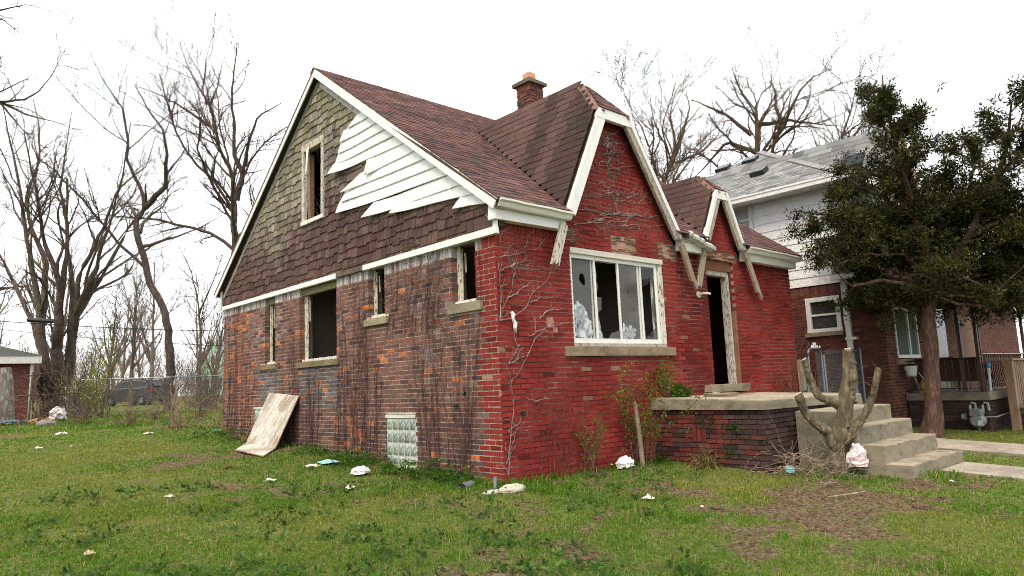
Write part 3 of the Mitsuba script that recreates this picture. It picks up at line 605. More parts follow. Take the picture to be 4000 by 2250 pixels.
# doorway
DW = put(f'{HOUSE}__doorway', MB().box(5.60, 5.655, .06, .20, 1.0, 3.02, (.47, .46, .42), .003).box(4.845, 4.89, .08, .2, 1.0, 3.02, (.10, .07, .05), .003).box(4.86, 5.66, .075, .21, 2.98, 3.06, (.45, .43, .38), .003), 'm_peel', label='open doorway without a door, white jamb and rotten timber')
put(f'{DW}__header', MB().box(4.85, 5.715, .05, .16, 3.06, 3.23, (.17, .075, .045), .006), 'm_wood', label='reddish brown timber over the doorway')
put(f'{DW}__rough_post', MB().box(5.665, 5.715, .005, .14, 1.02, 2.35, (.20, .11, .065), .008).box(5.68, 5.715, .05, .14, 2.35, 3.06, (.07, .04, .03), .006), 'm_wood')
put(f'{DW}__threshold', MB().box(4.52, 5.76, -.14, .10, .94, 1.06, (.26, .225, .17), .006), 'm_conc')
for i in range(6):
    put(f'{DW}__stair', MB().box(4.85, 5.65, .75 + .25 * i, 1.02 + .25 * i, .98 + .19 * i, 1.17 + .19 * i, (.16, .13, .11), .002), 'm_wood')
put(f'{HOUSE}__wall_lamp', MB().tube([(4.53, -.002, 2.585), (4.53, -.03, 2.585)], .055, 14, (.62, .60, .55)).tube([(4.53, -.03, 2.585), (4.56, -.09, 2.60), (4.64, -.13, 2.60), (4.68, -.15, 2.59)], .018, 8, (.66, .65, .6)), 'm_paint', label='rusty white lamp base beside the doorway')
put(f'{HOUSE}__hose_bib', MB().tube([(.34, .02, .84), (.34, -.05, .84)], .032, 12, (.012, .013, .015)), 'm_gloss', label='black pipe end in the front wall near the corner')
put(f'{HOUSE}__pipe_stub', MB().tube([(.02, .88, .97), (-.05, .90, .96)], .022, 8, (.02, .022, .025)), 'm_gloss')
put(f'{HOUSE}__pipe_stub', MB().tube([(.02, .72, 1.11), (-.04, .72, 1.13)], .026, 8, (.015, .015, .015)), 'm_gloss')
mb = MB()
for i, (u, z) in enumerate([(.28, 2.06), (.33, 2.0), (.285, 1.92), (.32, 1.83)]): pass
put(f'{HOUSE}__bracket', MB().tube([(.22, -.01, 2.13), (.235, -.03, 2.09), (.22, -.035, 2.04), (.26, -.03, 1.98), (.25, -.035, 1.93), (.275, -.015, 1.87)], [.022, .03, .018, .03, .026, .012], 6, (.72, .72, .68)), 'm_paint', label='loose white downpipe bracket on the front wall')
# glass block basement windows
def glass_block_window(q, ny, nz, lab):
    y0, y1, z0, z1 = q
    G = put(f'{HOUSE}__glass_block_window', MB().box(.012, .10, y0, y1, z0, z1, (.44, .46, .41)), 'm_mortar', label=lab)
    ys_, zs_ = np.linspace(y1 - .015, y0 + .02, ny + 1), [z1 - .05 - (z1 - z0 - .05) / (nz - .35) * k for k in range(nz + 1)]; zs_[-1] = z0
    for i in range(ny):
        for j in range(nz):
            a, b, c_, d = ys_[i + 1] + .009, ys_[i] - .009, max(zs_[j + 1], z0) + .008, zs_[j] - .008
            n = 9; U, Wv = np.meshgrid(np.linspace(0, 1, n), np.linspace(0, 1, n), indexing='ij')
            e = np.minimum(np.minimum(U, 1 - U), np.minimum(Wv, 1 - Wv)) * 2
            X = .014 - .022 * np.clip(e * 3, 0, 1) + .012 * np.sin((U * 2.2 + np.sin(Wv * 6 + i * .3) * .35) * 6) * np.clip(e * 2.5, 0, 1)
            v = np.stack([X, b - (b - a) * U, c_ + (d - c_) * Wv], -1).reshape(-1, 3)
            ii, jj = np.meshgrid(np.arange(n - 1), np.arange(n - 1), indexing='ij'); f = np.stack([ii * n + jj, ii * n + jj + 1, (ii + 1) * n + jj + 1, (ii + 1) * n + jj], -1).reshape(-1, 4)
            put(f'{G}__block', MB().add(v, f, jc((.25, .30, .255), .10)), 'm_glassblock', True)
    put(f'{G}__frame', MB().box(-.01, .05, y0, y1, z1 - .045, z1 - .002, (.60, .60, .55), .003), 'm_paint')
    put(f'{G}__sill', MB().box(-.03, .08, y0 - .02, y1 + .02, z0 - .09, z0, (.50, .48, .42), .004), 'm_conc')
mat('m_glassblock', f_plain, 0.07, 0.9, clearcoat=1.0, clearcoat_gloss=0.97)
glass_block_window(gb1, 5, 4, 'glass block basement window near the red corner')
glass_block_window(gb2, 4, 3, 'glass block basement window behind the leaning board')

# ------------------------------------------------------------------ porch with steps
PORCH = thing('brick_porch', 'brick porch with thick concrete slab and concrete steps in front of the open doorway', 'porch')
def dark_brick(u, z, k):
    c = np.array([.13, .036, .03]) if rng.random() < .6 else np.array([.06, .032, .032])
    return jc(c, .2)
def dark_front(u, z, k): return jc((.060, .036, .034), .22)
PF = put(f'{PORCH}__wall', MB().box(3.075, 6.1, -1.775, -.005, -.4, .74, (.05, .036, .03)), 'm_mortar')
pp = sbox(-1.80, -.15, -.012, .735); vent = sbox(-.90, .28, -.66, .48)
rows = lay(pp.difference(vent), -.2, .74, lambda u, z, k: dark_brick(u, z, k) if u > -1.2 or rng.random() < .4 else dark_front(u, z, k), .0)
c, h, col = rows_boxes(rows, 1, 3.06, .06, 1, .008)
rows = [(-.895 + i * .08, -.83 + i * .08, .285, .475, jc((.17, .035, .03), .1)) for i in range(3)]
c3, h3, col3 = rows_boxes(rows, 1, 3.062, .05, 1)
rows = lay(sbox(3.06, -.25, 6.1, .735), -.25, .74, dark_front, .1); c2, h2, col2 = rows_boxes(rows, 0, -1.80, .06, 1, .012)
put_bricks(PF, np.vstack([c, c3]), np.vstack([h, h3]), np.vstack([col, col3]), nearest(np.vstack([c, c3]), 90), jit=.002)
put_bricks(PF, c2, h2, col2, nearest(c2, 60), jit=.003)
n = 26; prof = [(3.0, .0), (3.0, -1.84), (6.15, -1.84), (6.15, 0.0)]
mb = MB().add([(3.0, -.005, .74), (3.0, -1.845, .735), (6.17, -1.845, .70), (6.17, -.005, .72), (3.012, -.005, .915), (3.012, -1.83, .868), (6.16, -1.83, .832), (6.16, -.005, .885), (3.0, -.005, .90), (3.0, -1.845, .852), (6.17, -1.845, .816), (6.17, -.005, .87)],
              [[0, 1, 9, 8], [1, 2, 10, 9], [2, 3, 11, 10], [8, 9, 5, 4], [9, 10, 6, 5], [10, 11, 7, 6], [4, 5, 6, 7], [3, 2, 1, 0]], (.25, .215, .16))
put(f'{PORCH}__slab', mb, 'm_conc')
def step(x0, x1, y0, y1, z0, z1, col=(.23, .20, .15)):
    e = .012; n = 16; xs_ = np.linspace(x0, x1, n); v = []
    wob = rng.normal(0, .005, (n, 2)); wob[rng.random(n) < .15] -= .012
    pro = [(y1, z0), (y0, z0), (y0, z1 - e), (y0 + e, z1), (y1, z1)]
    for i, x in enumerate(xs_): v += [(x, a + (wob[i, 0] if q in (2, 3) else 0), b + (wob[i, 1] if q in (2, 3) else 0)) for q, (a, b) in enumerate(pro)]
    f = [[i * 5 + j, (i + 1) * 5 + j, (i + 1) * 5 + (j + 1) % 5, i * 5 + (j + 1) % 5] for i in range(n - 1) for j in range(5)]
    mb = MB().add(v, f, col)
    for i, fl in ((0, 0), (n - 1, 1)): mb.add(v[i * 5:i * 5 + 5], [[0, 1, 2], [0, 2, 3], [0, 3, 4]] if not fl else [[0, 2, 1], [0, 3, 2], [0, 4, 3]], col)
    put(f'{PORCH}__step', mb, 'm_conc')
for i, (y0, z1) in enumerate([(-2.38, .67), (-2.66, .45), (-2.97, .225), (-3.28, .0)]):
    step(3.86 + .01 * i, 5.88 + .012 * i, y0, -1.85, -.5 + .001 * i, z1)
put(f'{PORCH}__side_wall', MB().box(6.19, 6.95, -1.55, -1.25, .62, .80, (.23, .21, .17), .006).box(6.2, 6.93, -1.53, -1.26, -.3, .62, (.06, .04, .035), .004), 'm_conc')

# ------------------------------------------------------------------ concrete walks
def walk(name, x0, x1, y0, y1, n, col, lift=.012):
    W = put(name, MB().box(x0 + .02, x1 - .02, y0, y1, -3, -2.9), 'm_conc', kind='structure') if False else None
    k = key(name); labels[k] = {'kind': 'structure'}
    for i in range(n):
        ya, yb_ = y0 + (y1 - y0) * i / n, y0 + (y1 - y0) * (i + 1) / n - .015
        m = 6; X = np.linspace(x0, x1, m) + 0 * 1.0; Yv = np.linspace(ya, yb_, m); A, B = np.meshgrid(X, Yv, indexing='ij'); Z = gz(A, B) + lift + rng.uniform(-.006, .006)
        edge = np.zeros_like(A); v = np.stack([A, B, Z], -1).reshape(-1, 3); ii, jj = np.meshgrid(np.arange(m - 1), np.arange(m - 1), indexing='ij')
        f = np.stack([ii * m + jj, (ii + 1) * m + jj, (ii + 1) * m + jj + 1, ii * m + jj + 1], -1).reshape(-1, 4)
        low = v - [0, 0, .12]; rim = np.concatenate([np.arange(m) * m, (m - 1) * m + np.arange(1, m), (m - 1 - np.arange(1, m)) * m + m - 1, m - 2 - np.arange(m - 2)])
        mb = MB().add(v, f, jc(col, .05)); r2_ = np.roll(rim, -1); mb.add(np.vstack([v, low]), np.stack([rim, rim + m * m, r2_ + m * m, r2_], 1), col)
        put(f'{k}__slab', mb, 'm_conc')
walk('footpath', 4.75, 5.80, -12.0, -3.30, 7, (.27, .24, .19), .03)
walk('driveway', 7.15, 8.62, -12.0, 9.0, 12, (.25, .225, .18), .03)

# ------------------------------------------------------------------ trees: limbs as measured, finer branching grown from them
def limbs(mb, P, R, sides, col):
    """many tubes at once: P (n, k, 3), R (n, k)"""
    if not len(P): return
    n, k = R.shape; t = np.gradient(P, axis=1); t /= np.linalg.norm(t, axis=2, keepdims=True) + 1e-9
    a = np.cross(t, np.where(np.abs(t[..., 2:]) < .9, [0, 0, 1.0], [1.0, 0, 0])); a /= np.linalg.norm(a, axis=2, keepdims=True) + 1e-9
    b = np.cross(t, a); g = np.arange(sides) * 2 * np.pi / sides
    v = P[:, :, None] + R[:, :, None, None] * (np.cos(g)[:, None] * a[:, :, None] + np.sin(g)[:, None] * b[:, :, None])
    i, j, m = np.meshgrid(np.arange(n), np.arange(k - 1), np.arange(sides), indexing='ij'); B = i * k * sides
    f = np.stack([B + j * sides + m, B + j * sides + (m + 1) % sides, B + (j + 1) * sides + (m + 1) % sides, B + (j + 1) * sides + m], -1).reshape(-1, 4)
    c = np.asarray(col, float) * np.repeat(1 + rng.normal(0, .1, (n, 1)), k * sides, 0); mb.add(v.reshape(-1, 3), f, c, np.repeat(rng.random(n), k * sides))
def resample(path, k):
    p = np.asarray(path, float); s = np.concatenate([[0], np.cumsum(np.linalg.norm(np.diff(p[:, :3], axis=0), axis=1))]); t = np.linspace(0, s[-1], k)
    return np.stack([np.interp(t, s, p[:, q]) for q in range(4)], 1)
def spawn(P, R, per_m, ratio, ang, up, k, rr, t0=.2, rmin=.004, gn=None, rscale=.55):
    """children of the limbs P: about per_m of them a metre, each ratio times its parent's remaining length"""
    gn = gn or rng; n, kk = R.shape
    L = np.linalg.norm(np.diff(P, axis=1), axis=2).sum(1); cnt = np.maximum(1, gn.poisson(L * per_m)).astype(int)
    idx = np.repeat(np.arange(n), cnt); N = len(idx); t = t0 + (1 - t0) * gn.random(N) ** .8; t = np.minimum(t, .985)
    x = t * (kk - 1); i0 = x.astype(int); fr = (x - i0)[:, None]
    pos = P[idx, i0] * (1 - fr) + P[idx, i0 + 1] * fr; rad = R[idx, i0] * (1 - fr[:, 0]) + R[idx, i0 + 1] * fr[:, 0]
    tan = P[idx, i0 + 1] - P[idx, i0]; tan /= np.linalg.norm(tan, axis=1, keepdims=True) + 1e-9
    q = gn.normal(0, 1, (N, 3)); q -= (q * tan).sum(1, keepdims=True) * tan; q /= np.linalg.norm(q, axis=1, keepdims=True)
    th = np.radians(gn.normal(ang, 11, N))[:, None]; d = tan * np.cos(th) + q * np.sin(th) + [0, 0, up]; d /= np.linalg.norm(d, axis=1, keepdims=True)
    ln = L[idx] * ratio * (1 - .55 * t) * gn.uniform(.55, 1.3, N); r0 = np.maximum(np.minimum(rad * rscale, ln * .028 + .002), rmin)
    C = np.zeros((N, k, 3)); C[:, 0] = pos; step = (ln / (k - 1))[:, None]
    for s in range(1, k):
        C[:, s] = C[:, s - 1] + d * step; d = d + gn.normal(0, rr, (N, 3)) + [0, 0, up * .25]; d /= np.linalg.norm(d, axis=1, keepdims=True)
    return C, r0[:, None] * np.linspace(1, .35, k)[None]
def bare_tree(key_, label, paths, col, seed, dens=(1.0, 2.6, 4.5), up=.12, rmin=.006, group=None, twig=True, ratio=(.38, .42, .45), thick=.6, base=(0,)):
    gn = np.random.default_rng(seed); t = thing('bare_tree', label, 'tree', group)
    mb = MB(); Ps, Rs = [], []
    for i, q in enumerate(paths):
        q = [tuple(w[:3]) + (w[3] * thick,) for w in q]; g0 = float(gz(q[0][0], q[0][1]))
        if i in base and q[0][2] > g0 - .1: q = [(q[0][0] * .7 + paths[0][0][0] * .3, q[0][1] * .7 + paths[0][0][1] * .3, g0 - .2, q[0][3] * 1.25)] + q
        p = resample(q, max(10, 3 * len(q))); wob = gn.normal(0, .025, (len(p), 3)) * p[:, 3:4] * 8; wob[0] = 0
        p[:, 3] *= np.linspace(1, .55, len(p)); mb.tube(p[:, :3] + wob, p[:, 3] * (1 + gn.normal(0, .05, len(p))), 9, jc(col, .06)); s = resample(np.hstack([p[:, :3] + wob, p[:, 3:]]), 12); Ps.append(s[:, :3]); Rs.append(s[:, 3])
    put(f'{t}__trunk', mb, 'm_bark', True)
    P, R = np.array(Ps), np.array(Rs); cr = MB(); rs = rmin
    A, a = spawn(P, R, dens[0], ratio[0], 42, up, 9, .16, .25, rs * 1.6, gn); limbs(cr, A, a, 5, col)
    B, b = spawn(A, a, dens[1], ratio[1], 42, up, 6, .16, .2, rs * 1.2, gn); limbs(cr, B, b, 4, col)
    C, c = spawn(np.concatenate([B]), b, dens[2], ratio[2] * 1.15, 38, up * .8, 5, .14, .15, rs, gn); limbs(cr, C, c, 3, np.array(col) * 1.15)  # finer twigs paler: sky glare put into the bark colour
    if twig:
        D, d = spawn(C, c, dens[2], .55, 36, up * .6, 4, .14, .2, rs * .8, gn); limbs(cr, D, d, 3, np.array(col) * 1.25)
    put(f'{t}__crown', cr, 'm_bark', True)
    return t
TREES = {
    'a': [[(-0.97, 23.83, 1.08, 0.375), (-1.20, 23.43, 2.85, 0.317), (-1.36, 23.32, 4.27, 0.245), (-1.69, 23.07, 5.66, 0.187), (-2.11, 22.76, 7.58, 0.144), (-2.39, 22.53, 9.21, 0.115), (-2.73, 22.66, 10.77, 0.072), (-2.96, 22.43, 11.66, 0.043)], [(-0.71, 23.58, 1.14, 0.432), (-1.05, 22.32, 3.49, 0.360), (-1.11, 21.65, 4.67, 0.245), (-1.22, 21.21, 5.43, 0.202), (-1.74, 21.08, 6.60, 0.158), (-2.09, 20.23, 7.87, 0.115), (-2.33, 19.93, 8.69, 0.086), (-2.69, 19.18, 9.73, 0.050)], [(-1.11, 21.65, 4.67, 0.202), (-1.05, 21.16, 6.27, 0.144), (-1.11, 20.88, 7.32, 0.115), (-1.36, 21.02, 8.44, 0.101), (-1.29, 20.73, 9.79, 0.072), (-1.27, 20.14, 11.03, 0.036)], [(-0.54, 23.07, 1.83, 0.346), (-0.50, 22.30, 4.20, 0.259), (-0.30, 21.87, 5.02, 0.202), (-0.06, 21.18, 6.36, 0.144), (0.15, 20.84, 7.47, 0.115), (0.31, 19.87, 9.14, 0.072), (0.35, 19.22, 10.83, 0.036)], [(-0.50, 22.30, 4.20, 0.173), (0.20, 21.69, 5.75, 0.130), (0.98, 21.40, 7.69, 0.086), (1.98, 20.71, 9.04, 0.050), (2.61, 20.57, 10.67, 0.029)], [(-1.20, 23.43, 2.85, 0.202), (-1.86, 23.72, 4.87, 0.144), (-2.33, 24.17, 6.06, 0.115), (-2.88, 24.46, 7.23, 0.101)], [(-1.31, 23.33, 3.99, 0.216), (-1.32, 23.00, 5.56, 0.187), (-1.39, 22.88, 6.38, 0.173), (-1.85, 23.04, 7.42, 0.130), (-2.09, 22.90, 8.64, 0.115), (-1.79, 22.46, 9.66, 0.101), (-1.87, 22.15, 10.98, 0.072), (-2.11, 22.13, 11.93, 0.043)], [(-0.48, 22.43, 3.79, 0.202), (-0.52, 22.09, 5.49, 0.158), (-0.21, 21.63, 6.48, 0.130), (0.09, 21.23, 7.52, 0.115), (0.32, 20.77, 8.66, 0.086), (1.10, 19.98, 9.53, 0.058), (1.28, 19.75, 10.58, 0.036)], [(-0.57, 22.80, 2.82, 0.202), (-0.84, 21.24, 5.19, 0.158), (-1.16, 20.52, 6.55, 0.130), (-1.39, 19.64, 8.51, 0.115)]],
    'b': [[(1.95, 19.78, 1.11, 0.208), (1.90, 19.50, 2.62, 0.194), (1.72, 19.42, 3.99, 0.180), (1.21, 19.74, 5.29, 0.166), (0.95, 19.75, 6.28, 0.166), (0.76, 19.83, 7.11, 0.166), (0.84, 19.72, 7.55, 0.180), (0.97, 19.52, 7.91, 0.152), (0.92, 19.59, 8.24, 0.111), (0.34, 19.63, 9.50, 0.090), (0.34, 19.46, 10.08, 0.083), (0.15, 19.57, 11.27, 0.062), (-0.42, 19.69, 12.16, 0.042), (-0.86, 19.88, 13.17, 0.022)], [(0.97, 19.52, 7.88, 0.138), (1.32, 18.58, 8.44, 0.111), (1.19, 18.02, 9.36, 0.090), (0.99, 17.78, 10.13, 0.069), (0.59, 17.88, 10.68, 0.055), (0.04, 17.71, 11.51, 0.028)], [(0.97, 19.52, 7.91, 0.069), (0.79, 18.94, 8.54, 0.048)], [(1.26, 18.37, 8.78, 0.055), (1.50, 17.78, 9.23, 0.042), (1.66, 17.41, 9.65, 0.021)], [(0.97, 19.70, 6.50, 0.083), (1.74, 19.25, 6.78, 0.055), (2.57, 18.94, 7.18, 0.035), (3.27, 18.59, 7.70, 0.021)]],
    'c': [[(5.16, 22.27, 5.03, 0.229), (5.22, 22.56, 6.49, 0.221), (5.26, 22.72, 7.80, 0.213), (5.36, 23.04, 9.30, 0.197), (5.26, 23.04, 10.66, 0.147), (4.94, 23.89, 12.23, 0.123), (4.83, 24.66, 14.26, 0.106), (4.43, 25.30, 15.40, 0.082), (4.15, 25.77, 16.36, 0.057), (3.90, 26.18, 17.71, 0.033)], [(5.42, 22.98, 9.54, 0.180), (5.57, 22.66, 10.62, 0.147), (5.30, 22.95, 11.51, 0.123), (5.25, 22.94, 12.81, 0.106), (5.18, 23.02, 14.16, 0.090), (5.32, 22.79, 16.62, 0.041)], [(5.57, 22.66, 10.62, 0.106), (5.45, 21.73, 11.89, 0.082), (5.62, 21.16, 12.78, 0.066), (6.12, 20.03, 13.12, 0.033)], [(4.73, 24.33, 13.12, 0.082), (3.83, 24.87, 13.90, 0.066), (3.02, 25.47, 14.53, 0.049), (2.21, 26.42, 15.11, 0.029)], [(4.83, 24.66, 14.26, 0.066), (4.90, 23.90, 14.93, 0.049), (4.88, 23.30, 15.91, 0.029)]],
    'd': [[(-5.18, 9.62, 6.29, 0.118), (-4.67, 8.89, 6.59, 0.073), (-4.36, 8.52, 6.69, 0.051), (-4.05, 8.19, 6.69, 0.037), (-3.87, 7.95, 6.80, 0.029), (-3.71, 7.70, 7.07, 0.018), (-3.57, 7.35, 7.50, 0.011)], [(-4.36, 8.52, 6.69, 0.044), (-3.95, 8.37, 6.48, 0.029), (-3.47, 8.25, 6.40, 0.018), (-2.99, 7.99, 6.15, 0.011)], [(-4.36, 8.52, 6.67, 0.037), (-4.04, 8.00, 6.04, 0.022), (-3.72, 7.66, 5.64, 0.011)]],
    'e': [[(-5.23, 8.04, 7.70, 0.068), (-4.75, 7.42, 7.78, 0.041), (-4.45, 7.28, 7.92, 0.027), (-4.20, 7.05, 7.98, 0.014), (-4.04, 6.93, 7.91, 0.007)], [(-4.75, 7.42, 7.78, 0.027), (-4.49, 7.28, 7.69, 0.020), (-4.29, 7.02, 7.40, 0.010)]],
    'f': [[(25.41, 9.64, 10.15, 0.288), (25.56, 9.54, 12.06, 0.250), (25.53, 9.49, 13.29, 0.211), (25.61, 9.41, 14.18, 0.173), (25.75, 9.17, 14.81, 0.115), (26.13, 8.60, 15.32, 0.058)], [(25.89, 9.21, 10.12, 0.250), (25.42, 8.79, 11.82, 0.221), (25.57, 8.14, 12.96, 0.173), (25.64, 7.47, 13.90, 0.125), (25.81, 6.95, 14.72, 0.077), (26.32, 5.99, 15.03, 0.038)], [(25.57, 8.14, 12.96, 0.134), (25.44, 8.36, 13.71, 0.115), (25.65, 8.38, 14.57, 0.096), (25.53, 8.59, 15.26, 0.048)], [(25.37, 9.68, 12.75, 0.154), (24.42, 10.37, 13.76, 0.115), (23.03, 11.39, 14.57, 0.058)], [(25.57, 9.47, 13.23, 0.154), (27.23, 8.55, 13.57, 0.125), (28.45, 7.88, 13.45, 0.077), (29.31, 7.39, 13.38, 0.038)], [(25.49, 9.57, 11.84, 0.154), (24.72, 10.66, 12.56, 0.125), (24.34, 11.72, 11.51, 0.077), (24.07, 12.18, 11.05, 0.058)], [(28.45, 7.88, 13.45, 0.058), (28.89, 6.86, 13.68, 0.038), (29.28, 6.22, 13.98, 0.019)]],
    'g': [[(21.09, 12.41, 9.16, 0.242), (21.26, 12.15, 10.08, 0.224), (21.28, 11.83, 10.83, 0.205), (21.38, 11.43, 11.49, 0.186), (21.23, 11.30, 12.24, 0.112), (21.02, 11.33, 12.97, 0.093), (21.00, 11.16, 13.76, 0.056), (21.08, 10.94, 14.42, 0.028)], [(21.39, 11.44, 11.44, 0.149), (21.53, 11.19, 12.07, 0.131), (21.61, 10.87, 12.95, 0.103), (21.70, 10.68, 13.52, 0.075), (21.53, 10.70, 14.45, 0.037)], [(21.45, 11.51, 11.11, 0.112), (21.94, 10.49, 11.40, 0.093), (22.24, 9.80, 11.93, 0.056), (22.36, 9.19, 12.71, 0.028)], [(21.20, 12.08, 10.44, 0.075), (20.59, 12.24, 10.76, 0.056), (19.66, 12.37, 11.57, 0.028)]],
    'h': [[(23.16, 14.48, 9.90, 0.163), (23.84, 14.64, 12.02, 0.142), (24.06, 14.66, 12.78, 0.122), (24.14, 14.87, 13.40, 0.102), (24.63, 14.71, 14.09, 0.071), (23.93, 15.40, 15.26, 0.061), (23.77, 15.87, 16.28, 0.041), (23.69, 16.12, 17.49, 0.024)], [(24.14, 14.87, 13.40, 0.081), (23.89, 15.03, 14.47, 0.061), (23.58, 15.40, 15.18, 0.041)], [(24.06, 14.66, 12.78, 0.061), (24.16, 14.17, 13.40, 0.041), (23.78, 14.04, 14.57, 0.020)]],
    'i': [[(34.29, 9.27, 12.65, 0.181), (33.82, 8.75, 14.21, 0.147), (34.23, 8.30, 15.51, 0.113), (34.16, 7.87, 16.68, 0.056)], [(33.82, 8.75, 14.21, 0.090), (34.91, 8.07, 15.01, 0.068), (35.61, 7.69, 15.99, 0.034)], [(34.23, 8.30, 15.51, 0.068), (33.69, 8.40, 16.46, 0.034)]],
    'j': [[(10.21, 41.62, 1.20, 0.234), (10.41, 42.03, 4.34, 0.208), (10.34, 42.38, 7.57, 0.182), (9.90, 42.72, 9.77, 0.130), (9.19, 43.02, 11.40, 0.078)], [(10.35, 42.35, 6.76, 0.156), (10.80, 40.76, 9.01, 0.104), (10.93, 39.74, 10.47, 0.065)], [(10.31, 42.34, 8.65, 0.104), (9.08, 43.41, 10.35, 0.065), (8.28, 44.20, 10.96, 0.039)]],
}
BK = (.115, .092, .076)
bare_tree('a', 'large bare tree of many stems by the fence at the far left', TREES['a'], BK, 11, (1.4, 3.4, 5.0), rmin=.006)
bare_tree('b', 'crooked single bare tree with forked trunk left of the brick house', TREES['b'], (.085, .066, .056), 12, (1.1, 3.2, 5.0), rmin=.0055, thick=.8)
bare_tree('c', 'tall bare tree rising just behind the shingled gable', TREES['c'], (.08, .06, .05), 13, (1.3, 3.4, 5.0), up=.2, rmin=.006, thick=.8)
bare_tree('d', 'bare branches of a near tree entering from the left at mid height', TREES['d'], (.05, .038, .032), 14, (3, 5.0, 7.0), up=.1, rmin=.004, base=())
bare_tree('e', 'bare twigs of a near tree in the top left corner', TREES['e'], (.05, .038, .032), 15, (3.5, 5.5, 7.0), up=.05, rmin=.0035, base=())
bare_tree('f', 'broad spreading bare tree behind the grey roofed house', TREES['f'], (.09, .068, .052), 16, (1.7, 3.0, 4.4), up=.03, rmin=.008, ratio=(.33, .42, .45), thick=.75, base=(0, 1))
bare_tree('g', 'bare tree with a forked mossy trunk between the two houses', TREES['g'], (.11, .085, .055), 17, (1.7, 2.8, 4.0), rmin=.009, thick=.7)
bare_tree('h', 'thin bare tree behind the big front gable', TREES['h'], (.075, .056, .046), 18, (1.8, 2.8, 3.6), rmin=.009, thick=.7)
bare_tree('i', 'slim bare tree above the grey ridge behind the yew', TREES['i'], (.10, .08, .065), 19, (2.0, 2.8, 3.6), rmin=.009, thick=.7)
bare_tree('j', 'bare tree beyond the fence close to the back corner of the brick house', TREES['j'], (.10, .08, .065), 20, (2.0, 2.8, 3.4), rmin=.009, thick=.45)
# distant trees along the back: each its own trunk and crown
gn = np.random.default_rng(5)
SPOT = [(-8, 44), (-3.5, 50), (4, 38), (8.5, 46), (0, 54), (-2, 41), (2.5, 44), (6.5, 43), (-6, 39), (13, 50), (17, 58), (-22, 62), (-15, 70), (-9, 58), (-4, 75), (1, 62), (6, 80), (11, 66), (16, 78), (-30, 66), (21, 70), (4, 48), (-13, 46), (27, 88), (14, 92), (-6, 95), (34, 74), (-18, 52), (9, 56)]
for i, (x, y) in enumerate(SPOT):
    z = float(gz(x, y)); H = gn.uniform(7.5, 12.5); n = gn.integers(2, 4); paths = []; r0 = H * .016
    bend = gn.normal(0, .5, 2)
    main = [(x, y, z - .2, r0), (x + bend[0] * .4, y + bend[1] * .4, z + H * .25, r0 * .85), (x + bend[0], y + bend[1], z + H * .55, r0 * .5), (x + bend[0] * 1.4, y + bend[1] * 1.4, z + H * .9, r0 * .12)]
    paths.append(main)
    for j in range(n):
        a = gn.random() * 6.28; q = main[1]; w = gn.uniform(.16, .3) * H
        paths.append([q[:3] + (r0 * .6,), (q[0] + w * .5 * math.cos(a), q[1] + w * .5 * math.sin(a), q[2] + H * .22, r0 * .4), (q[0] + w * math.cos(a), q[1] + w * math.sin(a), q[2] + H * .55, r0 * .08)])
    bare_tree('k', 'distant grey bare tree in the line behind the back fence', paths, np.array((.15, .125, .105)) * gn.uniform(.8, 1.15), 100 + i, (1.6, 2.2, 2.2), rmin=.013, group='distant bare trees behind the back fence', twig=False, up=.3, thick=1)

# ------------------------------------------------------------------ the pruned stump
ST = [[(3.74, -2.41, -0.16, 0.163), (3.71, -2.44, 0.08, 0.131), (3.70, -2.48, 0.34, 0.126), (3.76, -2.53, 0.59, 0.100), (3.77, -2.59, 0.80, 0.089), (3.76, -2.64, 1.06, 0.066), (3.76, -2.67, 1.24, 0.066), (3.80, -2.68, 1.48, 0.068)],
    [(3.68, -2.44, 0.21, 0.105), (3.63, -2.38, 0.42, 0.089), (3.53, -2.27, 0.53, 0.079), (3.46, -2.18, 0.69, 0.074), (3.40, -2.16, 0.85, 0.074), (3.40, -2.15, 0.92, 0.074)],
    [(3.77, -2.56, 0.70, 0.079), (3.63, -2.47, 0.81, 0.071), (3.54, -2.36, 0.88, 0.068), (3.49, -2.30, 1.05, 0.063), (3.42, -2.29, 1.21, 0.058), (3.37, -2.28, 1.37, 0.047)],
    [(3.74, -2.51, 0.29, 0.116), (3.88, -2.64, 0.46, 0.079), (3.98, -2.76, 0.63, 0.068), (4.03, -2.85, 0.84, 0.058), (4.01, -2.91, 1.02, 0.053), (4.06, -2.95, 1.21, 0.058)],
    [(3.74, -2.52, 0.39, 0.053), (3.76, -2.58, 0.53, 0.042), (3.76, -2.62, 0.65, 0.047)],
    [(3.77, -2.58, 0.49, 0.065), (3.78, -2.68, 0.85, 0.065), (3.79, -2.73, 1.16, 0.065), (3.79, -2.73, 1.33, 0.059)]]
STUMP = thing('pruned_tree', 'small tree cut back to knobbly grey stubs in front of the porch', 'tree')
mb = MB(); gn = np.random.default_rng(31)
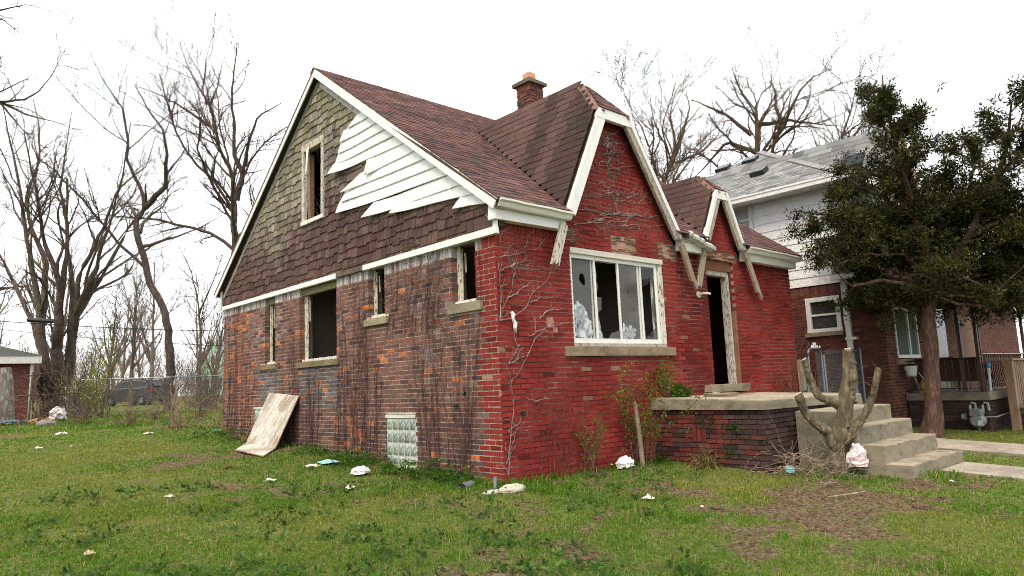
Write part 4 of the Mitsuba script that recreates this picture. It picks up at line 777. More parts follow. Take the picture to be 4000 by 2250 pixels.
for i, q in enumerate(ST):
    p = resample(q, 60); s = np.linspace(0, 1, 60); p[:, :3] += gn.normal(0, .003, (60, 3)) + .012 * np.sin(s * 9 + i)[:, None] * [1, .5, .2]; sides = 22
    rad = p[:, 3] * (.92 if i == 0 else .72) * (1 + .10 * np.sin(s * 21 + i) * gn.uniform(.5, 1) + gn.normal(0, .03, 60))
    if i == 0: rad[:9] *= np.linspace(1.25, 1, 9); rad *= .86
    t = np.gradient(p[:, :3], axis=0); t /= np.linalg.norm(t, axis=1, keepdims=True); a = np.cross(t, [0.3, 1, .1]); a /= np.linalg.norm(a, axis=1, keepdims=True); b = np.cross(t, a)
    g = np.arange(sides) * 2 * np.pi / sides; G, S = np.meshgrid(g, s); bump = 1 + .34 * (meshkit.fbm(np.stack([np.cos(G) * 2 + i * 5, np.sin(G) * 2, S * 9], -1), 3, 3) - .5) * 2 + .16 * (meshkit.noise(np.stack([np.cos(G) * 5 + i * 3, np.sin(G) * 5, S * 5], -1), 5) - .5) + .5 * np.clip(meshkit.noise(np.stack([np.cos(G) * 1.6 + i, np.sin(G) * 1.6, S * 14], -1), 9) - .78, 0, 1)
    v = p[:, None, :3] + (rad[:, None] * bump)[..., None] * (np.cos(g)[None, :, None] * a[:, None] + np.sin(g)[None, :, None] * b[:, None])
    ii, jj = np.meshgrid(np.arange(59), np.arange(sides), indexing='ij'); f = np.stack([ii * sides + jj, ii * sides + (jj + 1) % sides, (ii + 1) * sides + (jj + 1) % sides, (ii + 1) * sides + jj], -1).reshape(-1, 4)
    mb.add(v.reshape(-1, 3), f, (.135, .108, .076))
    if i: put_top = MB().add(np.vstack([v[-1] + t[-1] * .004, v[-1].mean(0) + t[-1] * .02]), [[q_, (q_ + 1) % sides, sides] for q_ in range(sides)], (.44, .36, .24)); put(f'{STUMP}__cut_end', put_top, 'm_wood')
put(f'{STUMP}__trunk', mb, 'm_bark', True)
put(f'{STUMP}__cut_end', MB().add(np.vstack([resample(ST[0], 34)[-1, :3] + np.array([(.062 * math.cos(q), .062 * math.sin(q), .02 * math.sin(q * 3)) for q in np.linspace(0, 6.28, 12)]), resample(ST[0], 34)[-1, :3] + [0, 0, .02]]), [[q, (q + 1) % 12, 12] for q in range(12)], (.46, .38, .26)), 'm_wood')
tw = MB(); P = np.array([resample(q, 12)[:, :3] for q in ST]); R = np.array([resample(q, 12)[:, 3] for q in ST])
A, a = spawn(P, np.full_like(R, .006), 3.0, .42, 60, .1, 7, .25, .15, .003, gn); limbs(tw, A, np.minimum(a, .005), 4, (.23, .17, .13))
put(f'{STUMP}__twigs', tw, 'm_bark', True)

# ------------------------------------------------------------------ the evergreen (yew) beside the steps
YW = [[(9.03, -1.89, -0.29, 0.164), (8.94, -1.97, 0.20, 0.142), (8.94, -2.04, 0.93, 0.127), (8.81, -2.14, 1.74, 0.119), (8.87, -2.19, 2.41, 0.119), (8.80, -2.31, 2.84, 0.112), (8.73, -2.31, 3.29, 0.089), (8.48, -2.24, 4.04, 0.067), (8.35, -2.19, 4.72, 0.052), (8.09, -2.18, 5.44, 0.037), (7.92, -2.14, 6.11, 0.022), (7.91, -2.13, 6.66, 0.011)],
    [(8.84, -2.28, 2.70, 0.082), (8.89, -2.61, 3.11, 0.075), (8.87, -2.92, 3.50, 0.067), (8.80, -3.25, 4.01, 0.052), (8.76, -3.56, 4.52, 0.045), (8.65, -3.82, 5.07, 0.030), (8.43, -3.99, 5.62, 0.015)],
    [(8.77, -2.29, 2.92, 0.060), (8.69, -2.01, 3.18, 0.045), (8.58, -1.57, 3.40, 0.037), (8.33, -1.17, 3.60, 0.030), (8.11, -0.81, 3.80, 0.019), (8.03, -0.61, 3.75, 0.011)],
    [(8.73, -2.31, 3.29, 0.052), (8.40, -2.01, 3.61, 0.045), (7.91, -1.65, 3.85, 0.037), (7.47, -1.27, 4.07, 0.026), (7.09, -0.93, 4.16, 0.019), (6.81, -0.76, 4.20, 0.011)],
    [(8.55, -2.26, 3.81, 0.045), (8.56, -1.96, 4.26, 0.037), (8.52, -1.51, 4.67, 0.026), (8.40, -1.12, 4.91, 0.019), (8.30, -0.87, 5.12, 0.011)],
    [(8.88, -2.25, 2.52, 0.052), (8.40, -2.05, 2.70, 0.045), (7.74, -1.75, 2.85, 0.037), (7.26, -1.51, 2.70, 0.022), (6.91, -1.39, 2.91, 0.011)],
    [(8.86, -2.26, 2.59, 0.060), (9.45, -2.48, 2.75, 0.052), (10.14, -2.77, 2.87, 0.045), (11.03, -3.17, 2.88, 0.037), (11.88, -3.51, 2.81, 0.022)],
    [(8.89, -2.61, 3.07, 0.052), (9.47, -2.93, 3.26, 0.045), (10.38, -3.25, 3.52, 0.037), (11.15, -3.76, 3.75, 0.022)],
    [(8.87, -2.92, 3.50, 0.045), (9.19, -3.31, 3.76, 0.037), (9.45, -3.69, 3.93, 0.030), (9.67, -4.15, 4.23, 0.015)],
    [(8.48, -2.24, 4.04, 0.037), (9.04, -2.46, 4.53, 0.030), (9.48, -2.58, 4.97, 0.022), (9.61, -2.52, 5.41, 0.015)],
    [(8.35, -2.19, 4.72, 0.030), (8.67, -2.37, 5.19, 0.022), (8.71, -2.34, 5.68, 0.011)],
    [(8.77, -2.29, 2.85, 0.045), (8.78, -2.41, 3.43, 0.037), (8.85, -2.72, 3.98, 0.030), (8.96, -2.94, 4.48, 0.015)],
    [(8.80, -3.25, 4.01, 0.037), (9.10, -3.05, 4.63, 0.026), (9.68, -3.15, 5.17, 0.015)],
    [(8.76, -3.56, 4.52, 0.030), (8.84, -3.86, 4.74, 0.022), (8.84, -4.14, 5.17, 0.015)],
    [(8.86, -2.27, 2.63, 0.037), (8.74, -1.98, 2.43, 0.030), (8.40, -1.60, 2.38, 0.022), (8.25, -1.23, 2.49, 0.011)],
    [(8.91, -2.28, 2.55, 0.037), (8.85, -2.72, 2.28, 0.030), (8.79, -3.23, 2.22, 0.022), (8.71, -3.65, 2.24, 0.015)],
    [(8.09, -2.18, 5.44, 0.022), (8.29, -2.36, 5.82, 0.015), (8.26, -2.29, 6.22, 0.009)],
    [(8.65, -3.82, 5.07, 0.022), (8.88, -4.05, 5.49, 0.015), (9.03, -4.18, 5.85, 0.007)],
    [(8.84, -2.63, 3.17, 0.045), (8.84, -2.79, 2.85, 0.030), (8.88, -3.23, 2.44, 0.019), (8.92, -3.87, 3.05, 0.015)],
    [(8.84, -2.28, 2.69, 0.037), (9.29, -2.67, 2.90, 0.030), (10.03, -3.13, 2.89, 0.022), (10.63, -3.60, 3.10, 0.015)],
    [(8.80, -2.32, 2.90, 0.037), (9.02, -2.78, 3.24, 0.030), (9.39, -3.34, 3.40, 0.022), (9.82, -3.86, 3.43, 0.015)],
    [(8.88, -2.25, 2.54, 0.030), (9.23, -2.77, 2.47, 0.026), (9.40, -3.35, 2.49, 0.022), (9.59, -3.78, 2.37, 0.015)],
    [(8.77, -2.29, 2.85, 0.030), (8.35, -1.89, 2.98, 0.022), (7.89, -1.51, 3.16, 0.015)],
    [(8.84, -2.28, 2.66, 0.030), (8.81, -2.00, 2.85, 0.022), (8.88, -1.53, 2.72, 0.019), (8.88, -1.19, 2.97, 0.011)],
    [(8.75, -2.31, 3.18, 0.030), (8.13, -2.00, 3.29, 0.022), (7.44, -1.70, 3.27, 0.019), (6.97, -1.46, 3.12, 0.011)],
    [(8.85, -2.70, 3.24, 0.030), (9.32, -3.07, 3.07, 0.022), (9.94, -3.44, 3.22, 0.015)],
    [(7.86, -1.89, 3.28, 0.030), (7.86, -1.72, 3.61, 0.022), (8.16, -1.92, 3.91, 0.015)],
    [(8.80, -2.38, 3.21, 0.037), (8.68, -2.07, 3.71, 0.030), (8.97, -2.28, 3.94, 0.022)]]
YEW = thing('evergreen_tree', 'dark evergreen with reddish bare trunk and ragged crown at the right', 'tree')
mb = MB(); gn = np.random.default_rng(41); Ps, Rs = [], []
for i, q in enumerate(YW):
    k = 30 if i == 0 else 14; p = resample(q, k); p[1:, :3] += gn.normal(0, .02, (k - 1, 3)); sides = 12
    if i == 0:
        p[:4, 3] *= [1.5, 1.25, 1.1, 1.03]
        t = np.gradient(p[:, :3], axis=0); t /= np.linalg.norm(t, axis=1, keepdims=True); a = np.cross(t, [0.3, 1, .1]); a /= np.linalg.norm(a, axis=1, keepdims=True); b = np.cross(t, a); sides = 20
        g = np.arange(sides) * 2 * np.pi / sides; G, S = np.meshgrid(g, np.linspace(0, 1, k)); fl = 1 + .16 * np.sin(G * 3 + S * 4) * np.clip(1 - S * 1.2, 0, 1) + .22 * (meshkit.fbm(np.stack([np.cos(G) * 2, np.sin(G) * 2, S * 6], -1), 3, 8) - .5)
        v = p[:, None, :3] + (p[:, 3:4] * fl)[..., None] * (np.cos(g)[None, :, None] * a[:, None] + np.sin(g)[None, :, None] * b[:, None])
        ii, jj = np.meshgrid(np.arange(k - 1), np.arange(sides), indexing='ij'); mb.add(v.reshape(-1, 3), np.stack([ii * sides + jj, ii * sides + (jj + 1) % sides, (ii + 1) * sides + (jj + 1) % sides, (ii + 1) * sides + jj], -1).reshape(-1, 4), (.105, .066, .050))
    else: mb.tube(p[:, :3], p[:, 3], 8, (.07, .05, .04))
    s = resample(p, 12); Ps.append(s[:, :3]); Rs.append(s[:, 3])
put(f'{YEW}__trunk', mb, 'm_bark', True)
P, R = np.array(Ps), np.array(Rs)
keep = np.ones(len(P), bool)
A, a = spawn(P[1:], R[1:], 6.5, .55, 50, .06, 7, .2, .25, .004, gn)
A0, a0 = spawn(P[:1, 5:], R[:1, 5:], 14.0, .28, 62, .1, 7, .2, .15, .004, gn)
A, a = np.concatenate([A, A0]), np.concatenate([a, a0]); B, b = spawn(A, a, 8.0, .62, 48, .05, 5, .2, .2, .003, gn)

# foliage: sprays of small needle leaves along the outer shoots
S = np.concatenate([B.reshape(-1, 3)[gn.random(B.shape[0] * B.shape[1]) < .85], A[:, 3:].reshape(-1, 3)[gn.random(A.shape[0] * 4) < .5], P[1:, 8:].reshape(-1, 3)])
def sprays(C, per, rad, ln, wd, cols, gn, upb=.15):
    n = len(C); N = n * per; c = np.repeat(C, per, 0); o = gn.normal(0, 1, (N, 3)); o /= np.linalg.norm(o, axis=1, keepdims=True); o[:, 2] += upb
    pos = c + o * rad * gn.random((N, 1)); d = o + gn.normal(0, .45, (N, 3)); d /= np.linalg.norm(d, axis=1, keepdims=True)
    q = gn.normal(0, 1, (N, 3)); w = np.cross(d, q); w /= np.linalg.norm(w, axis=1, keepdims=True); L = ln * gn.uniform(.6, 1.3, (N, 1)); W_ = wd * gn.uniform(.7, 1.3, (N, 1))
    v = np.stack([pos, pos + d * L * .5 + w * W_, pos + d * L, pos + d * L * .5 - w * W_], 1).reshape(-1, 3); f = np.arange(4 * N).reshape(N, 4)
    tone = np.repeat(gn.uniform(.55, 1.35, n), per) * gn.uniform(.75, 1.25, N); col = np.asarray(cols)[gn.integers(0, len(cols), N)] * tone[:, None]
    return v, f, np.repeat(col, 4, 0)
SU = lambda q: (q - [9.0, -2.0, 0]) @ R0
gp = np.random.default_rng(43); pads, pb = [], []
for i in range(46):
    u, w_, z = gp.uniform(-1.1, 1.95), gp.normal(0, .75), gp.uniform(2.5, 4.5)
    c_ = np.array([9.0, -2.0, 0]) + R0 * u + np.array([R0[1], -R0[0], 0]) * -w_ + [0, 0, z]; m = np.array([8.98, -2.02, min(z - .1, 4.2) - .25])
    bow = m + (c_ - m) * .5 + [0, 0, .12]; pb.append([m, m * .5 + bow * .5, bow, bow * .4 + c_ * .6 + [0, 0, .04], c_]); ax_ = nrm((c_ - m) * [1, 1, 0]); sd_ = np.array([-ax_[1], ax_[0], 0]); n_ = 125
    pads.append(c_ + ax_ * gp.normal(-.05, .30, (n_, 1)) + sd_ * gp.normal(0, .22, (n_, 1)) + np.array([0, 0, 1.]) * gp.normal(0, .085, (n_, 1)))
mb = MB(); limbs(mb, np.array(pb), np.tile([.024, .02, .016, .011, .006], (46, 1)), 5, (.07, .05, .038)); put(f'{YEW}__boughs', mb, 'm_bark', True)
def crown(q, pad=0.0):
    """inside the outline of the crown as it grew: leader left of the middle, a dip, a lower right shoulder"""
    u, z = SU(q), q[..., 2]; cap = np.interp(u, [-2.6, -2.15, -1.5, -1.15, -.7, -.35, -.1, .22, .65, 1.15, 1.75, 2.4], [4.2, 4.9, 5.0, 6.6, 6.65, 6.2, 5.9, 5.35, 5.66, 6.1, 6.38, 6.4])
    lo = np.interp(z, [2.2, 2.6, 3.0, 3.5, 3.75, 4.1, 4.4, 4.7, 5.0], [-1.0, -1.3, -1.5, -2.1, -1.5, -2.55, -1.5, -1.95, -1.35]); return (z < cap + pad) & (u > lo - pad) & (z > 1.95)
S = np.concatenate([S] + pads); S = S[crown(S + gn.normal(0, .05, S.shape))]; S = S[gn.permutation(len(S))[:21000]]
ka, kb = crown(A[:, -1], -.05), crown(B[:, -1], -.05); br = MB(); limbs(br, A[ka], a[ka], 4, (.07, .05, .038)); limbs(br, B[kb], b[kb], 3, (.07, .055, .038)); put(f'{YEW}__branches', br, 'm_bark', True)
v, f, cc = sprays(S, 13, .085, .085, .012, [(.040, .047, .017), (.030, .038, .015), (.036, .044, .016), (.085, .082, .026)], gn)
put(f'{YEW}__foliage', MB().add(v, f, cc, .5), 'm_needle')

# a far-off wood of bare trees, one mass
gn = np.random.default_rng(55); mb = MB(); N = 11000; x = gn.uniform(-75, 95, N); y = 100 + gn.uniform(-14, 26, N); top = 4.2 + 5.5 * meshkit.fbm(np.stack([x * .07, 0 * x, 0 * x], -1), 3, 6); z0 = gz(x, y) + gn.random(N) ** 1.6 * top * .8
d = np.stack([gn.normal(0, .45, N), gn.normal(0, .3, N), np.abs(gn.normal(.8, .3, N))], 1); d /= np.linalg.norm(d, axis=1, keepdims=True); L = gn.uniform(1.2, 3.6, N); P = np.stack([np.stack([x, y, z0], 1) + d * (L * t)[:, None] + np.array([0, 0, .2]) * t * t * L[:, None] for t in (0, .35, .7, 1)], 1)
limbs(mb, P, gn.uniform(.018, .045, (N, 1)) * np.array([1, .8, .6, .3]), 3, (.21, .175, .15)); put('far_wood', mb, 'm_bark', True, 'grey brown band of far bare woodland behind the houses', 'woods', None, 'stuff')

# ------------------------------------------------------------------ the neighbour: brick below, white siding above, grey roofs
NB = thing('siding_house', 'white sided brick house with grey shingle roofs behind the evergreen', 'house')
NX = 10.2
nred = lambda u, z, k: jc((.135, .045, .036) if rng.random() < .75 else (.09, .038, .032), .13)
nw1, nw2 = sbox(.06, 2.12, .74, 2.84), sbox(1.96, 4.70, 2.66, 5.36)
nlow, nup = sbox(-.25, -.4, 9, 3.18), sbox(-.28, 3.18, 9, 5.46)
NF = lambda x: (V3(x, 0, 0), V3(0, 1, 0), V3(0, 0, 1), V3(-1, 0, 0))
NW = put(f'{NB}__side_wall', MB().prism(nlow.difference(nw1).buffer(-.006), NF(NX), -.12, -.008, (.17, .095, .08)), 'm_mortar')
rows = [q for q in lay(nlow.difference(unary_union([nw1, sbox(-1, 2.96, 10, 3.3)])), -.3, 3.0, nred, .03) if q[0] < 3.2] + soldiers(-.25, 3.0, 2.965, 3.17, nred)
c, h, col = rows_boxes(rows, 1, NX, .09, 1); put(f'{NW}__brickwork', MB().boxes(c, h, col, jit=.001), 'm_brick', kind='stuff')
put(f'{NB}__upper_wall', MB().prism(nup.difference(nw2), NF(NX), -.12, .0, (.6, .6, .6)).box(NX, NX + 4, 8.9, 9, -.3, 5.4, (.6, .6, .6)).box(NX + .12, NX + 6.5, -.2, -.1, 3.1, 5.46, (.66, .67, .67)), 'm_paint')
for i in range(11):
    z = 3.17 + i * .208; seg = [(-.28, 9.0)] if z + .2 < 4.6 or z > 5.4 else [(-.28, 1.87), (2.75, 9)]
    for a, b in seg:
        v = [(NX - .028, a, z), (NX - .028, b, z), (NX - .008, b, z + .212), (NX - .008, a, z + .212), (NX, a, z - .0), (NX, b, z)]
        put(f'{NB}__siding_board', MB().add(v, [[0, 1, 2, 3], [4, 5, 1, 0]], jc((.80, .815, .82), .012)), 'm_paint')
put(f'{NB}__corner_post', MB().box(NX - .045, NX + .05, -.34, -.25, 3.17, 5.46, (.70, .72, .73)), 'm_paint')
def nwin(q, x, lab, curtain):
    y0, z0, y1, z1 = q.bounds; zm = (z0 + z1) / 2
    k = put(f'{NB}__window', MB().box(x - .02, x + .08, y0 - .05, y0 + .05, z0, z1, WHITE).box(x - .02, x + .08, y1 - .05, y1 + .05, z0, z1, WHITE).box(x - .021, x + .08, y0 - .05, y1 + .05, z1 - .05, z1 + .05, WHITE).box(x - .025, x + .08, y0 - .06, y1 + .06, z0 - .03, z0 + .05, WHITE).box(x + .01, x + .06, y0 + .05, y1 - .05, zm - .02, zm + .025, WHITE), 'm_paint', label=lab)
    put(f'{k}__pane', MB().box(x + .045, x + .05, y0 + .05, y1 - .05, z0 + .05, z1 - .05, curtain), 'm_gloss')
    if curtain[0] < .1:
        for j in range(9): put(f'{k}__blind_slat', MB().box(x + .036, x + .042, y0 + .1, y1 - .12, z0 + .09 + j * .026, z0 + .10 + j * .026, (.12, .12, .12)), 'm_matte')
nwin(nw1, NX, 'small white sash window in the brick side wall', (.035, .04, .04)); nwin(nw2, NX, 'upper white window with pale blind', (.42, .46, .46))
put(f'{NB}__window_sill', MB().box(NX - .06, NX + .05, -.02, .84, 2.0, 2.09, (.24, .20, .15), .003), 'm_conc')
# hip roof
ap = V3(13.5, 3.2, 7.75); e0, e1 = V3(NX - .42, -.62, 5.47), V3(NX - .42, 7.02, 5.47); e2 = V3(17.2, -.62, 5.47); e3 = V3(17.2, 7.02, 5.47)
NR = put(f'{NB}__roof', MB().add([e0, e1, ap, e2, e3], [[0, 2, 1], [0, 3, 2], [1, 2, 4], [3, 4, 2]], (.12, .125, .125)).box(NX - .42, 16.0, -.62, 6.0, 5.40, 5.44, (.66, .67, .66)), 'm_roof', label='grey shingle hip roof')
tone_g = lambda m: jc([(.155, .165, .165), (.21, .22, .22), (.10, .108, .112)][rng.choice(3, p=[.5, .3, .2])], .08)
def hip_tabs(mb, A, B, apex, expo, wid, th=.012):
    up = nrm(apex - (A + B) / 2 - np.dot(apex - (A + B) / 2, nrm(B - A)) * nrm(B - A)); nn = nrm(np.cross(B - A, up)); nn = nn if nn[2] > 0 else -nn
    Hh = np.dot(apex - A, up); n = int(Hh / expo)
    for i in range(n): t = i / n; tab_course(mb, A + (apex - A) * t + (B - A) * .5 / n * .9 + nn * .006, B + (apex - B) * t - (B - A) * .5 / n * .9 + nn * .006, up, nn, expo, tone_g, wid, th, rng.random())
mb = MB(); hip_tabs(mb, e0, e1, ap, .14, .24); hip_tabs(mb, e2, e0, ap, .14, .3)
for j in range(28):
    m = e0 + (ap - e0) * (j + .5) / 28; d = nrm(ap - e0); sd = nrm(np.cross(d, [0, 0, 1]))
    for w in (-1, 1): u2 = nrm(sd * w - V3(0, 0, .35)); mb.obox(m + u2 * .08 + V3(0, 0, .05), np.array([d, u2, np.cross(d, u2)]), (.085, .085, .006), jc((.22, .23, .23), .08))
put_tabs(NR, mb, 0, 'shingle', 'm_roof', 'shingles')
upn = nrm(ap - (e0 + e1) / 2 - np.dot(ap - (e0 + e1) / 2, V3(0, 1, 0)) * V3(0, 1, 0)); nn_ = nrm(np.cross(upn, V3(0, 1, 0))); nn_ = nn_ if nn_[2] > 0 else -nn_
for q in [(12.75, 4.02, 7.21), (12.82, 3.18, 7.25), (11.35, 2.2, 6.40)]:
    put(f'{NB}__roof_vent', MB().obox(V3(*q) + nn_ * .10, np.array([upn, V3(0, 1, 0), nn_]), (.16, .20, .09), (.012, .013, .014), .004), 'm_gloss', label='black roof vent box')
put(f'{NB}__gutter', MB().box(NX - .56, NX - .42, -.66, 7.0, 5.36, 5.49, (.70, .71, .71), .002).box(NX - .58, NX - .56, -.66, 7.0, 5.46, 5.50, (.74, .74, .74)).box(NX - .57, 16, -.75, -.62, 5.36, 5.49, (.70, .71, .71)), 'm_paint')
for j in range(14): put(f'{NB}__soffit_panel', MB().box(NX - .42, NX - .03, -.3 + j * .42, .11 + j * .42, 5.375, 5.39, (.62, .63, .62)), 'm_paint')
put(f'{NB}__downpipe', MB().box(9.96, 10.06, -.26, -.14, 2.2, 3.20, (.72, .73, .73)).box(9.97, 10.055, -.255, -.15, .0, 2.2, (.72, .73, .73)).box(9.95, 10.07, -.36, -.13, 1.86, 1.92, (.7, .7, .7)).box(NX - .10, NX - .03, -.24, -.16, 3.35, 5.36, (.72, .73, .73)), 'm_paint')
# steep front gable of the neighbour
gx0, gx1, gr, gzr, gy = 9.93, 13.9, 11.95, 6.95, -.92
gpoly = Polygon([(10.08, -.4), (13.8, -.4), (13.8, 3.3), (gr + .05, gzr - .3), (gr - .05, gzr - .3), (10.08, 3.3)])
nfw, nup2 = sbox(10.62, 1.42, 11.98, 2.55), sbox(11.0, 4.05, 11.75, 5.0)
GF = (V3(0, gy, 0), V3(1, 0, 0), V3(0, 0, 1), V3(0, -1, 0))
NG = put(f'{NB}__gable_wall', MB().prism(gpoly.difference(unary_union([nfw, nup2])).buffer(-.006), GF, -.12, -.008, (.26, .16, .11)).box(10.08, 10.16, gy + .12, -.1, -.4, 3.3, (.10, .045, .035)), 'm_mortar')
rows = lay(gpoly.difference(unary_union([nfw, nup2])), -.2, 6.5, lambda u, z, k: jc([(.12, .045, .036), (.075, .035, .03), (.16, .055, .04)][rng.choice(3, p=[.5, .3, .2])], .12), .04)  # brick tones darkened: shade of awning and evergreen put into the colour
rows2 = lay(sbox(gy + .004, -.3, -.12, 3.2), -.2, 3.2, lambda u, z, k: jc([(.12, .045, .036), (.075, .035, .03)][rng.integers(2)], .12), .02); c, h, col = rows_boxes(rows, 0, gy, .09, 1); cb, hb, colb = rows_boxes(rows2, 1, 10.075, .05, 1); put(f'{NG}__brickwork', MB().boxes(c, h, col, jit=.001).boxes(cb, hb, colb, jit=.001), 'm_brick', kind='stuff')
for q, lab, cc in ((nfw, 'white framed front window on the neighbour porch', (.10, .13, .13)), (nup2, None, (.30, .33, .34))):
    x0, z0, x1, z1 = q.bounds
    k = put(f'{NB}__front_window', MB().box(x0, x0 + .05, gy - .02, gy + .06, z0, z1, WHITE).box(x1 - .05, x1, gy - .02, gy + .06, z0, z1, WHITE).box(x0, x1, gy - .021, gy + .06, z1 - .06, z1, WHITE).box(x0, x1, gy - .03, gy + .06, z0, z0 + .07, WHITE).box(x0 + (x1 - x0) * .58, x0 + (x1 - x0) * .58 + .06, gy - .015, gy + .06, z0, z1, WHITE), 'm_paint', label=lab)
    put(f'{k}__pane', MB().box(x0 + .04, x1 - .04, gy + .03, gy + .035, z0 + .04, z1 - .04, cc), 'm_matte')
put(f'{NB}__front_sill', MB().box(10.5, 12.1, gy - .08, gy + .02, 1.28, 1.40, (.30, .25, .18), .003), 'm_conc')
gl = MB(); gs = (gzr - 3.28) / (gr - gx0); ga = math.atan(gs); up = V3(math.cos(ga), 0, math.sin(ga)); nn = V3(-math.sin(ga), 0, math.cos(ga)); z = 3.28
while z < gzr - .03:
    xe = gr - (gzr - z) / gs; yb2 = .0 if z < 5.4 else min(6.0, (z - 5.4) * 4.5); tab_course(gl, V3(xe, gy - .2, z) + nn * .01, V3(xe, yb2, z) + nn * .01, up, nn, .16, tone_g, .3, .014, rng.random()); z += .16 * math.sin(ga)
GR = put(f'{NB}__gable_roof', MB().add([(gx0, gy - .2, 3.28), (gr, gy - .2, gzr), (gr, 6, gzr), (gx0 + (5.4 - 3.28) / gs, .0, 5.4), (gx0, 0, 3.28), (gx1, gy - .2, 3.28), (gx1, 6, 3.28)], [[0, 4, 3], [0, 3, 1], [1, 3, 2], [1, 2, 6], [1, 6, 5]], (.12, .125, .125)), 'm_roof')
put_tabs(GR, gl, 0, 'shingle', 'm_roof', 'shingles')
put(f'{NB}__gable_rake', MB().prism(Polygon([(gx0 - .02, 3.26), (gr, gzr), (gx1 + .02, 3.26), (gx1 - .15, 3.2), (gr, gzr - .32), (gx0 + .14, 3.2)]), (V3(0, gy - .2, 0), V3(1, 0, 0), V3(0, 0, 1), V3(0, -1, 0)), -.06, .0, (.52, .40, .28)), 'm_wood')
put(f'{NB}__gutter', MB().box(gx0 - .13, gx0, gy - .22, .0, 3.19, 3.30, (.70, .71, .71), .002), 'm_paint')
mx = nrm(V3(1, 0, gs)); ctr = V3(gr - (gzr - 6.15) / gs, -.15, 6.15) + nn * .07
put(f'{NB}__roof_vent', MB().obox(ctr, np.array([up, V3(0, 1, 0), nn]), (.16, .22, .07), (.012, .013, .014), .004).obox(ctr - nn * .06, np.array([up, V3(0, 1, 0), nn]), (.22, .28, .012), (.02, .021, .022)), 'm_gloss', label='large black roof vent on the steep grey slope')
# porch of the neighbour
NP = thing('house_porch', 'shaded neighbour porch with brick base, brown posts and white edged awning', 'porch')
rows = lay(sbox(-2.42, -.3, -.95, .50), -.3, .5, lambda u, z, k: jc((.055, .034, .030), .2), 0); c, h, col = rows_boxes(rows, 1, 10.82, .08, 1, .006)  # dark base bricks carry the porch shade in their colour
rows = lay(sbox(10.82, -.3, 15, .50), -.3, .5, lambda u, z, k: jc((.055, .034, .030), .2), 0); c2, h2, col2 = rows_boxes(rows, 0, -2.42, .08, 1, .006)
w = put(f'{NP}__base', MB().box(10.84, 15, -2.40, -.95, -.5, .5, (.05, .04, .032)), 'm_mortar')
put(f'{w}__brickwork', MB().boxes(np.vstack([c, c2]), np.vstack([h, h2]), np.vstack([col, col2]), jit=.002), 'm_brick', kind='stuff')
put(f'{NP}__slab', MB().box(10.76, 15.05, -2.48, -.95, .505, .66, (.20, .175, .13), .006), 'm_conc')
for x, y in ((10.86, -2.36), (10.88, -2.05), (11.0, -2.36), (14.6, -2.36)): put(f'{NP}__post', MB().box(x - .03, x + .03, y - .03, y + .03, .66, 2.75, (.075, .038, .034), .003), 'm_paint')
v = [(10.6, -2.62, 2.70), (15.4, -2.62, 2.70), (15.4, gy, 3.22), (10.6, gy, 3.22)]; v2 = [(a, b, c_ - .12) for a, b, c_ in v]
put(f'{NP}__awning', MB().add(v + v2, [[0, 1, 2, 3], [7, 6, 5, 4], [0, 4, 5, 1], [3, 7, 4, 0], [1, 5, 6, 2]], (.30, .17, .15)).box(10.58, 15.42, -2.66, -2.60, 2.66, 2.74, (.72, .73, .72)).box(10.57, 10.62, -2.62, gy, 2.66, 2.72, (.3, .2, .18)), 'm_paint', label='low awning roof with white front edge')
RAIL = put(f'{NP}__railing', MB().tube([(10.84, -2.36, 1.34), (10.84, -1.0, 1.34)], .012, 6, (.012, .012, .013)).tube([(10.84, -2.36, .74), (10.84, -1.0, .74)], .01, 6, (.012, .012, .013)).tube([(11.05, -2.38, 1.42), (14.5, -2.38, 1.42)], .018, 6, (.03, .033, .036)).tube([(11.05, -2.38, .8), (14.5, -2.38, .8)], .012, 6, (.02, .02, .02)), 'm_gloss')
for j in range(10): put(f'{RAIL}__bar', MB().tube([(10.84, -2.3 + j * .14, .70), (10.84, -2.3 + j * .14, 1.34)], .007, 5, (.012, .012, .013)), 'm_gloss')
for j in range(26): put(f'{RAIL}__bar', MB().tube([(11.1 + j * .13, -2.38, .72 + .08 * (q % 1)) for q in (0,)] + [(11.1 + j * .13 + .012 * math.sin(q * 2.2), -2.38 + .012 * math.cos(q * 2.2), .72 + q * .07) for q in range(11)], .009, 4, (.014, .014, .015)), 'm_gloss')
put(f'{NP}__door', MB().box(13.0, 13.85, gy - .05, gy - .01, .66, 2.6, (.03, .03, .032)), 'm_gloss')
put(f'{NP}__house_number', MB().box(12.45, 12.68, gy - .04, gy - .012, 2.08, 2.34, (.55, .53, .46)), 'm_paint', label='pale house number plaque by the door')
for x, y, lab in ((11.15, -1.45, 'dark brown cushioned porch chair behind the evergreen trunk'), (11.25, -2.0, 'dark brown porch settee by the posts')):
    k = thing('porch_chair', lab, 'chair')
    put(f'{k}__back', MB().obox((x, y, 1.13), np.eye(3), (.05, .36, .24), (.075, .034, .028), .015), 'm_matte'); put(f'{k}__seat', MB().obox((x + .28, y, .95), np.eye(3), (.26, .36, .06), (.07, .032, .027), .01), 'm_matte')
    for a in (-.3, .3):
        for b in (.02, .5): put(f'{k}__leg', MB().box(x + b - .02, x + b + .02, y + a - .02, y + a + .02, .66, .90, (.30, .30, .29)), 'm_metal')
def thing1(name, label, cat, mb, m, smooth=False, group=None): return put(name, mb, m, smooth, label, cat, group)
BU = thing('planter', 'white hanging planter on the dark porch railing', 'planter')
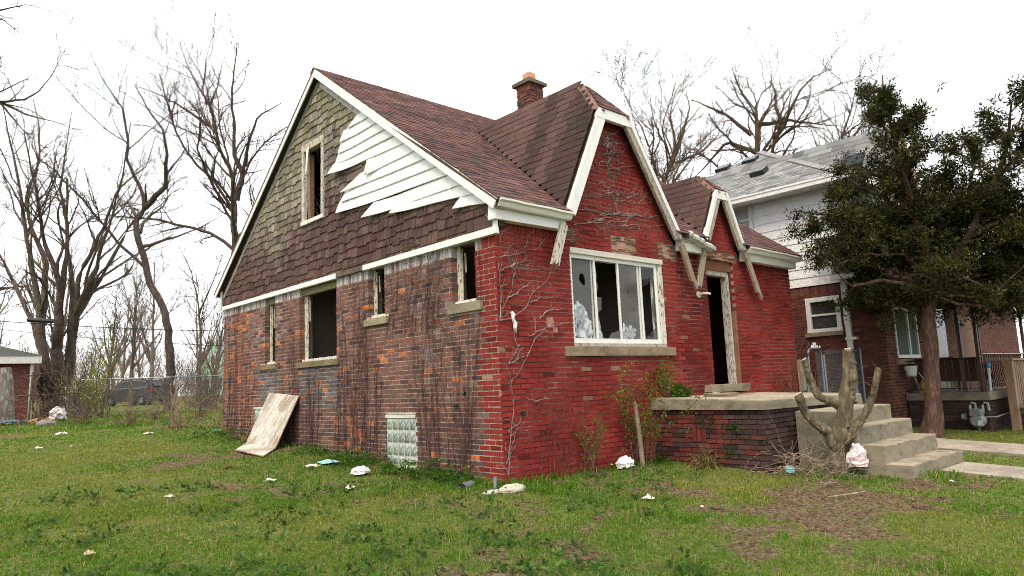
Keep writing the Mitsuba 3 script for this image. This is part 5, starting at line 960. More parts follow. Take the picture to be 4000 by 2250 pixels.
put(f'{BU}__pot', MB().tube([(10.72, -1.12, 1.02), (10.72, -1.12, 1.05), (10.72, -1.12, 1.24)], [.08, .10, .13], 14, (.62, .62, .60)), 'm_paint'); put(f'{BU}__rim', MB().tube([(10.72, -1.12, 1.24), (10.72, -1.12, 1.265)], .14, 14, (.05, .045, .04)), 'm_matte')
JG = thing('jug', 'yellow plastic jug with green cap on the porch floor', 'jug')
put(f'{JG}__body', MB().tube([(10.98, -1.28, .66), (10.98, -1.28, .70), (10.98, -1.28, .84), (10.98, -1.28, .93), (10.98, -1.28, .97)], [.085, .095, .09, .06, .03], 12, (.42, .28, .03)), 'm_gloss', True); put(f'{JG}__cap', MB().tube([(10.98, -1.28, .97), (10.98, -1.28, 1.0)], .03, 10, (.04, .25, .12)), 'm_gloss')
k = thing('walking_frame', 'thin white folded metal frame leaning by the porch railing', 'walker')
for a, b in (((10.9, -1.2, 1.1), (11.0, -1.42, .66)), ((10.88, -1.12, 1.0), (10.92, -1.2, .66)), ((10.92, -1.2, .66), (10.98, -1.24, .70))): put(f'{k}__tube', MB().tube([a, b], .011, 6, (.55, .55, .55)), 'm_metal')
k = thing('water_pump', 'white standpipe with blue cap beside the porch corner', 'pipe')
put(f'{k}__pipe', MB().tube([(11.25, -2.40, .66), (11.22, -2.42, 1.15)], .028, 8, (.62, .66, .68)), 'm_paint'); put(f'{k}__cap', MB().tube([(11.22, -2.42, 1.13), (11.22, -2.42, 1.24)], [.04, .055], 8, (.08, .22, .42)), 'm_paint')
# gas meter
GM = thing('gas_meter', 'grey gas meter with looped pipes against the porch base', 'meter')
gx, gyy = 10.66, -2.26; GC = (.20, .23, .25)
put(f'{GM}__body', MB().tube([(gx - .10, gyy, .10), (gx - .06, gyy, .10), (gx + .06, gyy, .10), (gx + .10, gyy, .10)], [.10, .145, .145, .10], 16, GC), 'm_gloss', True, label='round grey meter body')
put(f'{GM}__housing', MB().obox((gx - .02, gyy, .27), np.eye(3), (.09, .10, .07), GC, .006), 'm_gloss'); put(f'{GM}__dial_window', MB().obox((gx - .10, gyy + .01, .28), np.eye(3), (.02, .08, .045), (.16, .15, .18), .003), 'm_gloss')
put(f'{GM}__label_plate', MB().obox((gx - .125, gyy - .07, .06), np.eye(3), (.004, .045, .05), (.55, .55, .55)), 'm_paint')
put(f'{GM}__regulator', MB().tube([(gx, gyy + .20, .17), (gx, gyy + .27, .17)], [.07, .06], 12, GC), 'm_gloss')
for s_ in (-1, 1): put(f'{GM}__pipe', MB().tube([(gx, gyy + s_ * .11, .26), (gx, gyy + s_ * .11, .40), (gx + .02, gyy + s_ * .11 - .03, .46), (gx + .04, gyy + s_ * .11 - .08, .44), (gx + .05, gyy + s_ * .11 - .09, .30)], .026, 8, (.24, .27, .29)), 'm_gloss', True)
put(f'{GM}__riser', MB().tube([(gx, gyy, .0), (gx, gyy, -.25)], .035, 8, (.10, .10, .095)), 'm_gloss')
put(f'{GM}__supply_pipe', MB().tube([(gx + .1, gyy - .1, .16), (gx + .12, gyy - .3, .17), (13.0, -2.56, .24)], .016, 6, (.34, .36, .36)), 'm_metal')
# wooden ramp rail at the far right
k = thing('wooden_deck', 'weathered wooden deck railing with balusters at the right edge', 'deck')
WD = (.30, .185, .115)
put(f'{k}__post', MB().box(11.36, 11.50, -2.80, -2.66, -.4, 1.26, WD, .004), 'm_wood'); put(f'{k}__handrail', MB().box(11.32, 14, -2.83, -2.64, 1.262, 1.305, (.33, .20, .13), .004), 'm_wood')
for j in range(16): put(f'{k}__baluster', MB().box(11.58 + j * .15, 11.67 + j * .15, -2.77, -2.73, .36, 1.26, jc((.27, .20, .14), .12), .003), 'm_wood')
put(f'{k}__beam', MB().box(11.5, 14, -2.78, -2.70, .18, .34, (.25, .17, .11), .004), 'm_wood'); put(f'{k}__floor', MB().box(11.5, 14, -4.4, -2.80, .30, .35, (.24, .19, .14)), 'm_wood')
# chain link gate and fence between the houses
STEEL = (.26, .30, .33)
def chain_link(mb, a, b, z0, z1, dx=.055, r=.0032, col=(.30, .33, .35)):
    a, b = np.asarray(a, float), np.asarray(b, float); L = np.linalg.norm((b - a)[:2]); d = (b - a) / L; H = z1 - z0; n = int((L + H) / dx)
    P = []
    for s_ in (1, -1):
        for i in range(n):
            u0 = i * dx - (H if s_ > 0 else 0); u1 = u0 + s_ * H
            ua, ub = (u0, u1); lo, hi = 0., 1.
            if s_ > 0: lo, hi = max(0, -u0 / H), min(1, (L - u0) / H)
            else: lo, hi = max(0, (u0 - L) / H), min(1, u0 / H)
            if hi - lo < .02: continue
            P.append([a + d * (u0 + (u1 - u0) * t) + np.array([0, 0, z0 + H * t + 0 * a[2]]) for t in np.linspace(lo, hi, 3)])
    P = np.array(P); limbs(mb, P, np.full(P.shape[:2], r), 3, col); return mb
k = thing('chain_link_gate', 'grey chain link gate with rounded top beside the brick house', 'gate')
A, B_ = V3(8.16, -.10, 0), V3(8.76, -.10, 0)
put(f'{k}__frame', MB().tube([A + [0, 0, .2], A + [0, 0, 1.5], A + [.03, 0, 1.6], A + [.10, 0, 1.67], B_ + [-.10, 0, 1.67], B_ + [-.03, 0, 1.6], B_ + [0, 0, 1.5], B_ + [0, 0, .2]], .024, 8, STEEL), 'm_metal', True)
put(f'{k}__post', MB().tube([(8.03, -.10, -.2), (8.03, -.10, 1.46), (8.03, -.1, 1.50)], [.036, .036, .015], 10, STEEL), 'm_metal'); put(f'{k}__post', MB().tube([(8.86, -.10, -.2), (8.86, -.10, 1.55)], .03, 10, STEEL), 'm_metal')
for j, (dx, hh) in enumerate([(.2, .05), (.28, .11), (.36, .10), (.44, .05), (.55, .035)]): put(f'{k}__clip', MB().tube([A + [dx, 0, 1.69], A + [dx + .02, 0, 1.69 + hh]], .018, 6, (.70, .70, .68)), 'm_paint')
put(f'{k}__mesh', chain_link(MB(), B_ - [.28, 0, 0], B_, .2, 1.6), 'm_metal', True)
k = thing('chain_link_fence', 'chain link fence panel between the gate and the neighbour downpipe', 'fence')
A, B_ = V3(8.90, -.11, 0), V3(10.06, -.37, 0)
put(f'{k}__top_rail', MB().tube([A + [0, 0, 1.55], B_ + [0, 0, 1.62]], .02, 8, STEEL), 'm_metal')
for q, hh in ((B_, 1.68), (B_ + [.14, -.06, 0], 1.25), (B_ + [.26, -.02, 0], 1.3)): put(f'{k}__post', MB().tube([q + [0, 0, -.2], q + [0, 0, hh - .03], q + [0, 0, hh]], [.028, .028, .012], 10, STEEL), 'm_metal')
put(f'{k}__mesh', chain_link(MB(), A, B_, .05, 1.66), 'm_metal', True)
thing1('wooden_post', 'grey weathered post standing against the right end of the red wall', 'post', MB().box(7.62, 7.72, -.22, -.16, .85, 1.42, (.24, .22, .17), .004).box(7.66, 7.74, -.165, -.10, .6, 1.45, (.28, .26, .20), .004), 'm_wood')

# ------------------------------------------------------------------ dead creeper on the walls
def creep(paths, to3, per_m, ln, r0, col, gn, depth=2, ang=38, bias=0.0, k=9, wig=.16, up=0.0):
    """stems in wall coordinates (u, z), branching; to3 maps (u, z, distance off the wall) into space"""
    mb = MB(); lev = []
    for q in paths:
        q = np.asarray(q, float); s = np.concatenate([[0], np.cumsum(np.linalg.norm(np.diff(q, axis=0), axis=1))]); t = np.linspace(0, s[-1], 16)
        lev.append(np.stack([np.interp(t, s, q[:, 0]), np.interp(t, s, q[:, 1])], 1) + gn.normal(0, .008, (16, 2)))
    P = np.array(lev); R = r0 * np.linspace(1, .45, 16)[None] * gn.uniform(.7, 1.3, (len(P), 1))
    for d in range(depth + 1):
        n, kk = R.shape; off = .006 + R + .010 * gn.random((n, 1)); X = to3(P[..., 0], P[..., 1], off); limbs(mb, X, R, 4 if d == 0 else 3, np.array(col) * (1 + .15 * d))
        if d == depth: break
        L = np.linalg.norm(np.diff(P, axis=1), axis=2).sum(1); cnt = gn.poisson(L * per_m); idx = np.repeat(np.arange(n), cnt); N = len(idx)
        if not N: break
        t = gn.random(N) * (kk - 1.01); i0 = t.astype(int); fr = (t - i0)[:, None]; pos = P[idx, i0] * (1 - fr) + P[idx, i0 + 1] * fr; tan = P[idx, i0 + 1] - P[idx, i0]
        a = np.arctan2(tan[:, 1], tan[:, 0]) + np.radians(gn.normal(ang, 14, N)) * gn.choice([-1, 1], N); l_ = ln * gn.uniform(.4, 1.4, N) * .62 ** d
        C = np.zeros((N, k, 2)); C[:, 0] = pos
        for s in range(1, k):
            a = a + gn.normal(0, wig * 1.6, N) + up * np.cos(a); C[:, s] = C[:, s - 1] + np.stack([np.cos(a), np.sin(a)], 1) * (l_ / (k - 1))[:, None]
        r1 = R[idx, i0] * .62; P, R = C, np.maximum(r1, .0013)[:, None] * np.linspace(1, .5, k)[None]
    return mb
side3 = lambda u, z, o: np.stack([-o, u, z], -1)
front3 = lambda u, z, o: np.stack([u, -o, z], -1)
gn = np.random.default_rng(51)
def up_stems(n, y0, y1, h0, h1, gn, clump=.12):
    out = []; cen = gn.uniform(y0, y1, max(2, n // 5))
    for i in range(n):
        y = cen[gn.integers(len(cen))] + gn.normal(0, clump); h = gn.uniform(h0, h1); z0 = .042 * y + gn.uniform(-.05, .1); s = gn.normal(0, .10); b = gn.normal(0, .06)
        t = np.linspace(0, 1, 10); out.append(np.stack([np.clip(y + s * h * t + b * np.sin(t * 5 + i) + np.cumsum(gn.normal(0, .012, 10)), .32, 9.25), z0 + h * t], 1))
    return out
DK = (.10, .055, .05)
def not_open(paths):
    """stems stop below a window"""
    res = []
    for q in paths:
        q = np.asarray(q); cut = len(q)
        for i, (y, z) in enumerate(q):
            if any(a - .03 < y < b + .03 and c - .12 < z < d for a, b, c, d in (w1, w2, w3, w4, gb1)): cut = i; break
        if cut > 3: res.append(q[:cut])
    return res
for y0, y1, n, lab in ((.45, 1.75, 44, 'dense dark creeper stems on the side wall between the red corner and the glass blocks'), (2.7, 4.1, 50, 'dense dark creeper stems on the side wall left of the glass blocks'), (4.2, 6.4, 34, 'thin creeper stems below the wide side window'), (7.0, 9.1, 26, 'sparse creeper stems at the back end of the side wall')):
    k = thing('dead_creeper', lab, 'creeper', 'dead creeper on the house walls')
    put(f'{k}__stems', creep(not_open(up_stems(n, y0, y1, 1.2, 3.0, gn)), side3, 2.4, .42, .0036, DK, gn, 2, 26), 'm_bark', True)
tops = [np.stack([y + .22 * np.sin(np.linspace(0, 3, 8) + y) * gn.uniform(.2, 1), np.linspace(2.0, 3.1, 8)], 1) for y in gn.uniform(1.0, 2.55, 26)]
k = thing('dead_creeper', 'creeper stems fanning out under the frieze between the two small windows', 'creeper', 'dead creeper on the house walls')
put(f'{k}__stems', creep(not_open(tops), side3, 3.5, .5, .0035, (.10, .062, .058), gn, 2, 40), 'm_bark', True)
GV = (.28, .225, .21)
gab = [[(3.3, 3.25), (3.5, 3.5), (3.3, 3.9), (3.6, 4.2), (3.7, 4.6)], [(4.3, 3.3), (4.35, 3.8), (4.5, 4.2), (4.45, 4.8), (4.2, 5.4), (4.3, 5.8)], [(4.9, 3.35), (4.8, 3.8), (4.55, 4.1)], [(1.6, 3.25), (1.8, 3.5), (1.4, 3.7), (1.6, 3.95)], [(.9, 3.2), (.7, 3.45), (1.0, 3.7)], [(2.3, 3.25), (2.5, 3.55), (2.2, 3.8)], [(4.4, 5.3), (4.0, 5.5), (3.8, 5.2)], [(4.5, 5.8), (4.2, 6.1), (3.6, 6.2)]]
k = thing('dead_creeper', 'pale creeper stems trailing over the gable shingles', 'creeper', 'dead creeper on the house walls')
put(f'{k}__stems', creep(gab, lambda u, z, o: np.stack([-o - .045, u, z], -1), 6, .5, .0045, (.15, .12, .105), gn, 2, 45), 'm_bark', True)
MAINV = [[(0.03, 2.83), (0.24, 2.87), (0.57, 2.96), (0.74, 3.01), (0.81, 3.1), (0.95, 3.19)], [(0.06, 2.67), (0.29, 2.74), (0.43, 2.79), (0.52, 2.85)], [(0.21, 2.71), (0.51, 2.71), (0.67, 2.71), (0.92, 2.74), (1.2, 2.8)], [(0.06, 3.02), (0.07, 3.11), (0.14, 3.17), (0.28, 3.27)], [(0.44, 2.93), (0.54, 3.04), (0.57, 3.16), (0.75, 3.29)], [(0.24, 2.48), (0.31, 2.68), (0.34, 2.77)],
 [(-0.02, 2.01), (0.1, 2.03), (0.25, 2.07), (0.42, 2.15), (0.51, 2.26), (0.57, 2.37), (0.73, 2.48), (0.91, 2.6), (1.0, 2.8), (1.15, 3.0)], [(0.02, 2.06), (0.15, 2.3), (0.22, 2.38), (0.27, 2.51)], [(0.13, 2.3), (0.34, 2.38), (0.46, 2.47), (0.6, 2.54)], [(0.55, 2.26), (0.72, 2.33), (0.87, 2.35), (1.2, 2.4)], [(0.7, 2.04), (0.77, 2.11), (0.88, 2.17), (1.3, 2.2)], [(0.51, 1.82), (0.7, 1.91), (0.87, 1.96), (1.3, 2.02)],
 [(0.58, 1.74), (0.63, 1.81), (0.86, 1.92)], [(0.63, 1.8), (0.44, 1.55), (0.38, 1.45), (0.3, 1.35), (0.12, 1.23)], [(0.12, 1.48), (0.22, 1.5), (0.44, 1.58)], [(0.33, 1.72), (0.24, 1.58), (0.15, 1.5)], [(0.03, 0.25), (0.2, 0.6), (0.33, 0.84)], [(0.08, 0.64), (0.17, 0.69), (0.31, 0.73)], [(0.41, 1.03), (0.56, 0.98), (0.8, 1.03)], [(.05, .1), (.1, .5), (.2, 1.0), (.12, 1.4)], [(.02, 2.0), (.05, 2.4), (.02, 2.8)]]
k = thing('dead_creeper', 'grey dead creeper branching over the red wall between corner and picture window', 'creeper', 'dead creeper on the house walls')
put(f'{k}__stems', creep(MAINV, front3, 3.2, .26, .0075, GV, gn, 2, 36), 'm_bark', True)
gb_ = []
for i in range(40):
    z = gn.uniform(3.42, 5.0); xl, xr = XB - (ZB - z) / SB[0] + .16, XB + (ZB - z) / SB[1] - .18; a = gn.uniform(0, .5); b = gn.uniform(.45, 1.0); t = np.linspace(a, b, 6); gb_.append(np.stack([xl + (xr - xl) * t, z + (gn.uniform(-.05, .35)) * (t - a) + gn.normal(0, .025, 6)], 1))
k = thing('dead_creeper', 'grey dead creeper spreading sideways over the big front gable', 'creeper', 'dead creeper on the house walls')
put(f'{k}__stems', creep(gb_, front3, 3.2, .24, .0062, GV, gn, 2, 34), 'm_bark', True)
low = [[(x, .05), (x + gn.normal(0, .1), .5), (x + gn.normal(0, .15), gn.uniform(.8, 1.45))] for x in gn.uniform(.3, 1.5, 9)]
k = thing('dead_creeper', 'thin creeper stems low on the red front wall', 'creeper', 'dead creeper on the house walls')
put(f'{k}__stems', creep(low, front3, 2.6, .3, .003, (.16, .08, .07), gn, 2, 36), 'm_bark', True)

# ------------------------------------------------------------------ shrubs, brush and weeds
def fan_shrub(name, label, cat, x, y, h, n, col, leafcol=None, leaves=6, spread=.5, seed=0, rmin=.002, r0=.007, arch=0.0, group=None, lsize=.03, zb=None):
    gn = np.random.default_rng(seed); z = float(gz(x, y)) if zb is None else zb; t = thing(name, label, cat, group)
    a = gn.random(n) * 6.283; tilt = np.abs(gn.normal(0, spread, n)); hh = h * gn.uniform(.45, 1.05, n); k = 9; P = np.zeros((n, k, 3)); P[:, 0] = np.stack([x + gn.normal(0, .06, n) * h, y + gn.normal(0, .06, n) * h, np.full(n, z - .05)], 1)
    d = np.stack([np.sin(tilt) * np.cos(a), np.sin(tilt) * np.sin(a), np.cos(tilt)], 1)
    for s in range(1, k):
        P[:, s] = P[:, s - 1] + d * (hh / (k - 1))[:, None]; d = d + gn.normal(0, .10, (n, 3)) + np.array([0, 0, -arch * s / k]) ; d /= np.linalg.norm(d, axis=1, keepdims=True)
    R = np.maximum(r0 * gn.uniform(.5, 1.2, (n, 1)) * np.linspace(1, .35, k)[None], rmin); mb = MB(); limbs(mb, P, R, 4, col)
    A, a_ = spawn(P, R, 5 / h, .38, 35, .1, 5, .15, .25, rmin, gn); limbs(mb, A, a_, 3, col)
    put(f'{t}__stems', mb, 'm_bark', True)
    if leafcol is not None:
        C = np.concatenate([A[:, 1:].reshape(-1, 3), P[:, 4:].reshape(-1, 3)]); C = C[gn.random(len(C)) < .8]
        v, f, cc = sprays(C, leaves, lsize * 1.4, lsize, lsize * .36, leafcol, gn); put(f'{t}__leaves', MB().add(v, f, cc, .5), 'm_leaf')
    return t
YG = [(.17, .21, .035), (.24, .27, .05), (.12, .17, .03)]
fan_shrub('shrub', 'leafing yellow green shrub by the wooden stake on the front wall', 'shrub', 2.42, -.18, 1.35, 26, (.10, .07, .05), YG, 4, .22, 61, lsize=.032)
fan_shrub('shrub', 'small sprouting shrub on the front wall left of the wooden stake', 'shrub', 1.42, -.18, .85, 14, (.14, .08, .06), YG, 3, .25, 62, lsize=.028)
fan_shrub('shrub', 'thin sapling sprouting where the porch slab meets the front wall', 'shrub', 3.25, -.16, .62, 14, (.12, .08, .06), YG, 3, .5, 63, lsize=.03, zb=.9)
fan_shrub('shrub', 'low green weed tuft on the porch slab by the wall', 'weed', 3.55, -.14, .22, 26, (.10, .12, .04), [(.09, .16, .03), (.12, .19, .04)], 5, .7, 64, lsize=.045, zb=.9)
fan_shrub('bare_bush', 'bare reddish bush on the porch against the right part of the red wall', 'bush', 6.95, -.28, 1.15, 22, (.16, .085, .06), None, 0, .35, 65, zb=.85, r0=.005)
fan_shrub('dry_grass_clump', 'arching clump of dry straw against the porch side', 'grass clump', 2.88, -1.0, .5, 60, (.30, .22, .11), [(.06, .10, .02), (.20, .16, .07)], 1, .6, 66, arch=1.3, r0=.004, lsize=.035)
thing1('wooden_stake', 'grey wooden stake standing in the shrub by the front wall', 'stake', MB().tube([(2.40, -.26, -.1), (2.38, -.24, .5), (2.355, -.22, .84), (2.35, -.22, .90)], [.035, .033, .03, .012], 7, (.24, .21, .155)), 'm_wood')
SH = [(-.62, 17.2, 2.3, 20, 71), (-.95, 17.8, 1.8, 12, 72)]
for (x, y, h_, n, sd), lab in zip(SH, ['tall leafing yellow green shrub at the back fence', 'smaller leafing shrub at the back fence, left of the tall one', 'leafing shrub at the back fence, right of the tall one']):
    fan_shrub('shrub', lab, 'shrub', x, y, h_, n, (.13, .10, .07), [(.22, .26, .04), (.28, .31, .06), (.16, .21, .04)], 2, .38, sd, r0=.014, rmin=.004, lsize=.065)
TAN = (.30, .225, .15)
BRUSH = [(-.25, 11.6, 1.25, 70, 'tangle of dry tan stalks at the back corner of the brick house'), (.55, 11.0, 1.0, 50, 'dry tan stalks right against the back corner of the side wall'), (-.9, 13.2, 1.1, 46, 'dry brown brush under the crooked tree'), (-1.6, 14.8, 1.0, 44, 'reddish brush along the fence, middle'), (-2.4, 15.8, 1.2, 50, 'reddish brush around the fence post'), (.2, 15.0, .75, 50, 'dry brush at the fence below the leafing shrub'), (-3.4, 16.6, 1.2, 46, 'dark bramble in front of the brick garage'), (1.1, 14.0, 1.0, 50, 'dry brush by the fence nearest the house')]
for i, (x, y, h_, n, lab) in enumerate(BRUSH):
    fan_shrub('dead_brush', lab, 'brush', x, y, h_, n, TAN if i < 2 else (.17, .115, .09), None, 0, .7, 80 + i, rmin=.0032, r0=.007, arch=.5)
for i, (x, y, h_) in enumerate([(-5.2, 18.2, 1.5), (-1.0, 19.5, 1.9), (1.8, 20.0, 2.0), (3.6, 20.5, 2.2), (-3.0, 21.5, 1.9), (.3, 24, 2.4), (5, 25, 2.6), (-2.2, 27, 2.4), (2.6, 29, 2.8), (7, 31, 2.8), (-5, 30, 2.6), (-.5, 22, 2.4), (2.2, 23, 2.6), (4.2, 27, 2.8), (.8, 27.5, 3.0), (-1.5, 24, 2.6), (5.8, 29, 3.0), (3.0, 33, 3.2), (-3.5, 34, 3.2), (9.5, 36, 3.2), (1.0, 35, 3.4)]):
    if abs(x - (-5.82 + 13.4 * (y + 6.64) / 52.2)) < .036 * (y + 10): continue
    fan_shrub('bare_bush', 'bare grey brown bush in the thicket beyond the back fence', 'bush', x, y, h_, 46, np.array((.15, .115, .09)) * rng.uniform(.8, 1.2), None, 0, .5, 95 + i, rmin=.006, r0=.012, group='bare bushes beyond the back fence')
# broad leaved weeds
def weed(x, y, size, n, label, seed, cols=((.055, .125, .022), (.075, .15, .03), (.045, .10, .02)), group=None, low=.5, cat='weed'):
    gn = np.random.default_rng(seed); z = gz(x, y); a = gn.random(n) * 6.283; r = size * np.sqrt(gn.random(n)); px, py = x + r * np.cos(a), y + r * np.sin(a)
    pz = gz(px, py) + gbump(px, py) + gn.random(n) ** 1.5 * size * low + .015; L = gn.uniform(.035, .085, n) * (1 if size < .5 else 1.2)
    az = a + gn.normal(0, .9, n); el = gn.uniform(-.25, .8, n); d = np.stack([np.cos(az) * np.cos(el), np.sin(az) * np.cos(el), np.sin(el)], 1); w = np.cross(d, [0, 0, 1.0]); w /= np.linalg.norm(w, axis=1, keepdims=True); u = np.cross(w, d)
    o = np.stack([px, py, pz], 1); s = lambda t, k, b: o + d * (L * t)[:, None] + w * (L * k)[:, None] + u * (L * b)[:, None]
    v = np.stack([s(0, 0, 0), s(.3, .32, .10), s(.3, -.32, .10), s(.7, .28, .08), s(.7, -.28, .08), s(1.05, 0, -.05), s(.5, 0, .0)], 1).reshape(-1, 3)
    b = np.arange(n)[:, None] * 7; f = np.concatenate([b + np.array(q)[None] for q in ([0, 1, 6], [0, 6, 2], [1, 3, 6], [2, 6, 4], [3, 5, 6], [4, 6, 5])])
    cc = np.asarray(cols)[gn.integers(0, len(cols), n)] * gn.uniform(.7, 1.3, (n, 1))
    k = thing('weed_plant', label, cat, group); return put(f'{k}__leaves', MB().add(v, f, np.repeat(cc, 7, 0), .5), 'm_leaf')
WL = [(-.38, 2.75, .42, 260, 'lush broad leaved weeds at the wall left of the glass blocks'), (-.25, 1.1, .40, 230, 'broad leaved weeds at the wall between glass blocks and corner'), (-.30, .55, .30, 130, 'green weeds at the foot of the wall near the red corner'), (-.30, 3.45, .25, 90, 'small weeds at the wall next to the pale wrapper'), (-.35, 4.5, .3, 110, 'weeds beside the lower edge of the leaning board'), (-.3, 7.6, .35, 120, 'weeds behind the leaning board'), (-.35, 8.8, .45, 170, 'weeds at the back end of the side wall'), (-.40, 1.75, .25, 120, 'weeds in front of the glass block window'), (2.75, -.25, .16, 50, 'light green weed in the corner of porch and front wall')]
for i, (x, y, s_, n, lab) in enumerate(WL): weed(x, y, s_, n, lab, 120 + i)
IV = [(3.03, -.95, .56, 'small ivy patch on the porch side under the slab'), (3.03, -1.35, .50, 'thin ivy strand on the porch side near its corner'), (3.03, -1.25, .15, 'ivy tuft low on the porch side')]
for i, (x, y, z, lab) in enumerate(IV):
    gn = np.random.default_rng(140 + i); C = np.stack([np.full(26, x - .02), y + gn.normal(0, .08, 26), z + gn.normal(0, .045, 26)], 1); C = C[:14]; v, f, cc = sprays(C, 4, .02, .035, .014, [(.04, .10, .02), (.06, .13, .03)], gn); k = thing('ivy', lab, 'ivy'); put(f'{k}__leaves', MB().add(v, f, cc, .5), 'm_leaf')
# brush pile round the stump
def sticks(x, y, n, rad, ln, col, seed, r=.004, hz=.22):
    gn = np.random.default_rng(seed); a = gn.random(n) * 6.283; q = rad * np.sqrt(gn.random(n)); c = np.stack([x + q * np.cos(a), y + q * np.sin(a)], 1); z = gz(c[:, 0], c[:, 1]) + gn.random(n) ** 2 * hz + .01
    d = gn.normal(0, 1, (n, 3)) * [1, 1, .3]; d /= np.linalg.norm(d, axis=1, keepdims=True); k = 7; P = np.zeros((n, k, 3)); P[:, 0] = np.stack([c[:, 0], c[:, 1], z], 1); l_ = ln * gn.uniform(.4, 1.5, n)
    for s in range(1, k): P[:, s] = P[:, s - 1] + d * (l_ / (k - 1))[:, None]; d = d + gn.normal(0, .22, (n, 3)) + [0, 0, .03]; d /= np.linalg.norm(d, axis=1, keepdims=True)
    P[..., 2] = np.maximum(P[..., 2], gz(P[..., 0], P[..., 1]) + .0); mb = MB(); limbs(mb, P, r * gn.uniform(.5, 1.4, (n, 1)) * np.linspace(1, .5, k)[None], 4, col); return mb
put('brush_pile', sticks(3.28, -2.28, 130, .5, .6, (.26, .20, .155), 150, .0042, .3), 'm_bark', True, 'tangle of pale twigs round the foot of the cut back tree', 'brush')
put('twig', MB().tube([(1.9, -3.1, gz(0, -3.1) + .03), (2.2, -3.2, gz(0, -3.2) + .035), (2.5, -3.25, gz(0, -3.2) + .03)], .011, 6, (.26, .20, .14)), 'm_bark', True, 'longer dry stick lying in the grass left of the steps', 'stick')
put('twig', MB().tube([(2.6, -2.75, gz(0, -2.7) + .03), (2.85, -2.78, gz(0, -2.8) + .03)], .012, 6, (.22, .17, .12)), 'm_bark', True, 'short dry stick in the grass near the cut back tree', 'stick')

# ------------------------------------------------------------------ litter
def crumple(c, s, col, seed, sub=3, amp=.35):
    """a lump with creases, for rock, bags and rags"""
    gn = np.random.default_rng(seed); m = trimesh.creation.icosphere(sub + (amp > .3), 1.0); v = np.array(m.vertices); q = v * 1.7 + seed
    ridge = sum(np.abs(meshkit.noise(q * k, seed + k) - .5) * 2 / k for k in (1, 2, 4)); v = v * (1.15 - amp * ridge)[:, None]
    v[:, 2] = np.maximum(v[:, 2], -.35); return MB().add(v * np.asarray(s) + np.asarray(c) + [0, 0, s[2] * .3], m.faces, col)
def scrap(c, s, col, seed, n=11):
    """a thin creased sheet lying on the ground, with a torn outline"""
    gn = np.random.default_rng(seed); a, b = np.meshgrid(np.linspace(-1, 1, n), np.linspace(-1, 1, n), indexing='ij'); r = np.hypot(a, b); th = np.arctan2(b, a)
    p_ = np.stack([a * 1.6 + seed, b * 1.6, 0 * a], -1); fold = np.abs(meshkit.noise(p_, seed) - .5) * 2 + .6 * np.abs(meshkit.noise(p_ * 2.4, seed + 1) - .5) * 2
    k = 1 + .25 * np.sin(th * 3 + seed) + .15 * gn.normal(0, 1, a.shape) * (r > .8); x, y = a * k * s[0], b * k * s[1]; an = gn.random() * 6.28
    z = s[2] * (fold * 1.1 - .1) * (1.2 - .5 * r); v = np.stack([x * math.cos(an) - y * math.sin(an), x * math.sin(an) + y * math.cos(an), z], -1).reshape(-1, 3) + np.asarray(c)
    i, j = np.meshgrid(np.arange(n - 1), np.arange(n - 1), indexing='ij'); return MB().add(v, np.stack([i * n + j, (i + 1) * n + j, (i + 1) * n + j + 1, i * n + j + 1], -1).reshape(-1, 4), col)
def gxy(x, y, dz=0.0): return (x, y, float(gz(x, y)) + dz)
BAGS = [((2.05, -.22), (.19, .12, .13), (.78, .78, .78), 'crumpled white plastic bag at the foot of the front wall'), ((-.83, 2.01), (.16, .12, .09), (.76, .77, .78), 'crumpled white plastic bag in the grass near the glass blocks'), ((3.80, -2.66), (.15, .15, .24), (.72, .60, .62), 'pinkish white bag stuffed between cut back tree and steps')]
for i, ((x, y), s_, cc, lab) in enumerate(BAGS): put('plastic_bag', crumple(gxy(x, y, .02 + (.10 if i == 2 else 0)), np.array(s_) * .85, cc, 160 + i, 4, .5), 'm_matte', True, lab, 'bag')
put('plastic_bag', crumple((-1.95, 16.2, .80), (.22, .22, .24), (.66, .66, .68), 170, 4, .5), 'm_matte', True, 'full white trash bag by the back fence at the left', 'bag')
put('cloth_heap', crumple((-2.35, 16.0, .72), (.30, .18, .10), (.42, .25, .12), 171, 3, .5), 'm_matte', True, 'orange cloth next to the trash bag by the back fence', 'cloth')
put('cloth_heap', crumple((-2.95, 16.3, .74), (.32, .2, .07), (.12, .14, .19), 172, 3, .55), 'm_matte', True, 'dark blue and white rags left of the trash bag', 'cloth')
put('rock', crumple((-2.35, 15.2, .66), (.22, .18, .11), (.22, .21, .19), 173, 3, .15), 'm_conc', True, 'grey rounded rock in front of the rubbish by the back fence', 'rock')
PAP = [(-3.23, 2.06, .045, 'small white paper scrap in the middle of the left lawn'), (-3.45, 8.97, .07, 'white paper scrap on the far left lawn'), (-2.95, 8.85, .05, 'tan scrap next to the paper on the far left lawn'), (-1.55, 1.02, .07, 'torn white cup in the grass in front of the side wall'), (-1.95, 2.30, .05, 'thin white scrap in the grass between board and bag'), (.46, -1.80, .06, 'white bottle lying on the bare soil of the front lawn'), (-1.03, 3.01, .08, 'flattened pale wrapper near the side wall'), (-4.45, -.06, .05, 'tan paper scrap at the bottom left'), (.53, -2.42, .02, 'tiny white scrap on the soil'), (2.0, .0, .03, 'cream chip in the grass by the front wall'), (-1.2, 10.4, .08, 'white scrap by the dry stalks'), (.1, 9.9, .08, 'turquoise wrapper in the dry stalks'), (-2.6, 11.8, .09, 'crumpled white paper at the back of the lawn'), (3.9, -3.7, .03, 'small grey white scrap in the grass near the steps')]
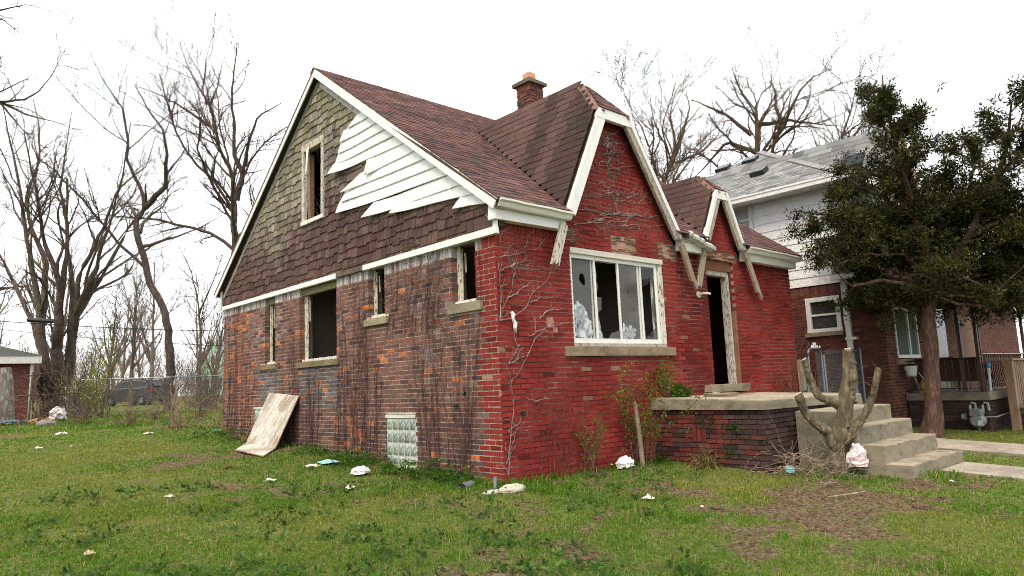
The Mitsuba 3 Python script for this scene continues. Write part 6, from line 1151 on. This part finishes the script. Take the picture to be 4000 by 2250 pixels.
for i, (x, y, s_, lab) in enumerate(PAP): put('litter_scrap', scrap(gxy(x, y, .03), (s_ * 1.0, s_ * .6, s_ * .55), (.10, .45, .45) if 'turq' in lab else (.40, .30, .2) if 'tan' in lab else (.70, .69, .66), 180 + i), 'm_matte', False, lab, 'litter')
thing1('wrapper', 'light blue wrapper lying by the weeds at the side wall', 'litter', MB().add([(-.50, 3.35, .19), (-.72, 3.48, .17), (-.80, 3.15, .165), (-.55, 3.05, .18), (-.65, 3.27, .215)], [[0, 1, 4], [1, 2, 4], [2, 3, 4], [3, 0, 4]], (.30, .52, .56)), 'm_gloss')
thing1('paper_plate', 'light blue plate lying in front of the porch corner', 'plate', MB().tube([gxy(3.21, -2.02, .04), gxy(3.21, -2.02, .05), gxy(3.20, -2.03, .065)], [.03, .055, .065], 20, (.24, .48, .52)), 'm_matte')
thing1('concrete_chunk', 'pale broken concrete piece at the foot of the corner', 'concrete', crumple(gxy(-.20, -.36, .0), (.17, .12, .06), (.50, .46, .39), 200, 3, .12), 'm_conc')
thing1('concrete_chunk', 'flat grey concrete splinter beside the pale piece', 'concrete', crumple(gxy(-.44, -.30, .0), (.15, .06, .03), (.42, .40, .36), 201, 2, .15), 'm_conc')
thing1('metal_stake', 'short grey metal pipe sticking up at the house corner', 'pipe', MB().tube([gxy(-.30, -.16, -.05), (-.275, -.15, .14)], .024, 10, (.22, .25, .27), False).tube([gxy(-.30, -.16, -.05), (-.275, -.15, .14)], .019, 10, (.05, .05, .05)), 'm_metal')
thing1('drain_pipe_end', 'grey end of a drain pipe lying in the grass near the corner', 'pipe', MB().tube([(-.35, .22, .03), (-.64, .03, .045)], .052, 12, (.13, .16, .18), False).tube([(-.35, .22, .03), (-.635, .034, .045)], .044, 12, (.02, .02, .02)), 'm_gloss')
thing1('dry_leaf', 'curled brown leaf on the lawn in front of the leaning board', 'leaf', crumple(gxy(-1.9, 3.9, .02), (.07, .04, .03), (.12, .05, .025), 203, 2, .4), 'm_matte')
k = thing('wooden_round', 'flat weathered wooden disc lying on the porch slab', 'wood')
put(f'{k}__plate', MB().tube([(4.15, -.52, .905), (4.15, -.52, .935)], .27, 18, (.22, .18, .12)), 'm_wood'); put(f'{k}__flakes', sticks(4.1, -.5, 14, .18, .14, (.30, .27, .22), 204, .008, .0).add([(4.0, -.5, .94), (4.1, -.55, .955), (4.05, -.42, .95)], [[0, 1, 2]], (.4, .36, .3)), 'm_wood')
put('plank_splinter', MB().box(4.6, 5.25, -.52, -.47, .90, .915, (.20, .09, .05), .004), 'm_wood', False, 'narrow brown splinter of wood on the porch slab', 'wood')
# leaning board with its broken foot
k = thing('leaning_board', 'stained white board leaning against the side wall, its foot broken off flat', 'board')
def f_board(p, n, uv):
    a = fbm(p.x * 9, p.y * 9, p.z * 7, 4); b = fbm(p.y * 26 + p.z * 11, p.z * 4, 3.0, 3); c_ = smoothstep(.5, .62, b)
    e = smoothstep(.46, .72, fbm(p.y * 3 + 5, p.z * 3, 1.0, 3))
    return mix(unpack(uv) * (.72 + .5 * a), mi.Color3f(.20, .145, .09), .35 * c_ + .45 * e)
mat('m_board', f_board, .75, .25)
def plate(name, q, th, label=None):
    q = np.asarray(q, float); n = 12; s, t = np.meshgrid(np.linspace(0, 1, n), np.linspace(0, 1, n), indexing='ij'); s, t = s[..., None], t[..., None]
    top = q[0] * (1 - s) * (1 - t) + q[1] * s * (1 - t) + q[2] * s * t + q[3] * (1 - s) * t; nn = nrm(np.cross(q[1] - q[0], q[3] - q[0])); nn = nn if nn[2] > 0 else -nn
    top = top + nn * .018 * np.sin(s * 3.1) * (1 - t) + nn * rng.normal(0, .0015, s.shape); ii, jj = np.meshgrid(np.arange(n - 1), np.arange(n - 1), indexing='ij'); f = np.stack([ii * n + jj, (ii + 1) * n + jj, (ii + 1) * n + jj + 1, ii * n + jj + 1], -1).reshape(-1, 4)
    v = top.reshape(-1, 3); mb = MB().add(v, f, (.50, .48, .44)).add(v - nn * th, f, (.22, .15, .09)); rim = np.concatenate([np.arange(n) * n, (n - 1) * n + np.arange(1, n), (n - 1 - np.arange(1, n)) * n + n - 1, n - 2 - np.arange(n - 2)]); r2_ = np.roll(rim, -1)
    mb.add(np.vstack([v, v - nn * th]), np.stack([rim, rim + n * n, r2_ + n * n, r2_], 1), (.30, .20, .11)); put(f'{k}__{name}', mb, 'm_board', label=label)
plate('panel', [(-.40, 7.02, .31), (-.46, 5.58, .26), (-.04, 5.52, 1.17), (-.04, 6.80, 1.25)], .02)
plate('broken_foot', [(-.40, 7.02, .315), (-.46, 5.58, .265), (-1.02, 4.73, .235), (-1.01, 5.93, .285)], .018, 'broken foot of the board lying flat')

# ------------------------------------------------------------------ behind the lawn: fence, wires, garage, car, far houses
k = thing('chain_link_fence', 'old grey chain link fence along the back of the lawn', 'fence')
FP = [V3(-.85, 19.3, 0), V3(1.58, 18.3, 0), V3(2.6, 18.1, 0), V3(4.6, 17.6, 0)]
for i, q in enumerate(FP): put(f'{k}__post', MB().tube([q + [0, 0, .5], q + [0, 0, 1.97]], .04 if i == 0 else .028, 8, (.10, .12, .12)), 'm_metal')
for a, b in zip(FP[:-1], FP[1:]): put(f'{k}__top_rail', MB().tube([a + [0, 0, 1.92], b + [0, 0, 1.91]], .021, 6, (.20, .23, .24)), 'm_metal')
mb = MB()
for a, b in zip(FP[:-1], FP[1:]): chain_link(mb, a, b, .75, 1.9, .075, .0028, (.13, .14, .14))
put(f'{k}__mesh', mb, 'm_metal', True)
k = thing('wire_fence', 'leaning rusty fence posts with a sagging rail in front of the garage', 'fence')
for a, b in (((-2.35, 18.0, .6), (-2.30, 18.0, 2.15)), ((-1.2, 18.6, .6), (-1.2, 18.6, 1.5))): put(f'{k}__post', MB().tube([a, b], .032, 8, (.13, .13, .125)), 'm_metal')
put(f'{k}__rail', MB().tube([(-4.2, 18.4, 1.45), (-2.4, 18.1, 1.47), (-.9, 18.8, 1.5)], .018, 6, (.10, .075, .06)), 'm_metal'); put(f'{k}__rail', MB().tube([(-2.6, 18.0, 2.0), (-1.9, 18.1, 2.12), (-1.5, 18.2, 2.17)], .02, 6, (.09, .06, .05)), 'm_metal')
k = thing('broken_tree', 'grey weathered dead stump at the left edge of the lawn', 'stump')
p_ = np.array([(-3.02, 17.2, .4, .26), (-3.0, 17.2, 1.1, .20), (-3.05, 17.2, 1.9, .19), (-3.08, 17.2, 2.25, .15)]); put(f'{k}__trunk', MB().tube(p_[:, :3], p_[:, 3], 11, (.21, .19, .165)), 'm_bark')
for i, (a, b, r_) in enumerate((((-4.66, 24.54, 4.42), (3.6, 17.2, 3.38), .014), ((-4.62, 25.21, 4.29), (3.4, 18.1, 2.93), .011))):
    a, b = np.array(a), np.array(b); d = b - a; pts = [a + d * t - [0, 0, .25 * 4 * t * (1 - t) * .5] for t in np.linspace(-1.2, 2.2, 40)]
    w = thing('utility_wire', ['upper black cable with a splice crossing behind the lawn', 'lower thin wire crossing behind the lawn'][i], 'wire'); put(f'{w}__cable', MB().tube(pts, r_, 5, (.015, .015, .016)), 'm_matte')
    if i == 0: m = a + d * .37; put(f'{w}__splice_case', MB().tube([m - d * .04, m + d * .04], .075, 10, (.014, .014, .015)), 'm_gloss')
G_ = thing('garage', 'small red brick garage with dark hip roof at the left edge', 'garage')
gx, gy_ = -1.82, 21.6; rows = lay(sbox(-8, .5, gx, 2.55).difference(sbox(-4.3, 1.35, -2.85, 2.32)), .6, 2.55, lambda u, z, k: jc((.15, .045, .038), .14), 0); c, h, col = rows_boxes(rows, 0, gy_, .1, 1)
w = put(f'{G_}__wall', MB().prism(sbox(-8, .4, gx, 2.56).difference(sbox(-4.3, 1.35, -2.85, 2.32)).buffer(-.006), (V3(0, gy_, 0), V3(1, 0, 0), V3(0, 0, 1), V3(0, -1, 0)), -.12, -.008, (.20, .13, .11)).box(gx - .1, gx - .01, gy_ + .1, 27, .4, 2.56, (.14, .05, .042)).box(-8, gx, 26.9, 27, .4, 2.5, (.13, .05, .04)), 'm_mortar'); put(f'{w}__brickwork', MB().boxes(c, h, col), 'm_brick', kind='stuff')
put(f'{G_}__roof', MB().add([(-8.3, gy_ - .3, 2.80), (gx + .3, gy_ - .3, 2.80), (gx + .3, 27.3, 2.80), (-8.3, 27.3, 2.80), (-5.0, 24.3, 4.0)], [[0, 1, 4], [1, 2, 4], [2, 3, 4], [3, 0, 4]], (.055, .065, .058)), 'm_roof'); put(f'{G_}__fascia', MB().box(-8.2, gx + .22, gy_ - .28, gy_ - .16, 2.56, 2.80, (.62, .62, .58), .003).box(gx + .1, gx + .22, gy_ - .16, 27, 2.56, 2.80, (.6, .6, .56)), 'm_paint')
put(f'{G_}__window', MB().box(-4.35, -4.25, gy_ - .02, gy_ + .1, 1.3, 2.36, WHITE).box(-2.9, -2.8, gy_ - .02, gy_ + .1, 1.3, 2.36, WHITE).box(-4.25, -2.9, gy_ + .06, gy_ + .1, 1.35, 2.32, (.015, .015, .016)), 'm_paint', label='dark window with white frame'); put(f'{G_}__downpipe', MB().box(gx - .06, gx + .03, gy_ - .10, gy_ - .01, .6, 2.56, (.62, .62, .6)), 'm_paint')
# the parked car beyond the fence
CAR = thing('parked_car', 'dark grey parked car seen through the back fence', 'car')
ca = math.radians(-66); CO = V3(7.6, 45.6, float(gz(7.6, 45.6))); cd, cs_ = V3(math.cos(ca), math.sin(ca), 0), V3(-math.sin(ca), math.cos(ca), 0)
body = Polygon([(-2.35, .35), (-2.4, .75), (-2.3, .98), (-1.35, 1.12), (-.75, 1.55), (-.3, 1.68), (1.35, 1.70), (2.0, 1.62), (2.3, 1.12), (2.38, .9), (2.38, .4), (2.2, .28), (-2.2, .28)])
fr = (CO, cd, V3(0, 0, 1), cs_); PAINT = (.028, .028, .033)
put(f'{CAR}__body', MB().prism(body.buffer(.02), fr, -.9, .9, PAINT), 'm_gloss')
glass = Polygon([(-1.2, 1.14), (-.68, 1.52), (-.25, 1.60), (1.3, 1.62), (1.85, 1.50), (1.95, 1.14)])
for s_, lab in ((-.905, None), (.9, None)): put(f'{CAR}__side_window', MB().prism(glass, fr, s_ if s_ < 0 else .925, -.925 if False else (s_ + .005 if s_ < 0 else .93), (.05, .06, .065)), 'm_gloss')
put(f'{CAR}__window_trim', MB().prism(glass.buffer(.035).difference(glass), fr, -.932, -.922, (.5, .5, .5)), 'm_metal')
put(f'{CAR}__rear_window', MB().obox(CO + cd * 2.20 + V3(0, 0, 1.36), np.array([nrm(cd * .46 + V3(0, 0, -.5) * 1), cs_, np.cross(nrm(cd * .46 + V3(0, 0, -.5)), cs_)]), (.22, .7, .02), (.03, .035, .04)), 'm_gloss')
for s_ in (-.93, .93): put(f'{CAR}__roof_rail', MB().tube([CO + cd * q + cs_ * s_ * .72 + V3(0, 0, z_) for q, z_ in ((-.4, 1.72), (.4, 1.77), (1.5, 1.76), (1.8, 1.70))], .022, 6, (.5, .5, .5)), 'm_metal')
for s_ in (-.80, .80): put(f'{CAR}__tail_light', MB().obox(CO + cd * 2.36 + cs_ * s_ + V3(0, 0, 1.02), np.array([cd, cs_, V3(0, 0, 1)]), (.06, .13, .10), (.30, .02, .02), .004), 'm_gloss')
for q in (-1.45, 1.42):
    for s_ in (-.80, .80):
        w = put(f'{CAR}__wheel', MB().tube([CO + cd * q + cs_ * (s_ - .11) + V3(0, 0, .34), CO + cd * q + cs_ * (s_ + .11) + V3(0, 0, .34)], .34, 18, (.012, .012, .012)), 'm_matte'); put(f'{w}__rim', MB().tube([CO + cd * q + cs_ * (s_ - .12) + V3(0, 0, .34), CO + cd * q + cs_ * (s_ + .12) + V3(0, 0, .34)], .21, 14, (.3, .3, .3)), 'm_metal')
def far_house(name, label, x, y, yaw, w, d, h, rise, wall, roof, wins=(), chim=None):
    z = float(gz(x, y)); k = thing(name, label, 'house'); a = math.radians(yaw); u, v_ = V3(math.cos(a), math.sin(a), 0), V3(-math.sin(a), math.cos(a), 0); o = V3(x, y, z)
    pt = lambda a_, b_, c_: o + u * a_ + v_ * b_ + V3(0, 0, c_)
    put(f'{k}__wall', MB().prism(Polygon([(0, -.5), (w, -.5), (w, h), (w / 2, h + rise), (0, h)]), (o, u, V3(0, 0, 1), -v_), -d, 0, wall), 'm_paint')
    put(f'{k}__roof', MB().add([pt(-.3, -.3, h - .25), pt(w / 2, -.3, h + rise + .1), pt(w / 2, d + .3, h + rise + .1), pt(-.3, d + .3, h - .25), pt(w + .3, -.3, h - .25), pt(w + .3, d + .3, h - .25)], [[0, 1, 2, 3], [1, 4, 5, 2]], roof), 'm_roof')
    for a_, c_, ww, hh in wins:
        q = put(f'{k}__window', MB().obox(pt(a_, -.03, c_), np.array([u, v_, V3(0, 0, 1)]), (ww / 2 + .07, .03, hh / 2 + .07), (.7, .7, .7)), 'm_paint'); put(f'{q}__pane', MB().obox(pt(a_, -.07, c_), np.array([u, v_, V3(0, 0, 1)]), (ww / 2, .01, hh / 2), (.10, .11, .12)), 'm_gloss')
    if wall[1] > .4:
        for j in range(int(h / .3)): put(f'{k}__siding_board', MB().add([pt(0, -.035, j * .3), pt(w, -.035, j * .3), pt(w, -.005, j * .3 + .3), pt(0, -.005, j * .3 + .3)], [[0, 1, 2, 3]], wall), 'm_paint')
    return k
gh = far_house('green_house', 'pale green gabled house far behind the back fence', 21.3, 75.0, -68, 4.6, 10, 2.9, 2.9, (.42, .66, .50), (.30, .32, .33), [(1.2, 1.2, .5, 1.0), (2.2, 1.2, .5, 1.0), (3.2, 1.2, .5, 1.1), (2.1, 3.6, .5, 1.2)])
far_house('brick_bungalow', 'red brick bungalow half hidden by bare bushes far behind the fence', 5.8, 80.0, 20, 3.4, 9, 2.6, 2.0, (.20, .07, .055), (.16, .15, .15), [(3.4, 1.6, 1.2, 1.2)])
def brick_far():
    rows = lay(sbox(13.8, -.3, 21, 3.2).difference(sbox(15.2, 1.3, 16.6, 2.5)), -.2, 3.2, lambda u, z, k: jc((.10, .042, .034), .15), .04); c, h, col = rows_boxes(rows, 0, gy + .02, .09, 1)
    w = put(f'{NB}__front_wall', MB().prism(sbox(13.8, -.4, 21, 3.2).buffer(-.006), (V3(0, gy + .02, 0), V3(1, 0, 0), V3(0, 0, 1), V3(0, -1, 0)), -.12, -.008, (.2, .13, .1)).box(13.9, 17.2, gy + .2, 7, 3.2, 5.45, (.12, .05, .042)).box(20.9, 21, gy + .1, 8, -.3, 3.2, (.1, .04, .03)), 'm_mortar'); put(f'{w}__brickwork', MB().boxes(c, h, col), 'm_brick', kind='stuff')
    put(f'{NB}__front_roof', MB().add([(13.8, gy - .4, 3.15), (21.4, gy - .4, 3.15), (21.4, 5, 6.2), (13.8, 5, 6.2)], [[0, 1, 2, 3]], (.20, .085, .07)), 'm_roof', label='reddish shingle roof at the right edge')
brick_far()

# ------------------------------------------------------------------ soil clods and grass
def seen(x, y, pad=.03):
    bad = (x > -pad) & (x < 8.0) & (y > -pad) & (y < LEN + .1)
    bad |= (x > 3.0) & (x < 6.2) & (y > -1.87) & (y < .1); bad |= (x > 3.84) & (x < 5.93) & (y > -3.3) & (y < -1.7); bad |= (x > 4.75) & (x < 5.80) & (y < -3.3); bad |= (x > 7.13) & (x < 8.64) & (y < 9.1); bad |= (x > 10.1) & (y > -.3); bad |= (x > 10.75) & (y > -2.5) & (y < 0)
    return ~bad
def f_soil(p, n, uv): g = fbm(p.x * 50, p.y * 50, p.z * 50, 3); return unpack(uv) * (.5 + g)
mat('m_soil', f_soil, 1.0, .05)
gn = np.random.default_rng(77); mb = MB(); ico = trimesh.creation.icosphere(1, 1.0); V0, F0 = np.array(ico.vertices), np.array(ico.faces)
N = 26000; X, Y = gn.uniform(-4.5, 5, N), gn.uniform(-6, 1.5, N); ok = (soilness(X, Y) > .35) & seen(X, Y) & (gn.random(N) < soilness(X, Y)); X, Y = X[ok], Y[ok]; n = len(X)
S_ = np.abs(gn.normal(0, .008, n)) + .004; S_[gn.random(n) < .012] *= 3.2; v = V0[None] * (1 + gn.normal(0, .18, (n, len(V0), 1))) * (S_[:, None] * np.array([1.3, 1.1, .5]))[:, None, :] * 1.0
v = v + np.stack([X, Y, gz(X, Y) + gbump(X, Y) + S_ * .05], 1)[:, None]; cc = np.array((.10, .070, .046)) * gn.uniform(.6, 1.4, (n, 1))
put('soil_clods', MB().add(v.reshape(-1, 3), (F0[None] + len(V0) * np.arange(n)[:, None, None]).reshape(-1, 3), np.repeat(cc, len(V0), 0), .5), 'm_soil', label='loose clods of bare soil on the front lawn', cat='soil', kind='stuff')
def blades(N, r0, r1, seed, hs=1.0):
    gn = np.random.default_rng(seed); r = r0 * (r1 / r0) ** gn.random(N); a = YAW + gn.uniform(-.83, .83, N); x, y = CAM[0] + r * np.sin(a), CAM[1] + r * np.cos(a)
    s = soilness(x, y); tall = meshkit.fbm(np.stack([x * 1.6, y * 1.6, 0 * x], -1), 3, 31)
    wall = np.exp(-np.maximum(0, np.where(x < 0, -x, -y)) / .35) * (((x < .1) & (y > -.1) & (y < 9.6)) | ((y < .1) & (x > -.1) & (x < 3.2))) + .9 * np.exp(-((x - 3.0) ** 2 / 1.2 + (y + 2.55) ** 2 / .08)) + .8 * np.exp(-((x - 4.3) ** 2 / .3 + (y + 3.3) ** 2 / .3)) + .55 * (y > 12.5)
    ok = seen(x, y) & (gn.random(N) < (1 - .93 * s) * (.6 + .6 * tall) + .02) & (y < 19); x, y, r, s, tall, wall = [q[ok] for q in (x, y, r, s, tall, wall)]; n = len(x)
    h = hs * (.014 + .036 * tall * gn.random(n) + .035 * gn.random(n) ** 3 + .13 * wall * gn.random(n)); wd = np.maximum(.0022, r * .00050) * gn.uniform(.7, 1.4, n)
    az = gn.random(n) * 6.283; lean = gn.uniform(.15, .95, n); d = np.stack([np.cos(az), np.sin(az)], 1); sd = np.stack([-np.sin(az + gn.normal(0, .5, n)), np.cos(az), 0 * az], 1)
    o = np.stack([x, y, gz(x, y) + gbump(x, y) - .004], 1); up = lambda t, l: o + np.stack([d[:, 0] * h * l * lean, d[:, 1] * h * l * lean, h * t], 1)
    m = up(.6, .35); tp = up(1 - .25 * lean, 1.0); v = np.stack([o - sd * wd[:, None], o + sd * wd[:, None], m + sd * wd[:, None] * .8, m - sd * wd[:, None] * .8, tp], 1).reshape(-1, 3)
    b = np.arange(n)[:, None] * 5; f = np.concatenate([b + np.array(q)[None] for q in ([0, 1, 2], [0, 2, 3], [3, 2, 4])])
    p1 = meshkit.fbm(np.stack([x * .55, y * .55, 0 * x + 4], -1), 3, 33); p2 = meshkit.fbm(np.stack([x * 2.4, y * 2.4, 0 * x], -1), 2, 34); yl = np.clip((p1 - .46) * 3.4 + gn.normal(0, .22, n) - wall * .8, 0, 1)[:, None]
    c_ = np.array((.095, .215, .020)) * (1 - yl) + np.array((.26, .28, .055)) * yl; dry = (gn.random(n) < .05 + .10 * (p2 > .58) + .12 * s)[:, None]; c_ = np.where(dry, np.array((.38, .31, .17)), c_) * gn.uniform(.65, 1.3, (n, 1))
    return v, f, np.repeat(c_, 5, 0)
mb = MB()
for N, r0, r1, sd in ((330000, 1.9, 9, 301), (200000, 8, 27, 302)): v, f, cc = blades(N, r0, r1, sd); mb.add(v, f, cc, .5)
put('lawn_grass', mb, 'm_leaf', label='rough lawn of short green and yellowish grass', cat='grass', kind='stuff')
# flat clover and dandelion leaves in the near lawn
gn = np.random.default_rng(88); N = 2600; r = 2.0 * (10 / 2.0) ** gn.random(N); a = YAW + gn.uniform(-.8, .25, N); X, Y = CAM[0] + r * np.sin(a), CAM[1] + r * np.cos(a); cl = meshkit.fbm(np.stack([X * 1.1, Y * 1.1, 0 * X], -1), 3, 41); ok = seen(X, Y) & (cl > .5); X, Y = X[ok], Y[ok]
C = np.stack([X, Y, gz(X, Y) + gbump(X, Y) + .012], 1); v, f, cc = sprays(C, 7, .05, .06, .017, [(.06, .14, .03), (.085, .16, .045), (.12, .17, .06)], gn, .1); v[:, 2] = np.maximum(v[:, 2], gz(v[:, 0], v[:, 1]) + gbump(v[:, 0], v[:, 1]) + .004)
put('lawn_weeds', MB().add(v, f, cc, .5), 'm_leaf', label='flat leaved weeds scattered through the near lawn', cat='weeds', kind='stuff')
